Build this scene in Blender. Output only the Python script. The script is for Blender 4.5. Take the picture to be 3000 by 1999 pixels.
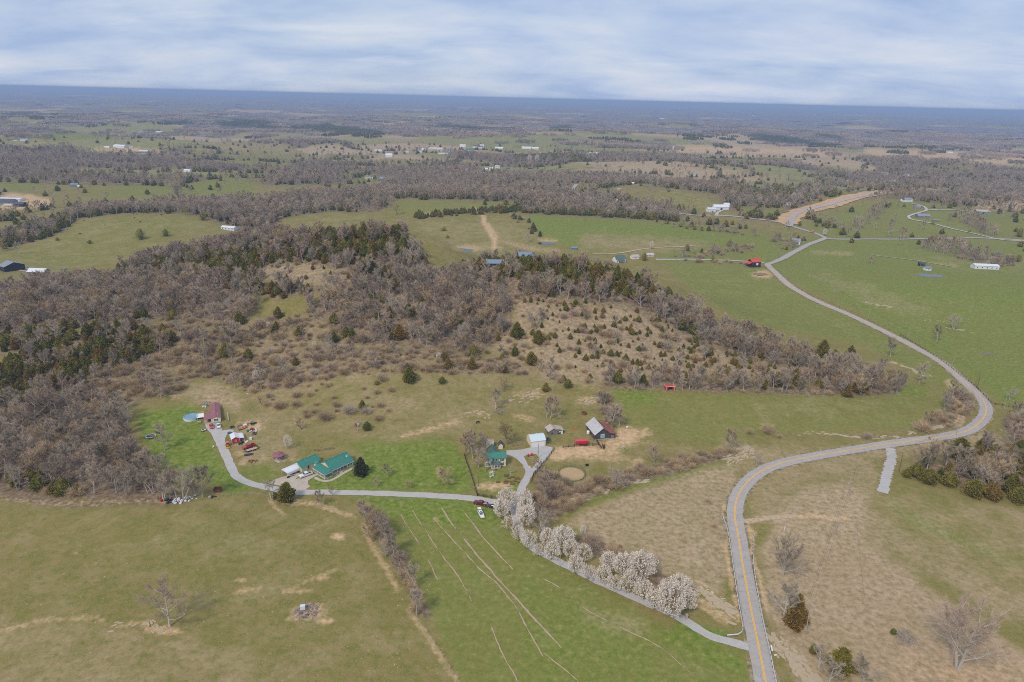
import bpy, math, random
import numpy as np
from mathutils import Vector, Matrix
random.seed(7)
scene = bpy.context.scene
for _o in list(bpy.data.objects):
    bpy.data.objects.remove(_o)
# ------------------------------------------------------------------ camera numbers (photo 3000 x 1999)
CAM_H, PITCH, ROLL, FPX = 155.0, math.radians(19.58), math.radians(1.42), 2000.0
PW, PH = 3000.0, 1999.0
_F = np.array([0.0, math.cos(PITCH), -math.sin(PITCH)])
_R0 = np.array([1.0, 0.0, 0.0]); _U0 = np.array([0.0, math.sin(PITCH), math.cos(PITCH)])
_X = math.cos(ROLL) * _R0 + math.sin(ROLL) * _U0
_Y = -math.sin(ROLL) * _R0 + math.cos(ROLL) * _U0
CAM = np.array([0.0, 0.0, CAM_H])
# ------------------------------------------------------------------ camera
cam_data = bpy.data.cameras.new('camera')
cam_data.sensor_width = 36.0; cam_data.lens = 24.0
cam_data.clip_start = 1.0; cam_data.clip_end = 150000.0
cam = bpy.data.objects.new('camera', cam_data)
scene.collection.objects.link(cam)
cam.matrix_world = Matrix(((_X[0], _Y[0], -_F[0], 0), (_X[1], _Y[1], -_F[1], 0), (_X[2], _Y[2], -_F[2], CAM_H), (0, 0, 0, 1)))
scene.camera = cam
# ------------------------------------------------------------------ overcast sky
SUN_EL, SUN_AZ = math.radians(46), math.radians(212)
world = bpy.data.worlds.new('World'); scene.world = world; world.use_nodes = True
wt = world.node_tree; wn = wt.nodes; wn.clear()
def WN(t, **k):
    n = wn.new(t)
    for a, b in k.items(): setattr(n, a, b)
    return n
wl = wt.links.new
w_out = WN('ShaderNodeOutputWorld'); w_bg = WN('ShaderNodeBackground')
w_sky = WN('ShaderNodeTexSky', sky_type='NISHITA', sun_disc=False, sun_elevation=SUN_EL, sun_rotation=SUN_AZ, altitude=300)
w_tc = WN('ShaderNodeTexCoord')
w_sep = WN('ShaderNodeSeparateXYZ'); wl(w_tc.outputs['Generated'], w_sep.inputs[0])
w_abs = WN('ShaderNodeMath', operation='MAXIMUM'); wl(w_sep.outputs['Z'], w_abs.inputs[0]); w_abs.inputs[1].default_value = 0.0
w_add = WN('ShaderNodeMath', operation='ADD'); wl(w_abs.outputs[0], w_add.inputs[0]); w_add.inputs[1].default_value = 0.20
w_dx = WN('ShaderNodeMath', operation='DIVIDE'); wl(w_sep.outputs['X'], w_dx.inputs[0]); wl(w_add.outputs[0], w_dx.inputs[1])
w_dy = WN('ShaderNodeMath', operation='DIVIDE'); wl(w_sep.outputs['Y'], w_dy.inputs[0]); wl(w_add.outputs[0], w_dy.inputs[1])
w_cmb = WN('ShaderNodeCombineXYZ'); wl(w_dx.outputs[0], w_cmb.inputs[0]); wl(w_dy.outputs[0], w_cmb.inputs[1])
def wnoise(scale, sx, sy, off, detail, rough, dist=0.0):
    mp = WN('ShaderNodeMapping'); wl(w_cmb.outputs[0], mp.inputs[0])
    mp.inputs['Location'].default_value = off; mp.inputs['Scale'].default_value = (sx, sy, 1)
    mp.inputs['Rotation'].default_value = (0, 0, math.radians(-12))
    n = WN('ShaderNodeTexNoise'); wl(mp.outputs[0], n.inputs['Vector'])
    n.inputs['Scale'].default_value = scale; n.inputs['Detail'].default_value = detail
    n.inputs['Roughness'].default_value = rough; n.inputs['Distortion'].default_value = dist
    return n
def wramp(src, stops):
    r = WN('ShaderNodeValToRGB'); wl(src, r.inputs[0]); e = r.color_ramp.elements
    while len(e) > len(stops): e.remove(e[-1])
    while len(e) < len(stops): e.new(0.5)
    for i, (p, c) in enumerate(stops): e[i].position = p; e[i].color = c
    return r
def wmix(f, a, b, mode='MIX'):
    m = WN('ShaderNodeMix', data_type='RGBA', blend_type=mode)
    for s, i in ((f, 0), (a, 6), (b, 7)):
        if hasattr(s, 'links'): wl(s, m.inputs[i])
        else: m.inputs[i].default_value = s
    return m.outputs[2]
w_mul = wmix(1.0, w_sky.outputs[0], (0.075, 0.075, 0.075, 1), 'MULTIPLY')
n_big = wnoise(0.62, 0.9, 1.0, (2.3, 7.1, 0), 4, 0.5)          # broad thick and thin parts of the cloud sheet
n_mid = wnoise(1.6, 0.75, 1.0, (0.4, 3.7, 0), 7, 0.55, 0.2)   # streaks
n_thin = wnoise(1.7, 0.5, 1.3, (8.4, 1.2, 0), 6, 0.6, 0.3)    # bright wisps
cloudcol = wramp(n_mid.outputs['Fac'], [(0.34, (0.235, 0.312, 0.475, 1)), (0.50, (0.325, 0.388, 0.510, 1)), (0.68, (0.425, 0.455, 0.525, 1))])
veil = wramp(n_big.outputs['Fac'], [(0.36, (0.82, 0.82, 0.82, 1)), (0.60, (0.99, 0.99, 0.99, 1))])
sky1 = wmix(veil.outputs[0], w_mul, cloudcol.outputs[0])
wisp = wramp(n_thin.outputs['Fac'], [(0.55, (0, 0, 0, 1)), (0.78, (0.5, 0.5, 0.5, 1))])
sky2 = wmix(wisp.outputs[0], sky1, (0.53, 0.54, 0.575, 1))
wl(sky2, w_bg.inputs[0]); w_bg.inputs[1].default_value = 1.0
wl(w_bg.outputs[0], w_out.inputs[0])
# ------------------------------------------------------------------ sun behind thin cloud
sun_d = bpy.data.lights.new('sun', 'SUN'); sun_d.energy = 1.5; sun_d.angle = math.radians(10); sun_d.color = (1.0, 0.91, 0.78)
sun = bpy.data.objects.new('sun', sun_d); scene.collection.objects.link(sun)
_sd = Vector((math.sin(SUN_AZ) * math.cos(SUN_EL), math.cos(SUN_AZ) * math.cos(SUN_EL), math.sin(SUN_EL)))
sun.rotation_euler = _sd.to_track_quat('Z', 'Y').to_euler(); sun.location = (0, 0, 400)
# ------------------------------------------------------------------ view
scene.view_settings.view_transform = 'Standard'; scene.view_settings.look = 'None'
scene.view_settings.exposure = 0.64; scene.view_settings.gamma = 1.0; scene.view_settings.use_curve_mapping = False
scene.render.engine = 'CYCLES'
scene.cycles.max_bounces = 5; scene.cycles.diffuse_bounces = 4; scene.cycles.glossy_bounces = 2
scene.cycles.transmission_bounces = 2; scene.cycles.transparent_max_bounces = 6; scene.cycles.volume_bounces = 0
scene.cycles.use_denoising = False; scene.cycles.filter_width = 1.0
# ------------------------------------------------------------------ picture <-> place
CROP = {'V': (0, 0, 1.27497), 'F': (0, 0, 1.0),
        '1': (400, 1100, .25510), '2': (740, 1280, .16150), '3': (1300, 1180, .25510), '4': (1400, 1400, .34), '5': (2000, 1100, .42535),
        '6': (2000, 1450, .42499), '7': (0, 1350, .59498), '8': (500, 1150, .11479), '9': (1380, 1200, .14031), '10': (1640, 1200, .11479),
        '11': (1350, 1440, .085), '12': (0, 560, .29749), '13': (1050, 380, .36124), '14': (2100, 560, .38249),
        'A': (0, 600, .42535), 'B': (1000, 600, .42535), 'C': (2000, 600, .42535), 'D': (0, 0, .63748), 'E': (1500, 200, .63748)}
def to_photo(k, x, y):
    a, b, s = CROP[k]
    return a + x * s, b + y * s
def ray(px, py):
    d = _F + (px - PW / 2) / FPX * _X - (py - PH / 2) / FPX * _Y
    return d / np.linalg.norm(d)
def plane_hit(px, py, z):
    d = ray(px, py); t = (z - CAM_H) / d[2]
    return CAM + d * t
def project(P):
    d = np.asarray(P, float) - CAM
    w = d @ _F
    w = np.where(w < 1.0, 1.0, w)
    return PW / 2 + FPX * (d @ _X) / w, PH / 2 - FPX * (d @ _Y) / w
# ------------------------------------------------------------------ noise
def _hash(ix, iy, seed):
    n = (ix.astype(np.int64) * 374761393 + iy.astype(np.int64) * 668265263 + seed * 982451653) & 0x7fffffff
    n = ((n ^ (n >> 13)) * 1274126177) & 0x7fffffff
    n = (n ^ (n >> 16)) & 0xffff
    return n / 65535.0
def vnoise(x, y, seed=0):
    ix = np.floor(x); iy = np.floor(y); fx = x - ix; fy = y - iy
    fx = fx * fx * (3 - 2 * fx); fy = fy * fy * (3 - 2 * fy)
    a = _hash(ix, iy, seed); b = _hash(ix + 1, iy, seed); c = _hash(ix, iy + 1, seed); d = _hash(ix + 1, iy + 1, seed)
    return (a * (1 - fx) + b * fx) * (1 - fy) + (c * (1 - fx) + d * fx) * fy
def fbm(x, y, seed=0, octv=4):
    s = 0.0; a = 0.5; t = 0.0
    for i in range(octv):
        s = s + a * vnoise(x * 2 ** i + 17.3 * i, y * 2 ** i + 9.1 * i, seed + i); t += a; a *= 0.5
    return s / t
def smooth(a, b, v):
    t = np.clip((v - a) / (b - a), 0, 1)
    return t * t * (3 - 2 * t)
# ------------------------------------------------------------------ relief: ridges are lines of (view x, view y, height, spread)
RIDGES = [
    [(470, 610, 20, 60), (560, 575, 34, 75), (700, 545, 50, 80), (830, 528, 58, 85), (930, 532, 56, 55), (975, 580, 40, 45)],
    [(1010, 632, 24, 45), (1090, 612, 34, 46), (1230, 598, 50, 56), (1340, 604, 48, 56), (1450, 632, 38, 50), (1540, 672, 26, 44), (1640, 738, 12, 40)],
    [(640, 720, 16, 60), (760, 680, 26, 65), (900, 655, 34, 70), (1010, 640, 36, 70)],
    [(-200, 720, 12, 80), (0, 700, 16, 80), (200, 685, 20, 75), (400, 665, 26, 75), (560, 630, 34, 75)],
    [(-100, 860, 8, 50), (150, 800, 10, 45), (330, 745, 12, 45), (480, 730, 14, 50)],
    [(1260, 720, 24, 45), (1420, 735, 20, 45), (1560, 775, 14, 40)],
    [(150, 515, 8, 80), (300, 497, 15, 80), (430, 495, 17, 90), (500, 510, 14, 70)],
    [(640, 500, 10, 70), (760, 490, 13, 80), (860, 492, 12, 60)],
    [(900, 462, 16, 110), (1050, 462, 18, 120), (1180, 466, 16, 90)],
    [(1190, 494, 14, 70), (1300, 496, 15, 80), (1450, 505, 12, 80), (1620, 524, 7, 60)],
    [(1480, 445, 12, 120), (1560, 436, 18, 130), (1640, 446, 14, 100)],
    [(1900, 640, 4, 50), (2050, 648, 7, 55), (2200, 655, 8, 60), (2400, 668, 8, 70)],
    [(1880, 470, 10, 120), (2000, 445, 20, 130), (2120, 470, 14, 110)],
    [(0, 1190, 1.5, 25), (200, 1150, 2, 25), (450, 1145, 2, 20)],
    [(1500, 760, 5, 60), (1650, 810, 5, 50), (1800, 850, 3, 40)],
    [(560, 880, 4, 50), (760, 860, 6, 50), (950, 870, 5, 50)],
]
_RP = []
for line in RIDGES:
    pts = [plane_hit(*to_photo('V', a, b), h)[:2].tolist() + [h, s] for a, b, h, s in line]
    for (x0, y0, h0, s0), (x1, y1, h1, s1) in zip(pts[:-1], pts[1:]):
        _RP.append((x0, y0, h0, s0, x1, y1, h1, s1))
def height(x, y):
    x = np.asarray(x, float); y = np.asarray(y, float)
    r = np.hypot(x, y)
    z = 2.4 * (fbm(x / 90, y / 90, 3, 3) - 0.5) + 7.0 * (fbm(x / 260, y / 260, 11, 2) - 0.5) * smooth(250, 600, r)
    far = smooth(900, 2200, r)
    z = z + far * (74.0 * (fbm(x / 700 + 3.1, y / 520, 21, 4) - 0.47)) * (1 - 0.45 * smooth(6000, 20000, r))
    z = z + 22.0 * smooth(5000, 22000, r) * (0.5 + fbm(x / 5200, y / 2600, 31, 3))
    acc = np.zeros_like(z)
    last = None
    for i, (x0, y0, h0, s0, x1, y1, h1, s1) in enumerate(_RP):
        dx, dy = x1 - x0, y1 - y0
        t = np.clip(((x - x0) * dx + (y - y0) * dy) / (dx * dx + dy * dy), 0, 1)
        d2 = (x - x0 - t * dx) ** 2 + (y - y0 - t * dy) ** 2
        h = h0 + (h1 - h0) * t; s = s0 + (s1 - s0) * t
        acc = np.maximum(acc, h * np.exp(-d2 / (2 * s * s)))
    # soft shoulder so that ridges blend
    return z + acc
def far_open(x, y):
    """clearings in the far woods: 0 = wooded, 1 = field"""
    r = np.hypot(x, y)
    f = fbm(x / 420 + 5.7, y / 300 + 1.3, 91, 3) + .10 * smooth(.5, .62, fbm(x / 1900, y / 1500, 93, 2))
    return smooth(.588, .612, f - .05 * smooth(3500, 9000, r)) * smooth(1150, 1400, r)
def hedges(x, y):
    """tree lines and stray trees that divide the far fields"""
    r = np.hypot(x, y); a = np.abs(fbm(x / 330 + 2.2, y / 330, 101, 2) - .5); b = np.abs(fbm(x / 240 + 7.7, y / 300 + 3.0, 103, 2) - .5)
    return ((a < .011) | (b < .008)) * smooth(900, 1000, r) * .9 + .028 * smooth(850, 1000, r)
# ------------------------------------------------------------------ the ground sheet: rings that widen with distance
_az_in = np.radians(np.linspace(-47, 47, 640))
_az_out = np.radians(np.linspace(47, 313, 76)[1:-1])
AZ = np.concatenate([_az_in, _az_out]); NA = len(AZ)
_rr = [0.0, 20.0, 45.0, 62.0]
while _rr[-1] < 62000:
    D = _rr[-1]
    _rr.append(D + max(0.35, min(2.3e-5 * D * D, 0.0135 * D)))
RR = np.array(_rr); NR = len(RR)
_gx = RR[:, None] * np.sin(AZ)[None, :]; _gy = RR[:, None] * np.cos(AZ)[None, :]
GZ = height(_gx, _gy)
PONDC = []; PONDS = [('B', 826, 315, 11.0), ('B', 1410, 268, 9.0), ('14', 1632, 647, 11.0)]
for _k, _a, _b, _r in PONDS:                       # level places for the ponds
    _z = 0.0
    for _ in range(6):
        _c = plane_hit(*to_photo(_k, _a, _b), _z); _z = float(height(_c[0], _c[1]))
    PONDC.append(np.array([_c[0], _c[1], _z])); _w = smooth(2.6 * _r, 1.2 * _r, np.hypot(_gx - _c[0], _gy - _c[1])); GZ = GZ * (1 - _w) + _z * _w
def ground(x, y):
    """height of the ground mesh (not of the formula) at x, y"""
    x = np.asarray(x, float); y = np.asarray(y, float)
    r = np.hypot(x, y); a = np.arctan2(x, y)
    a = np.where(a < AZ[0], a + 2 * np.pi, a)
    i = np.clip(np.searchsorted(RR, r) - 1, 0, NR - 2)
    azx = np.append(AZ, AZ[0] + 2 * np.pi)
    j = np.clip(np.searchsorted(azx, a) - 1, 0, NA - 1)
    fr = (r - RR[i]) / (RR[i + 1] - RR[i]); fa = (a - azx[j]) / (azx[j + 1] - azx[j]); j2 = (j + 1) % NA
    return (GZ[i, j] * (1 - fa) + GZ[i, j2] * fa) * (1 - fr) + (GZ[i + 1, j] * (1 - fa) + GZ[i + 1, j2] * fa) * fr
_steps = np.concatenate([np.arange(80, 500, 4.0), 500 * 1.006 ** np.arange(0, 800)])
_steps = _steps[_steps < 60000]
def hit(px, py):
    """first point of the ground seen at a photo pixel"""
    d = ray(px, py)
    t = _steps
    P = CAM[None, :] + d[None, :] * t[:, None]
    g = ground(P[:, 0], P[:, 1])
    below = np.nonzero(P[:, 2] < g)[0]
    if len(below) == 0:
        return CAM + d * t[-1]
    k = max(1, below[0]); a, b = t[k - 1], t[k]
    for _ in range(24):
        m = (a + b) / 2; q = CAM + d * m
        if q[2] < float(ground(q[0], q[1])): b = m
        else: a = m
    q = CAM + d * b
    q[2] = float(ground(q[0], q[1]))
    return q
def G(k, x, y):
    return hit(*to_photo(k, x, y))
# ------------------------------------------------------------------ what grows or lies where: painted per kind of ground, in a map of the land
MS = 4.0; MX0, MY0 = -600.0, 150.0
MWI, MHI = int(4200 / MS), int(2100 / MS)
_mx = MX0 + (np.arange(MWI) + 0.5) * MS; _my = MY0 + (np.arange(MHI) + 0.5) * MS
def new_mask(v=0.0): return np.full((MHI, MWI), v, np.float32)
def poly_px(k, pts):
    return [to_photo(k, a, b) for a, b in pts]
def fill(mask, pts, val, k='V', mode='set'):
    P = poly_px(k, pts); xs = [p[0] for p in P]; ys = [p[1] for p in P]
    i0 = max(0, int((min(xs) - MX0) / MS) - 1); i1 = min(MWI, int((max(xs) - MX0) / MS) + 2)
    j0 = max(0, int((min(ys) - MY0) / MS) - 1); j1 = min(MHI, int((max(ys) - MY0) / MS) + 2)
    if i1 <= i0 or j1 <= j0: return
    X, Y = np.meshgrid(_mx[i0:i1], _my[j0:j1]); ins = np.zeros(X.shape, bool)
    n = len(P)
    for q in range(n):
        (xa, ya), (xb, yb) = P[q], P[(q + 1) % n]
        if ya == yb: continue
        c = ((ya > Y) != (yb > Y)) & (X < (xb - xa) * (Y - ya) / (yb - ya) + xa)
        ins ^= c
    s = mask[j0:j1, i0:i1]
    if mode == 'set': s[ins] = val
    elif mode == 'max': s[ins] = np.maximum(s[ins], val)
    elif mode == 'mul': s[ins] *= val
def stroke(mask, pts, w, val, k='V', mode='max'):
    P = poly_px(k, pts); w = w * CROP[k][2] / 2
    for (xa, ya), (xb, yb) in zip(P[:-1], P[1:]):
        i0 = max(0, int((min(xa, xb) - w * 2 - MX0) / MS) - 1); i1 = min(MWI, int((max(xa, xb) + w * 2 - MX0) / MS) + 2)
        j0 = max(0, int((min(ya, yb) - w * 2 - MY0) / MS) - 1); j1 = min(MHI, int((max(ya, yb) + w * 2 - MY0) / MS) + 2)
        if i1 <= i0 or j1 <= j0: continue
        X, Y = np.meshgrid(_mx[i0:i1], _my[j0:j1])
        dx, dy = xb - xa, yb - ya; t = np.clip(((X - xa) * dx + (Y - ya) * dy) / (dx * dx + dy * dy + 1e-9), 0, 1)
        d = np.hypot(X - xa - t * dx, Y - ya - t * dy)
        v = val * np.clip((w + MS - d) / MS, 0, 1) if mode == 'max' else None
        s = mask[j0:j1, i0:i1]
        if mode == 'max': np.maximum(s, v, out=s)
        else: s[d < w] = val
def blob(mask, k, x, y, rx, ry, val):
    px, py = to_photo(k, x, y); rx *= CROP[k][2]; ry *= CROP[k][2]
    i0 = max(0, int((px - 2 * rx - MX0) / MS)); i1 = min(MWI, int((px + 2 * rx - MX0) / MS) + 2)
    j0 = max(0, int((py - 2 * ry - MY0) / MS)); j1 = min(MHI, int((py + 2 * ry - MY0) / MS) + 2)
    if i1 <= i0 or j1 <= j0: return
    X, Y = np.meshgrid(_mx[i0:i1], _my[j0:j1])
    v = val * np.clip(1.6 - 1.2 * np.hypot((X - px) / rx, (Y - py) / ry), 0, 1)
    s = mask[j0:j1, i0:i1]; np.maximum(s, v, out=s)
def blur(m, r):
    for ax in (0, 1):
        k = 2 * r + 1
        p = np.pad(m, [(r + 1, r) if a == ax else (0, 0) for a in (0, 1)], mode='edge')
        c = np.cumsum(p, axis=ax, dtype=np.float64)
        m = ((c[k:] - c[:-k]) if ax == 0 else (c[:, k:] - c[:, :-k])) / k
    return m.astype(np.float32)
lush, dry, dirt, litter = new_mask(), new_mask(), new_mask(), new_mask()
crop, rock, rust = new_mask(), new_mask(), new_mask()
# far country is wooded; nearer country is pasture
FARW = new_mask(); jb = int((430 * 1.275 - MY0) / MS)
fill(FARW, [(-500, 100), (2900, 100), (2900, 425), (2353, 425), (2000, 440), (1700, 430), (1450, 425), (1200, 430), (900, 425), (700, 425), (400, 425), (0, 415), (-500, 415)], 1.0)
bare, cedar, shrub = new_mask(), new_mask(), new_mask()      # trees per 100 square metres
bare[:] = FARW * 0.9
cedar[:] = FARW * 0.12
EVG = new_mask()
def wood(k, pts, b=None, c=None, s=None, l=0.9):
    for m, v in ((bare, b), (cedar, c), (shrub, s), (litter, l)):
        if v is not None: fill(m, pts, v, k)
def field(k, pts, lu=0.0, dr=0.0, cr=0.0, di=0.0, ru=0.0):
    for m in (bare, cedar, shrub, litter): fill(m, pts, 0.0, k)
    fill(FARW, pts, 0.0, k); fill(EVG, pts, 0.0, k)
    for m, v in ((lush, lu), (dry, dr), (crop, cr), (dirt, di), (rust, ru)): fill(m, pts, v, k)
litter[:] = FARW
# evergreen stands far off
for k, pts in (('D', [(990, 560), (1300, 590), (1500, 575), (1700, 600), (1820, 630), (1700, 645), (1450, 610), (1300, 600), (1000, 590)]),
               ('D', [(1050, 545), (1250, 560), (1260, 580), (1060, 570)]), ('D', [(740, 565), (900, 560), (900, 580), (760, 585)]),
               ('D', [(950, 660), (1150, 640), (1200, 680), (1000, 690)]), ('D', [(2000, 570), (2200, 590), (2340, 600), (2200, 610), (1990, 590)]),
               ('E', [(170, 315), (400, 310), (600, 325), (600, 345), (300, 345), (180, 335)]), ('E', [(700, 310), (1170, 310), (1400, 345), (1540, 370), (1300, 360), (900, 335), (700, 325)]),
               ('E', [(0, 400), (150, 390), (280, 400), (380, 430), (200, 430), (0, 420)]), ('E', [(190, 475), (400, 460), (600, 460), (560, 490), (300, 495)]),
               ('E', [(900, 420), (1020, 425), (1000, 440), (900, 440)]), ('E', [(970, 500), (1100, 480), (1250, 520), (1260, 560), (1000, 545)]),
               ('E', [(1380, 300), (1560, 330), (1500, 335), (1380, 320)]), ('E', [(160, 270), (260, 270), (300, 285), (180, 290)]),
               ('D', [(0, 530), (250, 510), (300, 525), (60, 545)]), ('D', [(870, 730), (1050, 735), (1050, 755), (880, 750)])):
    fill(EVG, pts, 1.0, k)
# fields far off
for k, pts, kw in (
        ('D', [(90, 612), (250, 602), (600, 615), (560, 635), (250, 648), (100, 642)], dict(lu=.75)), ('D', [(0, 572), (200, 565), (240, 590), (0, 600)], dict(lu=.6)),
        ('D', [(60, 535), (300, 530), (460, 538), (300, 546)], dict(lu=.35)), ('D', [(720, 495), (950, 490), (940, 502), (740, 505)], dict(lu=.6)),
        ('D', [(410, 450), (600, 452), (1070, 464), (1060, 470), (700, 468), (420, 456)], dict(dr=.9)), ('D', [(750, 520), (900, 515), (950, 525), (800, 533)], dict(dr=.9)),
        ('D', [(1700, 515), (1950, 535), (2240, 545), (2240, 553), (1950, 545), (1680, 525)], dict(dr=1)),
        ('D', [(830, 695), (1050, 640), (1280, 645), (1450, 722), (1200, 712), (900, 706)], dict(dr=.45, lu=.15)),
        ('D', [(420, 690), (430, 680), (600, 680), (720, 690), (800, 705), (700, 708)], dict(di=.9)), ('D', [(300, 640), (380, 632), (360, 652), (240, 655)], dict(dr=.6, lu=.2)),
        ('D', [(700, 720), (1230, 706), (1500, 740), (1300, 780), (1100, 772), (860, 742)], dict(lu=.35)),
        ('D', [(1500, 742), (1800, 725), (2170, 745), (2100, 772), (1700, 778), (1520, 765)], dict(dr=.4, lu=.2)),
        ('D', [(500, 745), (800, 765), (820, 780), (520, 760)], dict(dr=.5)), ('D', [(960, 800), (1200, 785), (1330, 800), (1200, 832), (900, 842)], dict(lu=.3)),
        ('D', [(320, 880), (560, 857), (1000, 835), (1220, 842), (1150, 870), (900, 892), (600, 910), (400, 890)], dict(lu=.55)),
        ('D', [(880, 905), (1080, 880), (1200, 870), (1080, 910), (900, 922)], dict(lu=.5)),
        ('D', [(0, 822), (215, 842), (222, 862), (100, 882), (0, 872)], dict(lu=.5)), ('D', [(0, 885), (150, 895), (240, 915), (215, 958), (0, 962)], dict(di=.8)),
        ('D', [(1880, 622), (1960, 605), (2030, 630), (1950, 645)], dict(dr=.7)), ('D', [(1580, 800), (1650, 790), (1840, 830), (1700, 850), (1580, 835)], dict(lu=.7)),
        ('D', [(2100, 790), (2350, 800), (2350, 812), (2130, 803)], dict(lu=.35)), ('D', [(1500, 700), (1730, 712), (1690, 728), (1500, 735)], dict(lu=.4)),
        ('E', [(0, 345), (180, 365), (90, 378), (0, 370)], dict(lu=.75)), ('E', [(0, 468), (200, 458), (500, 445), (620, 458), (400, 462), (150, 482), (0, 482)], dict(lu=.6)),
        ('E', [(0, 520), (120, 522), (140, 545), (0, 545)], dict(lu=.55)), ('E', [(270, 565), (290, 528), (480, 540), (440, 570), (320, 590)], dict(lu=.65)),
        ('E', [(540, 560), (700, 505), (850, 490), (840, 510), (700, 525), (600, 555)], dict(lu=.5)), ('E', [(750, 352), (1070, 362), (1460, 376), (1520, 408), (1100, 396), (760, 392)], dict(cr=1)),
        ('E', [(560, 373), (740, 376), (735, 388), (580, 386)], dict(cr=.6)), ('E', [(1600, 368), (1900, 374), (2400, 400), (2400, 452), (1900, 420), (1640, 402)], dict(cr=1)),
        ('E', [(1580, 340), (1900, 355), (1900, 372), (1640, 368)], dict(lu=.25, dr=.3)), ('E', [(850, 418), (1100, 403), (1320, 410), (1370, 430), (1100, 442), (870, 434)], dict(lu=.4)),
        ('E', [(1950, 515), (2140, 530), (2120, 547), (1960, 542)], dict(cr=.9)), ('E', [(2130, 615), (2400, 606), (2400, 648), (2140, 655)], dict(cr=1)),
        ('E', [(1260, 503), (1400, 518), (1340, 534), (1255, 522)], dict(lu=.5)), ('E', [(1190, 468), (1300, 475), (1240, 485), (1190, 480)], dict(lu=.45)),
        ('E', [(1910, 450), (2050, 445), (2160, 460), (2050, 482), (1910, 470)], dict(lu=.4)), ('E', [(1640, 490), (1720, 490), (1700, 510), (1640, 508)], dict(lu=.6)),
        ('E', [(2120, 575), (2350, 570), (2350, 605), (2130, 600)], dict(lu=.4)), ('E', [(1700, 545), (1780, 555), (1760, 568), (1640, 570)], dict(lu=.5)),
        ('E', [(1650, 205), (1900, 215), (2100, 240), (1900, 232)], dict(lu=.3)), ('E', [(1000, 225), (1120, 220), (1110, 232)], dict(dr=.5)),
        ('E', [(660, 245), (800, 240), (840, 250), (700, 253)], dict(dr=.7)), ('E', [(0, 208), (150, 212), (240, 222), (100, 222)], dict(dr=.7)), ('E', [(380, 230), (420, 228), (410, 238)], dict(cr=.6))):
    field(k, pts, **kw)
EVG *= FARW
cedar[:] = np.maximum(cedar, EVG * 2.2); bare *= (1 - 0.75 * EVG)
# --- woods in the middle distance
wood('V', [(0, 545), (60, 522), (150, 505), (180, 500), (150, 532), (60, 560), (0, 575)], .5, 1.8, .4)
wood('V', [(150, 500), (190, 480), (350, 478), (480, 462), (600, 460), (720, 448), (900, 445), (915, 470), (860, 488), (760, 486), (650, 500), (620, 528), (560, 528), (490, 508), (430, 491), (300, 490), (200, 500)], 1.0, .45, .3)
wood('V', [(800, 448), (900, 425), (1050, 435), (1200, 432), (1350, 440), (1440, 455), (1480, 488), (1400, 494), (1200, 488), (1180, 462), (1000, 460), (910, 455), (870, 470), (800, 470)], .8, .7, .3)
wood('V', [(1190, 480), (1300, 478), (1400, 492), (1560, 502), (1560, 512), (1400, 500), (1200, 490)], .5, 1.4, .2)
wood('V', [(1330, 440), (1480, 470), (1580, 490), (1560, 500), (1420, 490)], .9, .2, .3)
wood('V', [(1480, 430), (1600, 415), (1800, 410), (1900, 440), (1860, 470), (1790, 500), (1710, 490), (1650, 478), (1655, 450), (1560, 435)], .8, .5, .2)
wood('V', [(1650, 440), (1780, 410), (1830, 440), (1820, 465), (1700, 455)], .3, 1.8, .2)
wood('V', [(1500, 455), (1600, 470), (1620, 488), (1560, 500), (1470, 485)], .6, .2, .3)
wood('V', [(1700, 495), (1820, 480), (1860, 490), (1790, 512), (1720, 505)], .3, 1.2, .2)
wood('V', [(1950, 445), (2150, 440), (2353, 455), (2500, 460), (2500, 500), (2353, 495), (2250, 480), (2200, 490), (2100, 462), (1990, 460)], .55, .15, .3, .6)
wood('V', [(1880, 400), (2353, 410), (2500, 410), (2500, 450), (2353, 450), (2150, 440), (1980, 440), (1880, 430)], .7, .2, .2, .8)
# fields of the middle distance
field('V', [(-300, 640), (0, 575), (60, 565), (200, 508), (280, 494), (430, 493), (485, 507), (480, 525), (400, 545), (345, 565), (300, 585), (260, 600), (190, 625), (100, 640), (0, 655), (-300, 690)], lu=.3, dr=.15)
field('V', [(650, 502), (780, 488), (860, 490), (850, 508), (750, 518), (680, 515)], lu=.25, dr=.25)
field('V', [(905, 460), (1000, 461), (1180, 463), (1190, 482), (1120, 492), (940, 498), (890, 484)], lu=.45)
field('V', [(945, 505), (1180, 502), (1235, 540), (1245, 575), (1180, 592), (1040, 592), (965, 565)], lu=.2, dr=.25)
field('V', [(1200, 493), (1390, 500), (1560, 512), (1650, 525), (1730, 548), (1640, 578), (1500, 590), (1330, 578), (1245, 545)], lu=.75)
fill(dry, [(1330, 530), (1500, 540), (1640, 555), (1600, 580), (1480, 588), (1330, 570)], .35); fill(lush, [(1330, 540), (1500, 548), (1640, 560), (1600, 580), (1480, 588), (1330, 570)], .25)
field('V', [(1455, 450), (1540, 432), (1640, 446), (1665, 470), (1600, 486), (1500, 470)], lu=.25, dr=.2)
field('V', [(1700, 475), (1800, 480), (1830, 485), (1760, 500), (1700, 490)], lu=.5)
field('V', [(1840, 520), (1900, 490), (2050, 455), (2110, 465), (2353, 490), (2500, 500), (2500, 560), (2353, 548), (1900, 545)], lu=.5)
field('V', [(1500, 505), (1700, 530), (1900, 545), (2500, 555), (2500, 1000), (2353, 960), (2270, 900), (2150, 820), (1950, 710), (1800, 640), (1740, 600), (1520, 600), (1520, 580), (1700, 560)], lu=.62)
field('V', [(1520, 603), (1740, 608), (1790, 650), (1950, 725), (2150, 830), (2230, 905), (2130, 880), (2000, 800), (1700, 740), (1620, 690), (1560, 640)], lu=.55, dr=.10)
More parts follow.
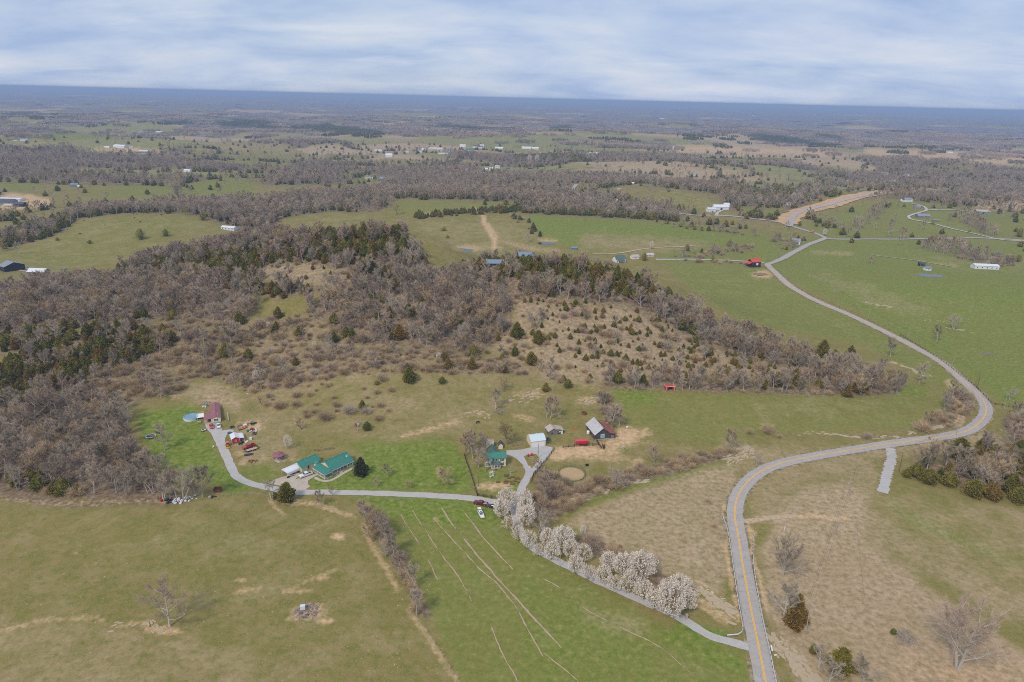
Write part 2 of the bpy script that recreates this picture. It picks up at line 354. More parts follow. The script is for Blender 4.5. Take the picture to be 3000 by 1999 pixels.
fill(lush, [(1850, 650), (2050, 650), (2353, 670), (2500, 680), (2500, 720), (2200, 690), (1950, 665)], .75); fill(lush, [(1950, 680), (2100, 760), (2353, 880), (2500, 900), (2500, 1000), (2300, 930), (2150, 810), (1930, 690)], .7)
fill(dry, [(1850, 610), (1960, 640), (2100, 690), (2200, 730), (2050, 720), (1880, 650)], .3); fill(dry, [(2080, 580), (2353, 590), (2500, 600), (2500, 640), (2200, 620)], .25)
wood('V', [(2120, 560), (2200, 563), (2260, 590), (2340, 612), (2280, 615), (2190, 590), (2110, 572)], .7, .05, .5, .4)
wood('V', [(1540, 590), (1700, 568), (1740, 560), (1745, 575), (1690, 582), (1560, 602)], .35, .12, .7, .4)
wood('V', [(1770, 548), (1850, 552), (1860, 562), (1830, 580), (1790, 572)], .5, .2, .5, .3)
wood('V', [(1960, 520), (2030, 470), (2045, 465), (2030, 500), (1980, 528), (1880, 530)], .35, .12, .6, .3)
wood('V', [(2190, 498), (2230, 495), (2270, 520), (2300, 545), (2260, 540), (2210, 515)], .7, .05, .4, .4)
wood('V', [(1700, 540), (1760, 545), (1700, 535), (1560, 515), (1500, 510), (1560, 524)], .2, .25, .5, .1)
wood('V', [(1530, 597), (1690, 603), (1735, 606), (1735, 611), (1690, 608), (1530, 601)], .1, .0, 1.5, .6)
wood('V', [(950, 496), (1040, 488), (1190, 482), (1190, 488), (1050, 496), (960, 504)], .0, 2.2, .3, .2)
wood('V', [(1180, 490), (1200, 500), (1240, 525), (1250, 545), (1225, 540), (1190, 512), (1170, 498)], .0, 1.0, .4, .2)
# --- the wooded hill
wood('V', [(-200, 690), (0, 668), (80, 655), (180, 650), (330, 640), (480, 640), (560, 660), (600, 700), (560, 745), (420, 742), (330, 722), (180, 758), (0, 775), (-200, 800)], 1.15, .35, .5)
wood('V', [(270, 625), (330, 605), (420, 585), (520, 548), (640, 545), (720, 545), (700, 600), (640, 615), (560, 650), (480, 640), (400, 635), (330, 640)], .45, 3.2, .3)
wood('V', [(600, 545), (700, 548), (830, 538), (930, 538), (962, 580), (1000, 620), (1060, 640), (1000, 665), (900, 660), (760, 665), (640, 690), (560, 670), (600, 620)], .8, 1.2, .4)
wood('V', [(720, 545), (830, 535), (930, 535), (955, 570), (930, 595), (850, 600), (780, 610), (700, 595)], .3, 3.6, .2)
wood('V', [(600, 610), (690, 600), (800, 620), (860, 640), (760, 660), (660, 650), (590, 640)], .12, 1.3, .4, .4); fill(dry, [(600, 610), (690, 600), (800, 620), (860, 640), (760, 660), (660, 650), (590, 640)], .75)
wood('V', [(850, 650), (1050, 632), (1240, 640), (1400, 668), (1480, 690), (1440, 705), (1300, 692), (1200, 700), (1185, 740), (1180, 775), (1100, 805), (950, 800), (850, 790), (760, 745), (700, 715), (740, 680)], 1.0, .55, .7)
wood('V', [(1045, 612), (1200, 604), (1340, 610), (1420, 630), (1490, 655), (1545, 690), (1500, 698), (1390, 680), (1260, 648), (1110, 632)], .2, 3.9, .1)
wood('V', [(1480, 690), (1560, 690), (1620, 725), (1720, 770), (1820, 815), (1920, 842), (2030, 868), (2080, 885), (2070, 905), (1960, 905), (1880, 880), (1820, 850), (1760, 838), (1690, 815), (1600, 775), (1520, 730), (1440, 705)], 1.3, .3, .5)
wood('V', [(1370, 890), (1395, 868), (1500, 868), (1650, 874), (1820, 884), (1960, 895), (2060, 900), (2000, 912), (1850, 908), (1700, 904), (1500, 898)], 1.3, .45, .8)
wood('V', [(1185, 690), (1300, 690), (1440, 705), (1520, 730), (1600, 775), (1690, 815), (1760, 838), (1880, 850), (1860, 872), (1650, 872), (1500, 866), (1400, 862), (1300, 830), (1240, 790), (1180, 745)], .10, 3.0, .8, .40)
fill(dry, [(1185, 690), (1300, 690), (1440, 705), (1520, 730), (1600, 775), (1690, 815), (1760, 838), (1880, 850), (1860, 872), (1650, 872), (1500, 866), (1400, 862), (1300, 830), (1240, 790), (1180, 745)], .85)
fill(rust, [(1420, 745), (1560, 765), (1690, 815), (1740, 845), (1600, 845), (1450, 800)], .45)
wood('V', [(1180, 700), (1240, 700), (1270, 760), (1250, 800), (1200, 790), (1170, 750)], .3, .7, .6, .4)
wood('V', [(560, 745), (640, 730), (720, 725), (850, 790), (960, 800), (1100, 805), (1230, 840), (1240, 862), (1120, 862), (1000, 862), (900, 858), (800, 862), (700, 885), (620, 895), (560, 905), (540, 830)], .14, .30, 2.3, .42)
fill(dry, [(560, 745), (720, 725), (850, 790), (1000, 800), (1230, 840), (1240, 862), (900, 858), (700, 885), (560, 905), (540, 830)], .5)
wood('V', [(720, 790), (900, 800), (920, 850), (800, 850), (700, 860), (640, 830)], .28, .08, 2.8, .6)
wood('V', [(1180, 745), (1240, 790), (1300, 830), (1400, 862), (1385, 888), (1250, 880), (1230, 850), (1120, 805)], .12, .35, .9, .3); fill(dry, [(1180, 745), (1240, 790), (1300, 830), (1400, 862), (1385, 888), (1250, 880), (1230, 850), (1120, 805)], .75)
wood('V', [(0, 770), (110, 755), (180, 760), (130, 800), (0, 815), (-200, 830), (-200, 790)], .25, 1.3, .3)
wood('V', [(-200, 860), (0, 838), (60, 810), (180, 770), (330, 725), (405, 745), (405, 795), (300, 835), (230, 858), (130, 895), (60, 925), (0, 935), (-200, 960)], .15, 3.6, .6)
wood('V', [(405, 745), (560, 745), (545, 830), (540, 885), (450, 868), (420, 905), (330, 920), (280, 940), (200, 925), (130, 900), (230, 860), (405, 800)], .3, .25, 2.2, .6)
wood('V', [(330, 735), (450, 735), (520, 770), (470, 800), (400, 780)], .4, .05, 2.0, .6)
wood('V', [(-200, 950), (0, 940), (120, 905), (200, 930), (285, 950), (305, 1000), (325, 1065), (390, 1115), (430, 1145), (300, 1150), (150, 1138), (0, 1130), (-200, 1120)], 1.55, .06, .7, 1.0)
wood('V', [(0, 1085), (60, 1090), (140, 1120), (200, 1132), (150, 1138), (0, 1130), (-100, 1120)], .6, 1.6, .6, 1.0)
wood('V', [(200, 990), (300, 985), (320, 1050), (300, 1110), (220, 1110)], 1.0, .04, .6, 1.0)
# pasture below the hill with scattered thorn bushes
wood('V', [(565, 905), (700, 888), (900, 862), (920, 940), (840, 985), (700, 985), (620, 960)], .06, .01, .95, .0)
fill(shrub, [(620, 925), (700, 910), (720, 960), (640, 965)], .55); fill(shrub, [(500, 905), (560, 905), (600, 960), (520, 960)], .0)
fill(dry, [(565, 905), (700, 888), (900, 862), (1180, 870), (1180, 960), (1050, 1020), (900, 1010), (800, 1010), (600, 1000)], .28)
field('V', [(400, 905), (480, 870), (535, 890), (560, 910), (560, 960), (500, 930), (420, 925)], dr=.65)
# hedges and creek sides
wood('V', [(820, 1150), (850, 1158), (890, 1215), (930, 1290), (975, 1360), (995, 1420), (965, 1415), (925, 1330), (880, 1250), (840, 1190)], .35, .0, 2.2, .9)
wood('V', [(1225, 1085), (1290, 1095), (1330, 1118), (1450, 1078), (1560, 1050), (1650, 1035), (1690, 1025), (1680, 1045), (1600, 1075), (1480, 1105), (1350, 1150), (1270, 1200), (1228, 1190)], .15, .0, 2.4, .9)
wood('V', [(1330, 1225), (1420, 1255), (1520, 1310), (1570, 1345), (1560, 1360), (1480, 1345), (1400, 1295), (1300, 1250)], .0, .0, 2.6, .9)
wood('V', [(1680, 985), (1780, 990), (1900, 1000), (2050, 990), (2150, 970), (2190, 930), (2180, 895), (2220, 895), (2245, 935), (2200, 985), (2080, 1008), (1900, 1012), (1750, 1008)], .0, .0, .5, .3)
wood('V', [(2090, 975), (2150, 955), (2200, 895), (2232, 905), (2245, 935), (2200, 985), (2130, 995)], .35, .0, 2.2, .7)
wood('V', [(2075, 1090), (2110, 1068), (2190, 1055), (2250, 1030), (2353, 1020), (2500, 1015), (2500, 1180), (2353, 1150), (2290, 1138), (2180, 1115)], .7, 2.4, .9)
wood('V', [(2300, 960), (2353, 950), (2500, 950), (2500, 1015), (2353, 1010), (2310, 1000)], .9, .3, .8)
wood('V', [(1600, 1120), (1680, 1120), (1670, 1200), (1660, 1350), (1640, 1350), (1640, 1240)], .0, .0, .35, .2)
wood('V', [(1380, 890), (1400, 900), (1420, 960), (1410, 1000), (1385, 985), (1375, 930)], .5, .0, 1.2, .3)
# --- ground colours of the near land
field('V', [(-300, 1140), (0, 1142), (200, 1155), (420, 1150), (600, 1140), (700, 1160), (800, 1195), (850, 1240), (950, 1400), (1060, 1600), (-300, 1600)], lu=.10, dr=.12)
fill(rust, [(-300, 1140), (0, 1142), (150, 1155), (200, 1250), (80, 1420), (-300, 1460)], .25)
fill(dry, [(-100, 1420), (250, 1440), (500, 1490), (800, 1500), (600, 1600), (-100, 1600)], .32); fill(lush, [(300, 1180), (560, 1170), (700, 1240), (500, 1330), (250, 1300)], .16)
fill(litter, [(0, 1132), (200, 1148), (430, 1150), (430, 1160), (200, 1168), (0, 1150)], .8)
wood('V', [(825, 1165), (850, 1168), (890, 1225), (930, 1300), (975, 1370), (985, 1420), (960, 1410), (925, 1335), (880, 1255), (845, 1200)], .9, .0, 2.0, .9)
field('V', [(760, 1130), (1140, 1150), (1180, 1220), (1280, 1290), (1500, 1420), (1700, 1500), (1720, 1600), (1070, 1600), (1000, 1440), (940, 1300), (880, 1200), (850, 1155)], lu=.52, dr=.05)
fill(lush, [(760, 1130), (1130, 1150), (1150, 1200), (1000, 1200), (900, 1190), (850, 1155)], .95); fill(lush, [(1550, 1440), (1700, 1500), (1720, 1560), (1500, 1460)], .85); fill(lush, [(1560, 1420), (1680, 1450), (1650, 1480), (1550, 1440)], .95)
fill(lush, [(1200, 1330), (1500, 1450), (1500, 1600), (1200, 1600)], .65); fill(dry, [(1330, 1380), (1500, 1430), (1480, 1470), (1340, 1430)], .3)
for pts in ([(310, 950), (450, 925), (470, 990), (520, 1080), (600, 1120), (540, 1140), (480, 1110), (400, 1080), (340, 1040)], [(680, 1090), (830, 1060), (860, 1010), (1020, 1005), (1075, 1060), (1090, 1130), (720, 1128)]):
    field('V', pts, lu=1.0)
fill(lush, [(530, 1080), (640, 1060), (640, 1110), (580, 1118)], .6); fill(lush, [(800, 1015), (860, 1010), (1040, 1010), (1060, 1030), (820, 1040)], .7)
fill(lush, [(1090, 1065), (1190, 1080), (1195, 1140), (1100, 1130)], .7); fill(lush, [(1400, 890), (1560, 895), (1700, 930), (1500, 960), (1420, 945)], .6)
fill(lush, [(1400, 880), (2080, 905), (2170, 900), (2190, 940), (2120, 985), (1800, 1000), (1640, 1030), (1450, 985), (1420, 940)], .38); fill(dry, [(1700, 910), (2050, 920), (2000, 960), (1750, 980)], .22)
fill(lush, [(1400, 885), (1500, 890), (1520, 930), (1440, 930)], .75); fill(lush, [(2060, 880), (2140, 890), (2120, 915), (2050, 905)], .8)
fill(dry, [(1280, 1200), (1400, 1150), (1620, 1075), (1690, 1060), (1690, 1200), (1660, 1380), (1600, 1350), (1450, 1290), (1350, 1230)], .70); fill(lush, [(1270, 1195), (1330, 1150), (1450, 1105), (1640, 1060), (1690, 1050), (1690, 1068), (1480, 1120), (1340, 1175)], .7)
fill(dry, [(1640, 1010), (1800, 1030), (2050, 1020), (2240, 990), (2353, 1000), (2353, 1050), (2100, 1050), (1800, 1080), (1720, 1100), (1690, 1060)], .5)
fill(dry, [(1710, 1110), (1780, 1060), (2000, 1050), (2030, 1140), (1850, 1200), (1740, 1200)], .42); fill(rust, [(1750, 1060), (1900, 1060), (1880, 1100), (1760, 1110)], .25)
fill(dry, [(1830, 1130), (1960, 1110), (2000, 1140), (1990, 1250), (2353, 1500), (2500, 1600), (1850, 1600), (1760, 1420), (1750, 1250)], .80); fill(dry, [(1990, 1150), (2200, 1300), (2500, 1400), (2500, 1520), (2300, 1420), (2000, 1260)], .45)
fill(rust, [(1760, 1250), (1990, 1250), (2353, 1500), (2000, 1600), (1850, 1600)], .35); fill(rust, [(1980, 1440), (2250, 1480), (2353, 1500), (2353, 1600), (2000, 1600)], .55); fill(rust, [(1780, 1330), (1900, 1320), (2000, 1420), (1850, 1460)], .3)
fill(dry, [(2000, 1130), (2353, 1165), (2500, 1180), (2500, 1420), (2200, 1300)], .30); fill(lush, [(2010, 1120), (2100, 1180), (2353, 1290), (2353, 1310), (2100, 1215)], .55)
fill(dry, [(1080, 900), (1370, 890), (1380, 960), (1250, 1000), (1100, 985)], .15); fill(dry, [(1240, 1060), (1500, 1010), (1640, 1030), (1480, 1070), (1330, 1100)], .2)
fill(dry, [(540, 950), (600, 965), (640, 1010), (700, 1030), (640, 1090), (560, 1060), (530, 1000)], .4)
# bare soil
for k, x, y, rx, ry, v in (('3', 1350, 580, 130, 60, 1), ('3', 1550, 570, 150, 55, 1), ('3', 1700, 560, 150, 50, .9), ('3', 1900, 560, 120, 45, .8), ('3', 2100, 400, 120, 80, 1), ('3', 2200, 350, 140, 40, .7), ('3', 1860, 640, 250, 30, .6),
        ('3', 2000, 470, 160, 50, .8), ('3', 2230, 680, 70, 30, .7), ('3', 580, 950, 150, 40, .8), ('3', 430, 950, 60, 30, .6), ('7', 1660, 375, 42, 18, 1), ('7', 1190, 590, 35, 14, .7), ('7', 1220, 635, 50, 10, .7),
        ('7', 1590, 575, 40, 12, .9), ('7', 1520, 745, 85, 40, .9), ('7', 1610, 795, 50, 18, .8), ('7', 1450, 775, 40, 15, .7), ('7', 830, 840, 80, 25, .9), ('7', 740, 830, 50, 20, .8), ('7', 1480, 640, 70, 9, .7), ('7', 380, 450, 14, 12, .6),
        ('1', 1250, 1010, 60, 30, .9), ('1', 1180, 900, 90, 30, .6), ('1', 1300, 570, 170, 50, .7), ('1', 1500, 960, 50, 15, .5), ('1', 460, 245, 60, 25, .9), ('1', 880, 240, 100, 20, .4), ('1', 1700, 960, 200, 40, .4),
        ('B', 880, 300, 130, 22, .7), ('B', 1060, 300, 60, 14, .8), ('B', 1420, 245, 80, 14, .8), ('B', 640, 70, 110, 9, .9), ('V', 1752, 631, 26, 10, 1), ('V', 1000, 1190, 8, 5, .8),
        ('6', 1650, 1170, 260, 60, .25), ('6', 2000, 1220, 380, 90, .35), ('14', 340, 640, 85, 30, .8), ('B', 1300, 1310, 130, 30, .45), ('B', 1700, 1350, 90, 40, .45), ('B', 940, 1450, 90, 30, .4)):
    blob(dirt, k, x, y, rx * (1.3 if k == '3' else 1), ry * (1.35 if k == '3' else 1), v)
for k, pts, w, v in (('B', [(968, 60), (985, 120), (1020, 190), (1055, 250), (1050, 300)], 22, .9), ('B', [(985, 110), (1080, 215), (1060, 250)], 12, .8), ('B', [(900, 20), (940, 45), (968, 75)], 14, .6), ('B', [(1060, 240), (1300, 300), (1500, 320)], 14, .5),
        ('3', [(2300, 330), (2352, 300)], 16, .7), ('3', [(1700, 640), (2352, 440)], 12, .5), ('3', [(1300, 560), (1250, 620)], 40, .8), ('6', [(440, 190), (600, 165), (780, 145), (900, 140), (1140, 160)], 16, 1), ('6', [(300, 90), (310, 300), (340, 600), (380, 860)], 30, .7),
        ('6', [(440, 230), (480, 380), (520, 560), (570, 790)], 34, .7), ('6', [(100, 740), (200, 800), (300, 860)], 55, .6), ('7', [(0, 835), (200, 790), (480, 770), (560, 815), (720, 800)], 9, .6), ('7', [(1330, 190), (1390, 265)], 12, .7),
        ('7', [(1400, 205), (1550, 220), (1740, 275)], 14, .7), ('7', [(1790, 320), (1870, 470), (1960, 630)], 24, .55), ('7', [(2010, 740), (2100, 860), (2240, 1085)], 26, .45), ('7', [(1160, 660), (1290, 625)], 10, .6), ('7', [(1400, 645), (1660, 530)], 9, .5),
        ('V', [(0, 1148), (200, 1156), (430, 1150)], 5, .4), ('V', [(1905, 551), (2060, 553)], 2, .0), ('V', [(2180, 880), (2220, 930), (2200, 975)], 16, .6), ('C', [(880, 325), (1180, 340)], 6, .6), ('C', [(1720, 400), (1900, 425)], 5, .6),
        ('V', [(1735, 1170), (1700, 1120)], 4, .3), ('V', [(925, 1000), (1050, 970)], 6, .7), ('B', [(1180, 1450), (1300, 1480)], 20, .6), ('V', [(1710, 1195), (1725, 1230)], 14, .6)):
    stroke(dirt, pts, w, v, k)
# stone outcrops
for k, x, y, rx, ry, v in (('B', 1320, 1310, 110, 35, .9), ('B', 1720, 1350, 90, 30, .9), ('B', 950, 1445, 80, 25, .8), ('B', 1220, 1370, 80, 16, .7), ('C', 1350, 690, 90, 14, .9), ('C', 1060, 605, 50, 8, .5), ('C', 1720, 795, 60, 8, .6), ('C', 2010, 870, 50, 9, .8),
        ('C', 1540, 757, 30, 8, .5), ('C', 1850, 850, 50, 8, .6), ('7', 1250, 885, 130, 14, .5), ('7', 700, 815, 110, 18, .7), ('7', 1900, 900, 60, 30, .4), ('7', 1500, 870, 180, 16, .35), ('3', 200, 270, 120, 60, .6), ('3', 470, 160, 90, 25, .7), ('3', 490, 300, 50, 40, .5)):
    blob(rock, k, x, y, rx, ry, v)
stroke(rock, [(640, 1010), (760, 1130), (900, 1292)], 90, 1, '6'); stroke(rock, [(40, 600), (130, 660), (260, 740), (390, 830)], 60, 1, '6')
stroke(rock, [(300, 590), (380, 560), (470, 515)], 46, 1, '5'); stroke(rock, [(740, 405), (1100, 415), (1350, 430), (1500, 410), (1700, 370), (1850, 340)], 16, .75, '5')
stroke(rock, [(1700, 30), (1800, 130), (1850, 190), (1880, 260)], 34, .5, '5'); stroke(rock, [(1440, 1080), (1540, 1120), (1600, 1150), (1660, 1180)], 22, .9, 'C')
stroke(rock, [(2020, 900), (2060, 925), (1990, 945)], 30, .8, '3'); stroke(rock, [(2060, 920), (2330, 905)], 24, .7, '3'); stroke(rock, [(1790, 1010), (1890, 1040)], 30, .9, '3'); stroke(rock, [(1370, 1110), (1500, 1090), (1650, 1080)], 40, .6, '3')
bare[:] *= 1.0 + 1.25 * (1 - FARW); shrub[:] *= 2.0; cedar[:] *= 1.0 + 0.6 * ((cedar > 1.0) & (dry < .5))
# keep trees off the lanes and yards is done when trees are placed
M_ALL = {n: blur(m, r) for n, m, r in (('lush', lush, 3), ('dry', dry, 4), ('dirt', dirt, 1), ('litter', litter, 2), ('crop', crop, 1), ('rock', rock, 1), ('rust', rust, 5), ('farw', FARW, 1), ('evg', EVG, 1))}
def look(m, px, py):
    i = np.clip(((px - MX0) / MS).astype(int), 0, MWI - 1); j = np.clip(((py - MY0) / MS).astype(int), 0, MHI - 1)
    return m[j, i]
# ------------------------------------------------------------------ materials
MATS = {}
class NT:
    """small helper round a material's node tree"""
    def __init__(s, name, rough=0.9, spec=0.1):
        s.m = bpy.data.materials.new(name); s.m.use_nodes = True
        s.t = s.m.node_tree; s.b = s.t.nodes['Principled BSDF']
        s.b.inputs['Roughness'].default_value = rough; s.b.inputs['Specular IOR Level'].default_value = spec
    def n(s, t, **k):
        q = s.t.nodes.new(t)
        for a, b in k.items(): setattr(q, a, b)
        return q
    def l(s, a, b): s.t.links.new(a, b)
    def setin(s, sock, v):
        if hasattr(v, 'links'): s.l(v, sock)
        else: sock.default_value = v
    def mix(s, f, a, b, mode='MIX'):
        q = s.n('ShaderNodeMix', data_type='RGBA', blend_type=mode)
        for v, i in ((f, 0), (a, 6), (b, 7)): s.setin(q.inputs[i], v if hasattr(v, 'links') or not isinstance(v, tuple) else (v + (1,))[:4])
        return q.outputs[2]
    def math(s, op, a, b=0.0, clamp=False):
        q = s.n('ShaderNodeMath', operation=op, use_clamp=clamp); s.setin(q.inputs[0], a); s.setin(q.inputs[1], b); return q.outputs[0]
    def noise(s, scale, detail=4, rough=0.55, vec=None, dist=0.0, stretch=None):
        q = s.n('ShaderNodeTexNoise'); q.inputs['Scale'].default_value = scale; q.inputs['Detail'].default_value = detail
        q.inputs['Roughness'].default_value = rough; q.inputs['Distortion'].default_value = dist
        if vec is None:
            if not hasattr(s, 'pos'): s.pos = s.n('ShaderNodeNewGeometry').outputs['Position']
            vec = s.pos
        if stretch:
            mp = s.n('ShaderNodeMapping'); s.l(vec, mp.inputs[0]); mp.inputs['Scale'].default_value = stretch[:3]; mp.inputs['Rotation'].default_value = (0, 0, stretch[3] if len(stretch) > 3 else 0); vec = mp.outputs[0]
        s.l(vec, q.inputs['Vector']); return q.outputs['Fac']
    def ramp(s, src, stops):
        r = s.n('ShaderNodeValToRGB'); s.l(src, r.inputs[0]); e = r.color_ramp.elements
        while len(e) < len(stops): e.new(0.5)
        for i, (p, c) in enumerate(stops): e[i].position = p; e[i].color = c if len(c) == 4 else tuple(c) + (1,)
        return r.outputs[0]
    def step(s, src, a, b):
        q = s.n('ShaderNodeMapRange'); s.l(src, q.inputs[0]); q.inputs[1].default_value = a; q.inputs[2].default_value = b
        q.inputs[3].default_value = 0; q.inputs[4].default_value = 1; q.clamp = True; return q.outputs[0]
    def bump(s, h, strength, dist):
        q = s.n('ShaderNodeBump'); q.inputs['Strength'].default_value = strength; q.inputs['Distance'].default_value = dist
        s.l(h, q.inputs['Height']); s.l(q.outputs[0], s.b.inputs['Normal'])
    def col(s, c): s.setin(s.b.inputs['Base Color'], c)
def plain(name, c, rough=0.7, spec=0.2, var=0.12, scale=3.0, metal=0.0):
    """paint, wood or cloth: one colour with slight wear"""
    if name in MATS: return MATS[name]
    m = NT(name, rough, spec)
    oc = m.n('ShaderNodeTexCoord').outputs['Object']
    f = m.noise(scale, 4, 0.6, vec=oc)
    m.col(m.mix(f, tuple(x * (1 - var) for x in c), tuple(min(1, x * (1 + var)) for x in c)))
    m.b.inputs['Metallic'].default_value = metal
    MATS[name] = m.m; return m.m
# --- grass, dry stems, soil, leaf litter and stone
def ground_material():
    m = NT('land', 0.95, 0.05)
    a1 = m.n('ShaderNodeAttribute', attribute_name='cover_a'); a2 = m.n('ShaderNodeAttribute', attribute_name='cover_b')
    s1 = m.n('ShaderNodeSeparateColor'); m.l(a1.outputs['Color'], s1.inputs[0]); s2 = m.n('ShaderNodeSeparateColor'); m.l(a2.outputs['Color'], s2.inputs[0])
    lushA, dryA, dirtA, litA = s1.outputs[0], s1.outputs[1], s1.outputs[2], a1.outputs['Alpha']
    cropA, rockA, rustA, farA = s2.outputs[0], s2.outputs[1], s2.outputs[2], a2.outputs['Alpha']
    a3 = m.n('ShaderNodeAttribute', attribute_name='cover_c'); evgA = a3.outputs['Fac']
    n_l = m.noise(0.012, 5, 0.55); n_m = m.noise(0.07, 6, 0.62, dist=0.4); n_s = m.noise(0.5, 5, 0.65); n_f = m.noise(2.4, 4, 0.7)
    past = m.ramp(n_m, [(0.25, (0.160, 0.146, 0.036)), (0.50, (0.200, 0.168, 0.054)), (0.75, (0.268, 0.205, 0.092))])
    n_p = m.noise(0.34, 5, 0.78); past = m.mix(m.math('MULTIPLY', m.step(n_p, 0.50, 0.60), 0.60), past, (0.112, 0.132, 0.022)); past = m.mix(m.math('MULTIPLY', m.step(n_p, 0.47, 0.38), 0.55), past, (0.25, 0.185, 0.092)); past = m.mix(m.math('MULTIPLY', m.step(n_f, 0.5, 0.68), 0.75), past, (0.29, 0.225, 0.115))
    lus = m.ramp(n_s, [(0.34, (0.082, 0.136, 0.014)), (0.50, (0.140, 0.188, 0.028)), (0.66, (0.222, 0.232, 0.062))])
    lus = m.mix(m.math('MULTIPLY', m.step(n_p, 0.50, 0.66), 0.55), lus, (0.185, 0.185, 0.062)); lus = m.mix(m.math('MULTIPLY', m.step(n_f, 0.5, 0.70), 0.55), lus, (0.20, 0.20, 0.075))
    dr = m.ramp(n_s, [(0.32, (0.215, 0.162, 0.088)), (0.5, (0.365, 0.268, 0.170)), (0.70, (0.480, 0.355, 0.240))])
    dr = m.mix(m.math('MULTIPLY', m.step(n_p, 0.52, 0.64), 0.55), dr, (0.150, 0.145, 0.050)); dr = m.mix(m.math('MULTIPLY', m.step(n_f, 0.5, 0.8), 0.4), dr, (0.47, 0.39, 0.27))
    def weight(att, nz, spread):     # ragged edge: cover above a moving threshold
        return m.math('MULTIPLY_ADD', att, 1.0, False) if False else m.step(m.math('ADD', att, m.math('MULTIPLY', m.math('SUBTRACT', nz, 0.5), spread)), 0.12, 0.88)
    c = m.mix(weight(lushA, n_m, .85), past, lus)
    c = m.mix(weight(dryA, n_m, .85), c, dr)
    c = m.mix(m.math('MULTIPLY', weight(rustA, n_l, 0.8), 0.45), c, (0.30, 0.195, 0.115))
    lit = m.ramp(n_s, [(0.34, (0.105, 0.076, 0.050)), (0.52, (0.200, 0.146, 0.098)), (0.70, (0.310, 0.230, 0.155))])
    c = m.mix(weight(litA, n_m, 0.9), c, lit)
    crp = m.ramp(n_m, [(0.3, (0.36, 0.25, 0.14)), (0.7, (0.50, 0.36, 0.21))])
    c = m.mix(cropA, c, crp)
    soil = m.ramp(n_s, [(0.3, (0.37, 0.245, 0.135)), (0.6, (0.54, 0.375, 0.220)), (0.8, (0.62, 0.47, 0.31))])
    c = m.mix(weight(dirtA, n_s, 1.1), c, soil)
    v = m.n('ShaderNodeTexVoronoi'); v.inputs['Scale'].default_value = 0.55
    mp = m.n('ShaderNodeMapping'); m.l(m.pos, mp.inputs[0]); mp.inputs['Scale'].default_value = (1, 1.7, 1); m.l(mp.outputs[0], v.inputs['Vector'])
    stone = m.ramp(n_s, [(0.3, (0.42, 0.325, 0.205)), (0.7, (0.60, 0.48, 0.33))])
    slab = m.step(v.outputs['Distance'], 0.52, 0.40)
    rw = m.math('MULTIPLY', m.step(m.math('ADD', rockA, m.math('MULTIPLY', m.math('SUBTRACT', n_s, 0.5), 1.4)), 0.75, 1.0), slab)
    c = m.mix(rw, c, stone)
    # woods too far off to tell the trees apart
    cn = m.noise(0.016, 6, 0.7); cv = m.noise(0.004, 4, 0.6)
    canopy = m.ramp(cn, [(0.32, (0.115, 0.100, 0.105)), (0.5, (0.170, 0.148, 0.150)), (0.68, (0.225, 0.195, 0.190))])
    canopy = m.mix(m.math('MULTIPLY', m.step(cv, 0.60, 0.70), 0.8), canopy, (0.16, 0.155, 0.085))
    ever = m.ramp(cn, [(0.3, (0.022, 0.030, 0.018)), (0.7, (0.065, 0.072, 0.040))])
    canopy = m.mix(m.step(cv, 0.40, 0.36), canopy, ever)
    canopy = m.mix(evgA, canopy, ever)
    c = m.mix(farA, c, canopy)
    m.col(m.mix(1.0, c, (1.17, 1.16, 1.12), 'MULTIPLY'))
    m.bump(n_s, 0.5, 0.35)
    return m.m
MATS['land'] = ground_material()
# ------------------------------------------------------------------ the ground sheet
def collection_link(o): scene.collection.objects.link(o); return o
def mesh_from(name, verts, faces_flat, loop_totals, mats=(), smooth_shade=False, mat_idx=None):
    me = bpy.data.meshes.new(name)
    verts = np.asarray(verts, np.float32).reshape(-1, 3); faces_flat = np.asarray(faces_flat, np.int32); lt = np.asarray(loop_totals, np.int32)
    me.vertices.add(len(verts)); me.vertices.foreach_set('co', verts.ravel())
    me.loops.add(len(faces_flat)); me.loops.foreach_set('vertex_index', faces_flat)
    me.polygons.add(len(lt)); ls = np.zeros(len(lt), np.int32); ls[1:] = np.cumsum(lt)[:-1]
    me.polygons.foreach_set('loop_start', ls)
    if smooth_shade: me.polygons.foreach_set('use_smooth', np.ones(len(lt), bool))
    for q in mats: me.materials.append(q)
    if mat_idx is not None: me.polygons.foreach_set('material_index', np.asarray(mat_idx, np.int32))
    me.update(calc_edges=True); return me
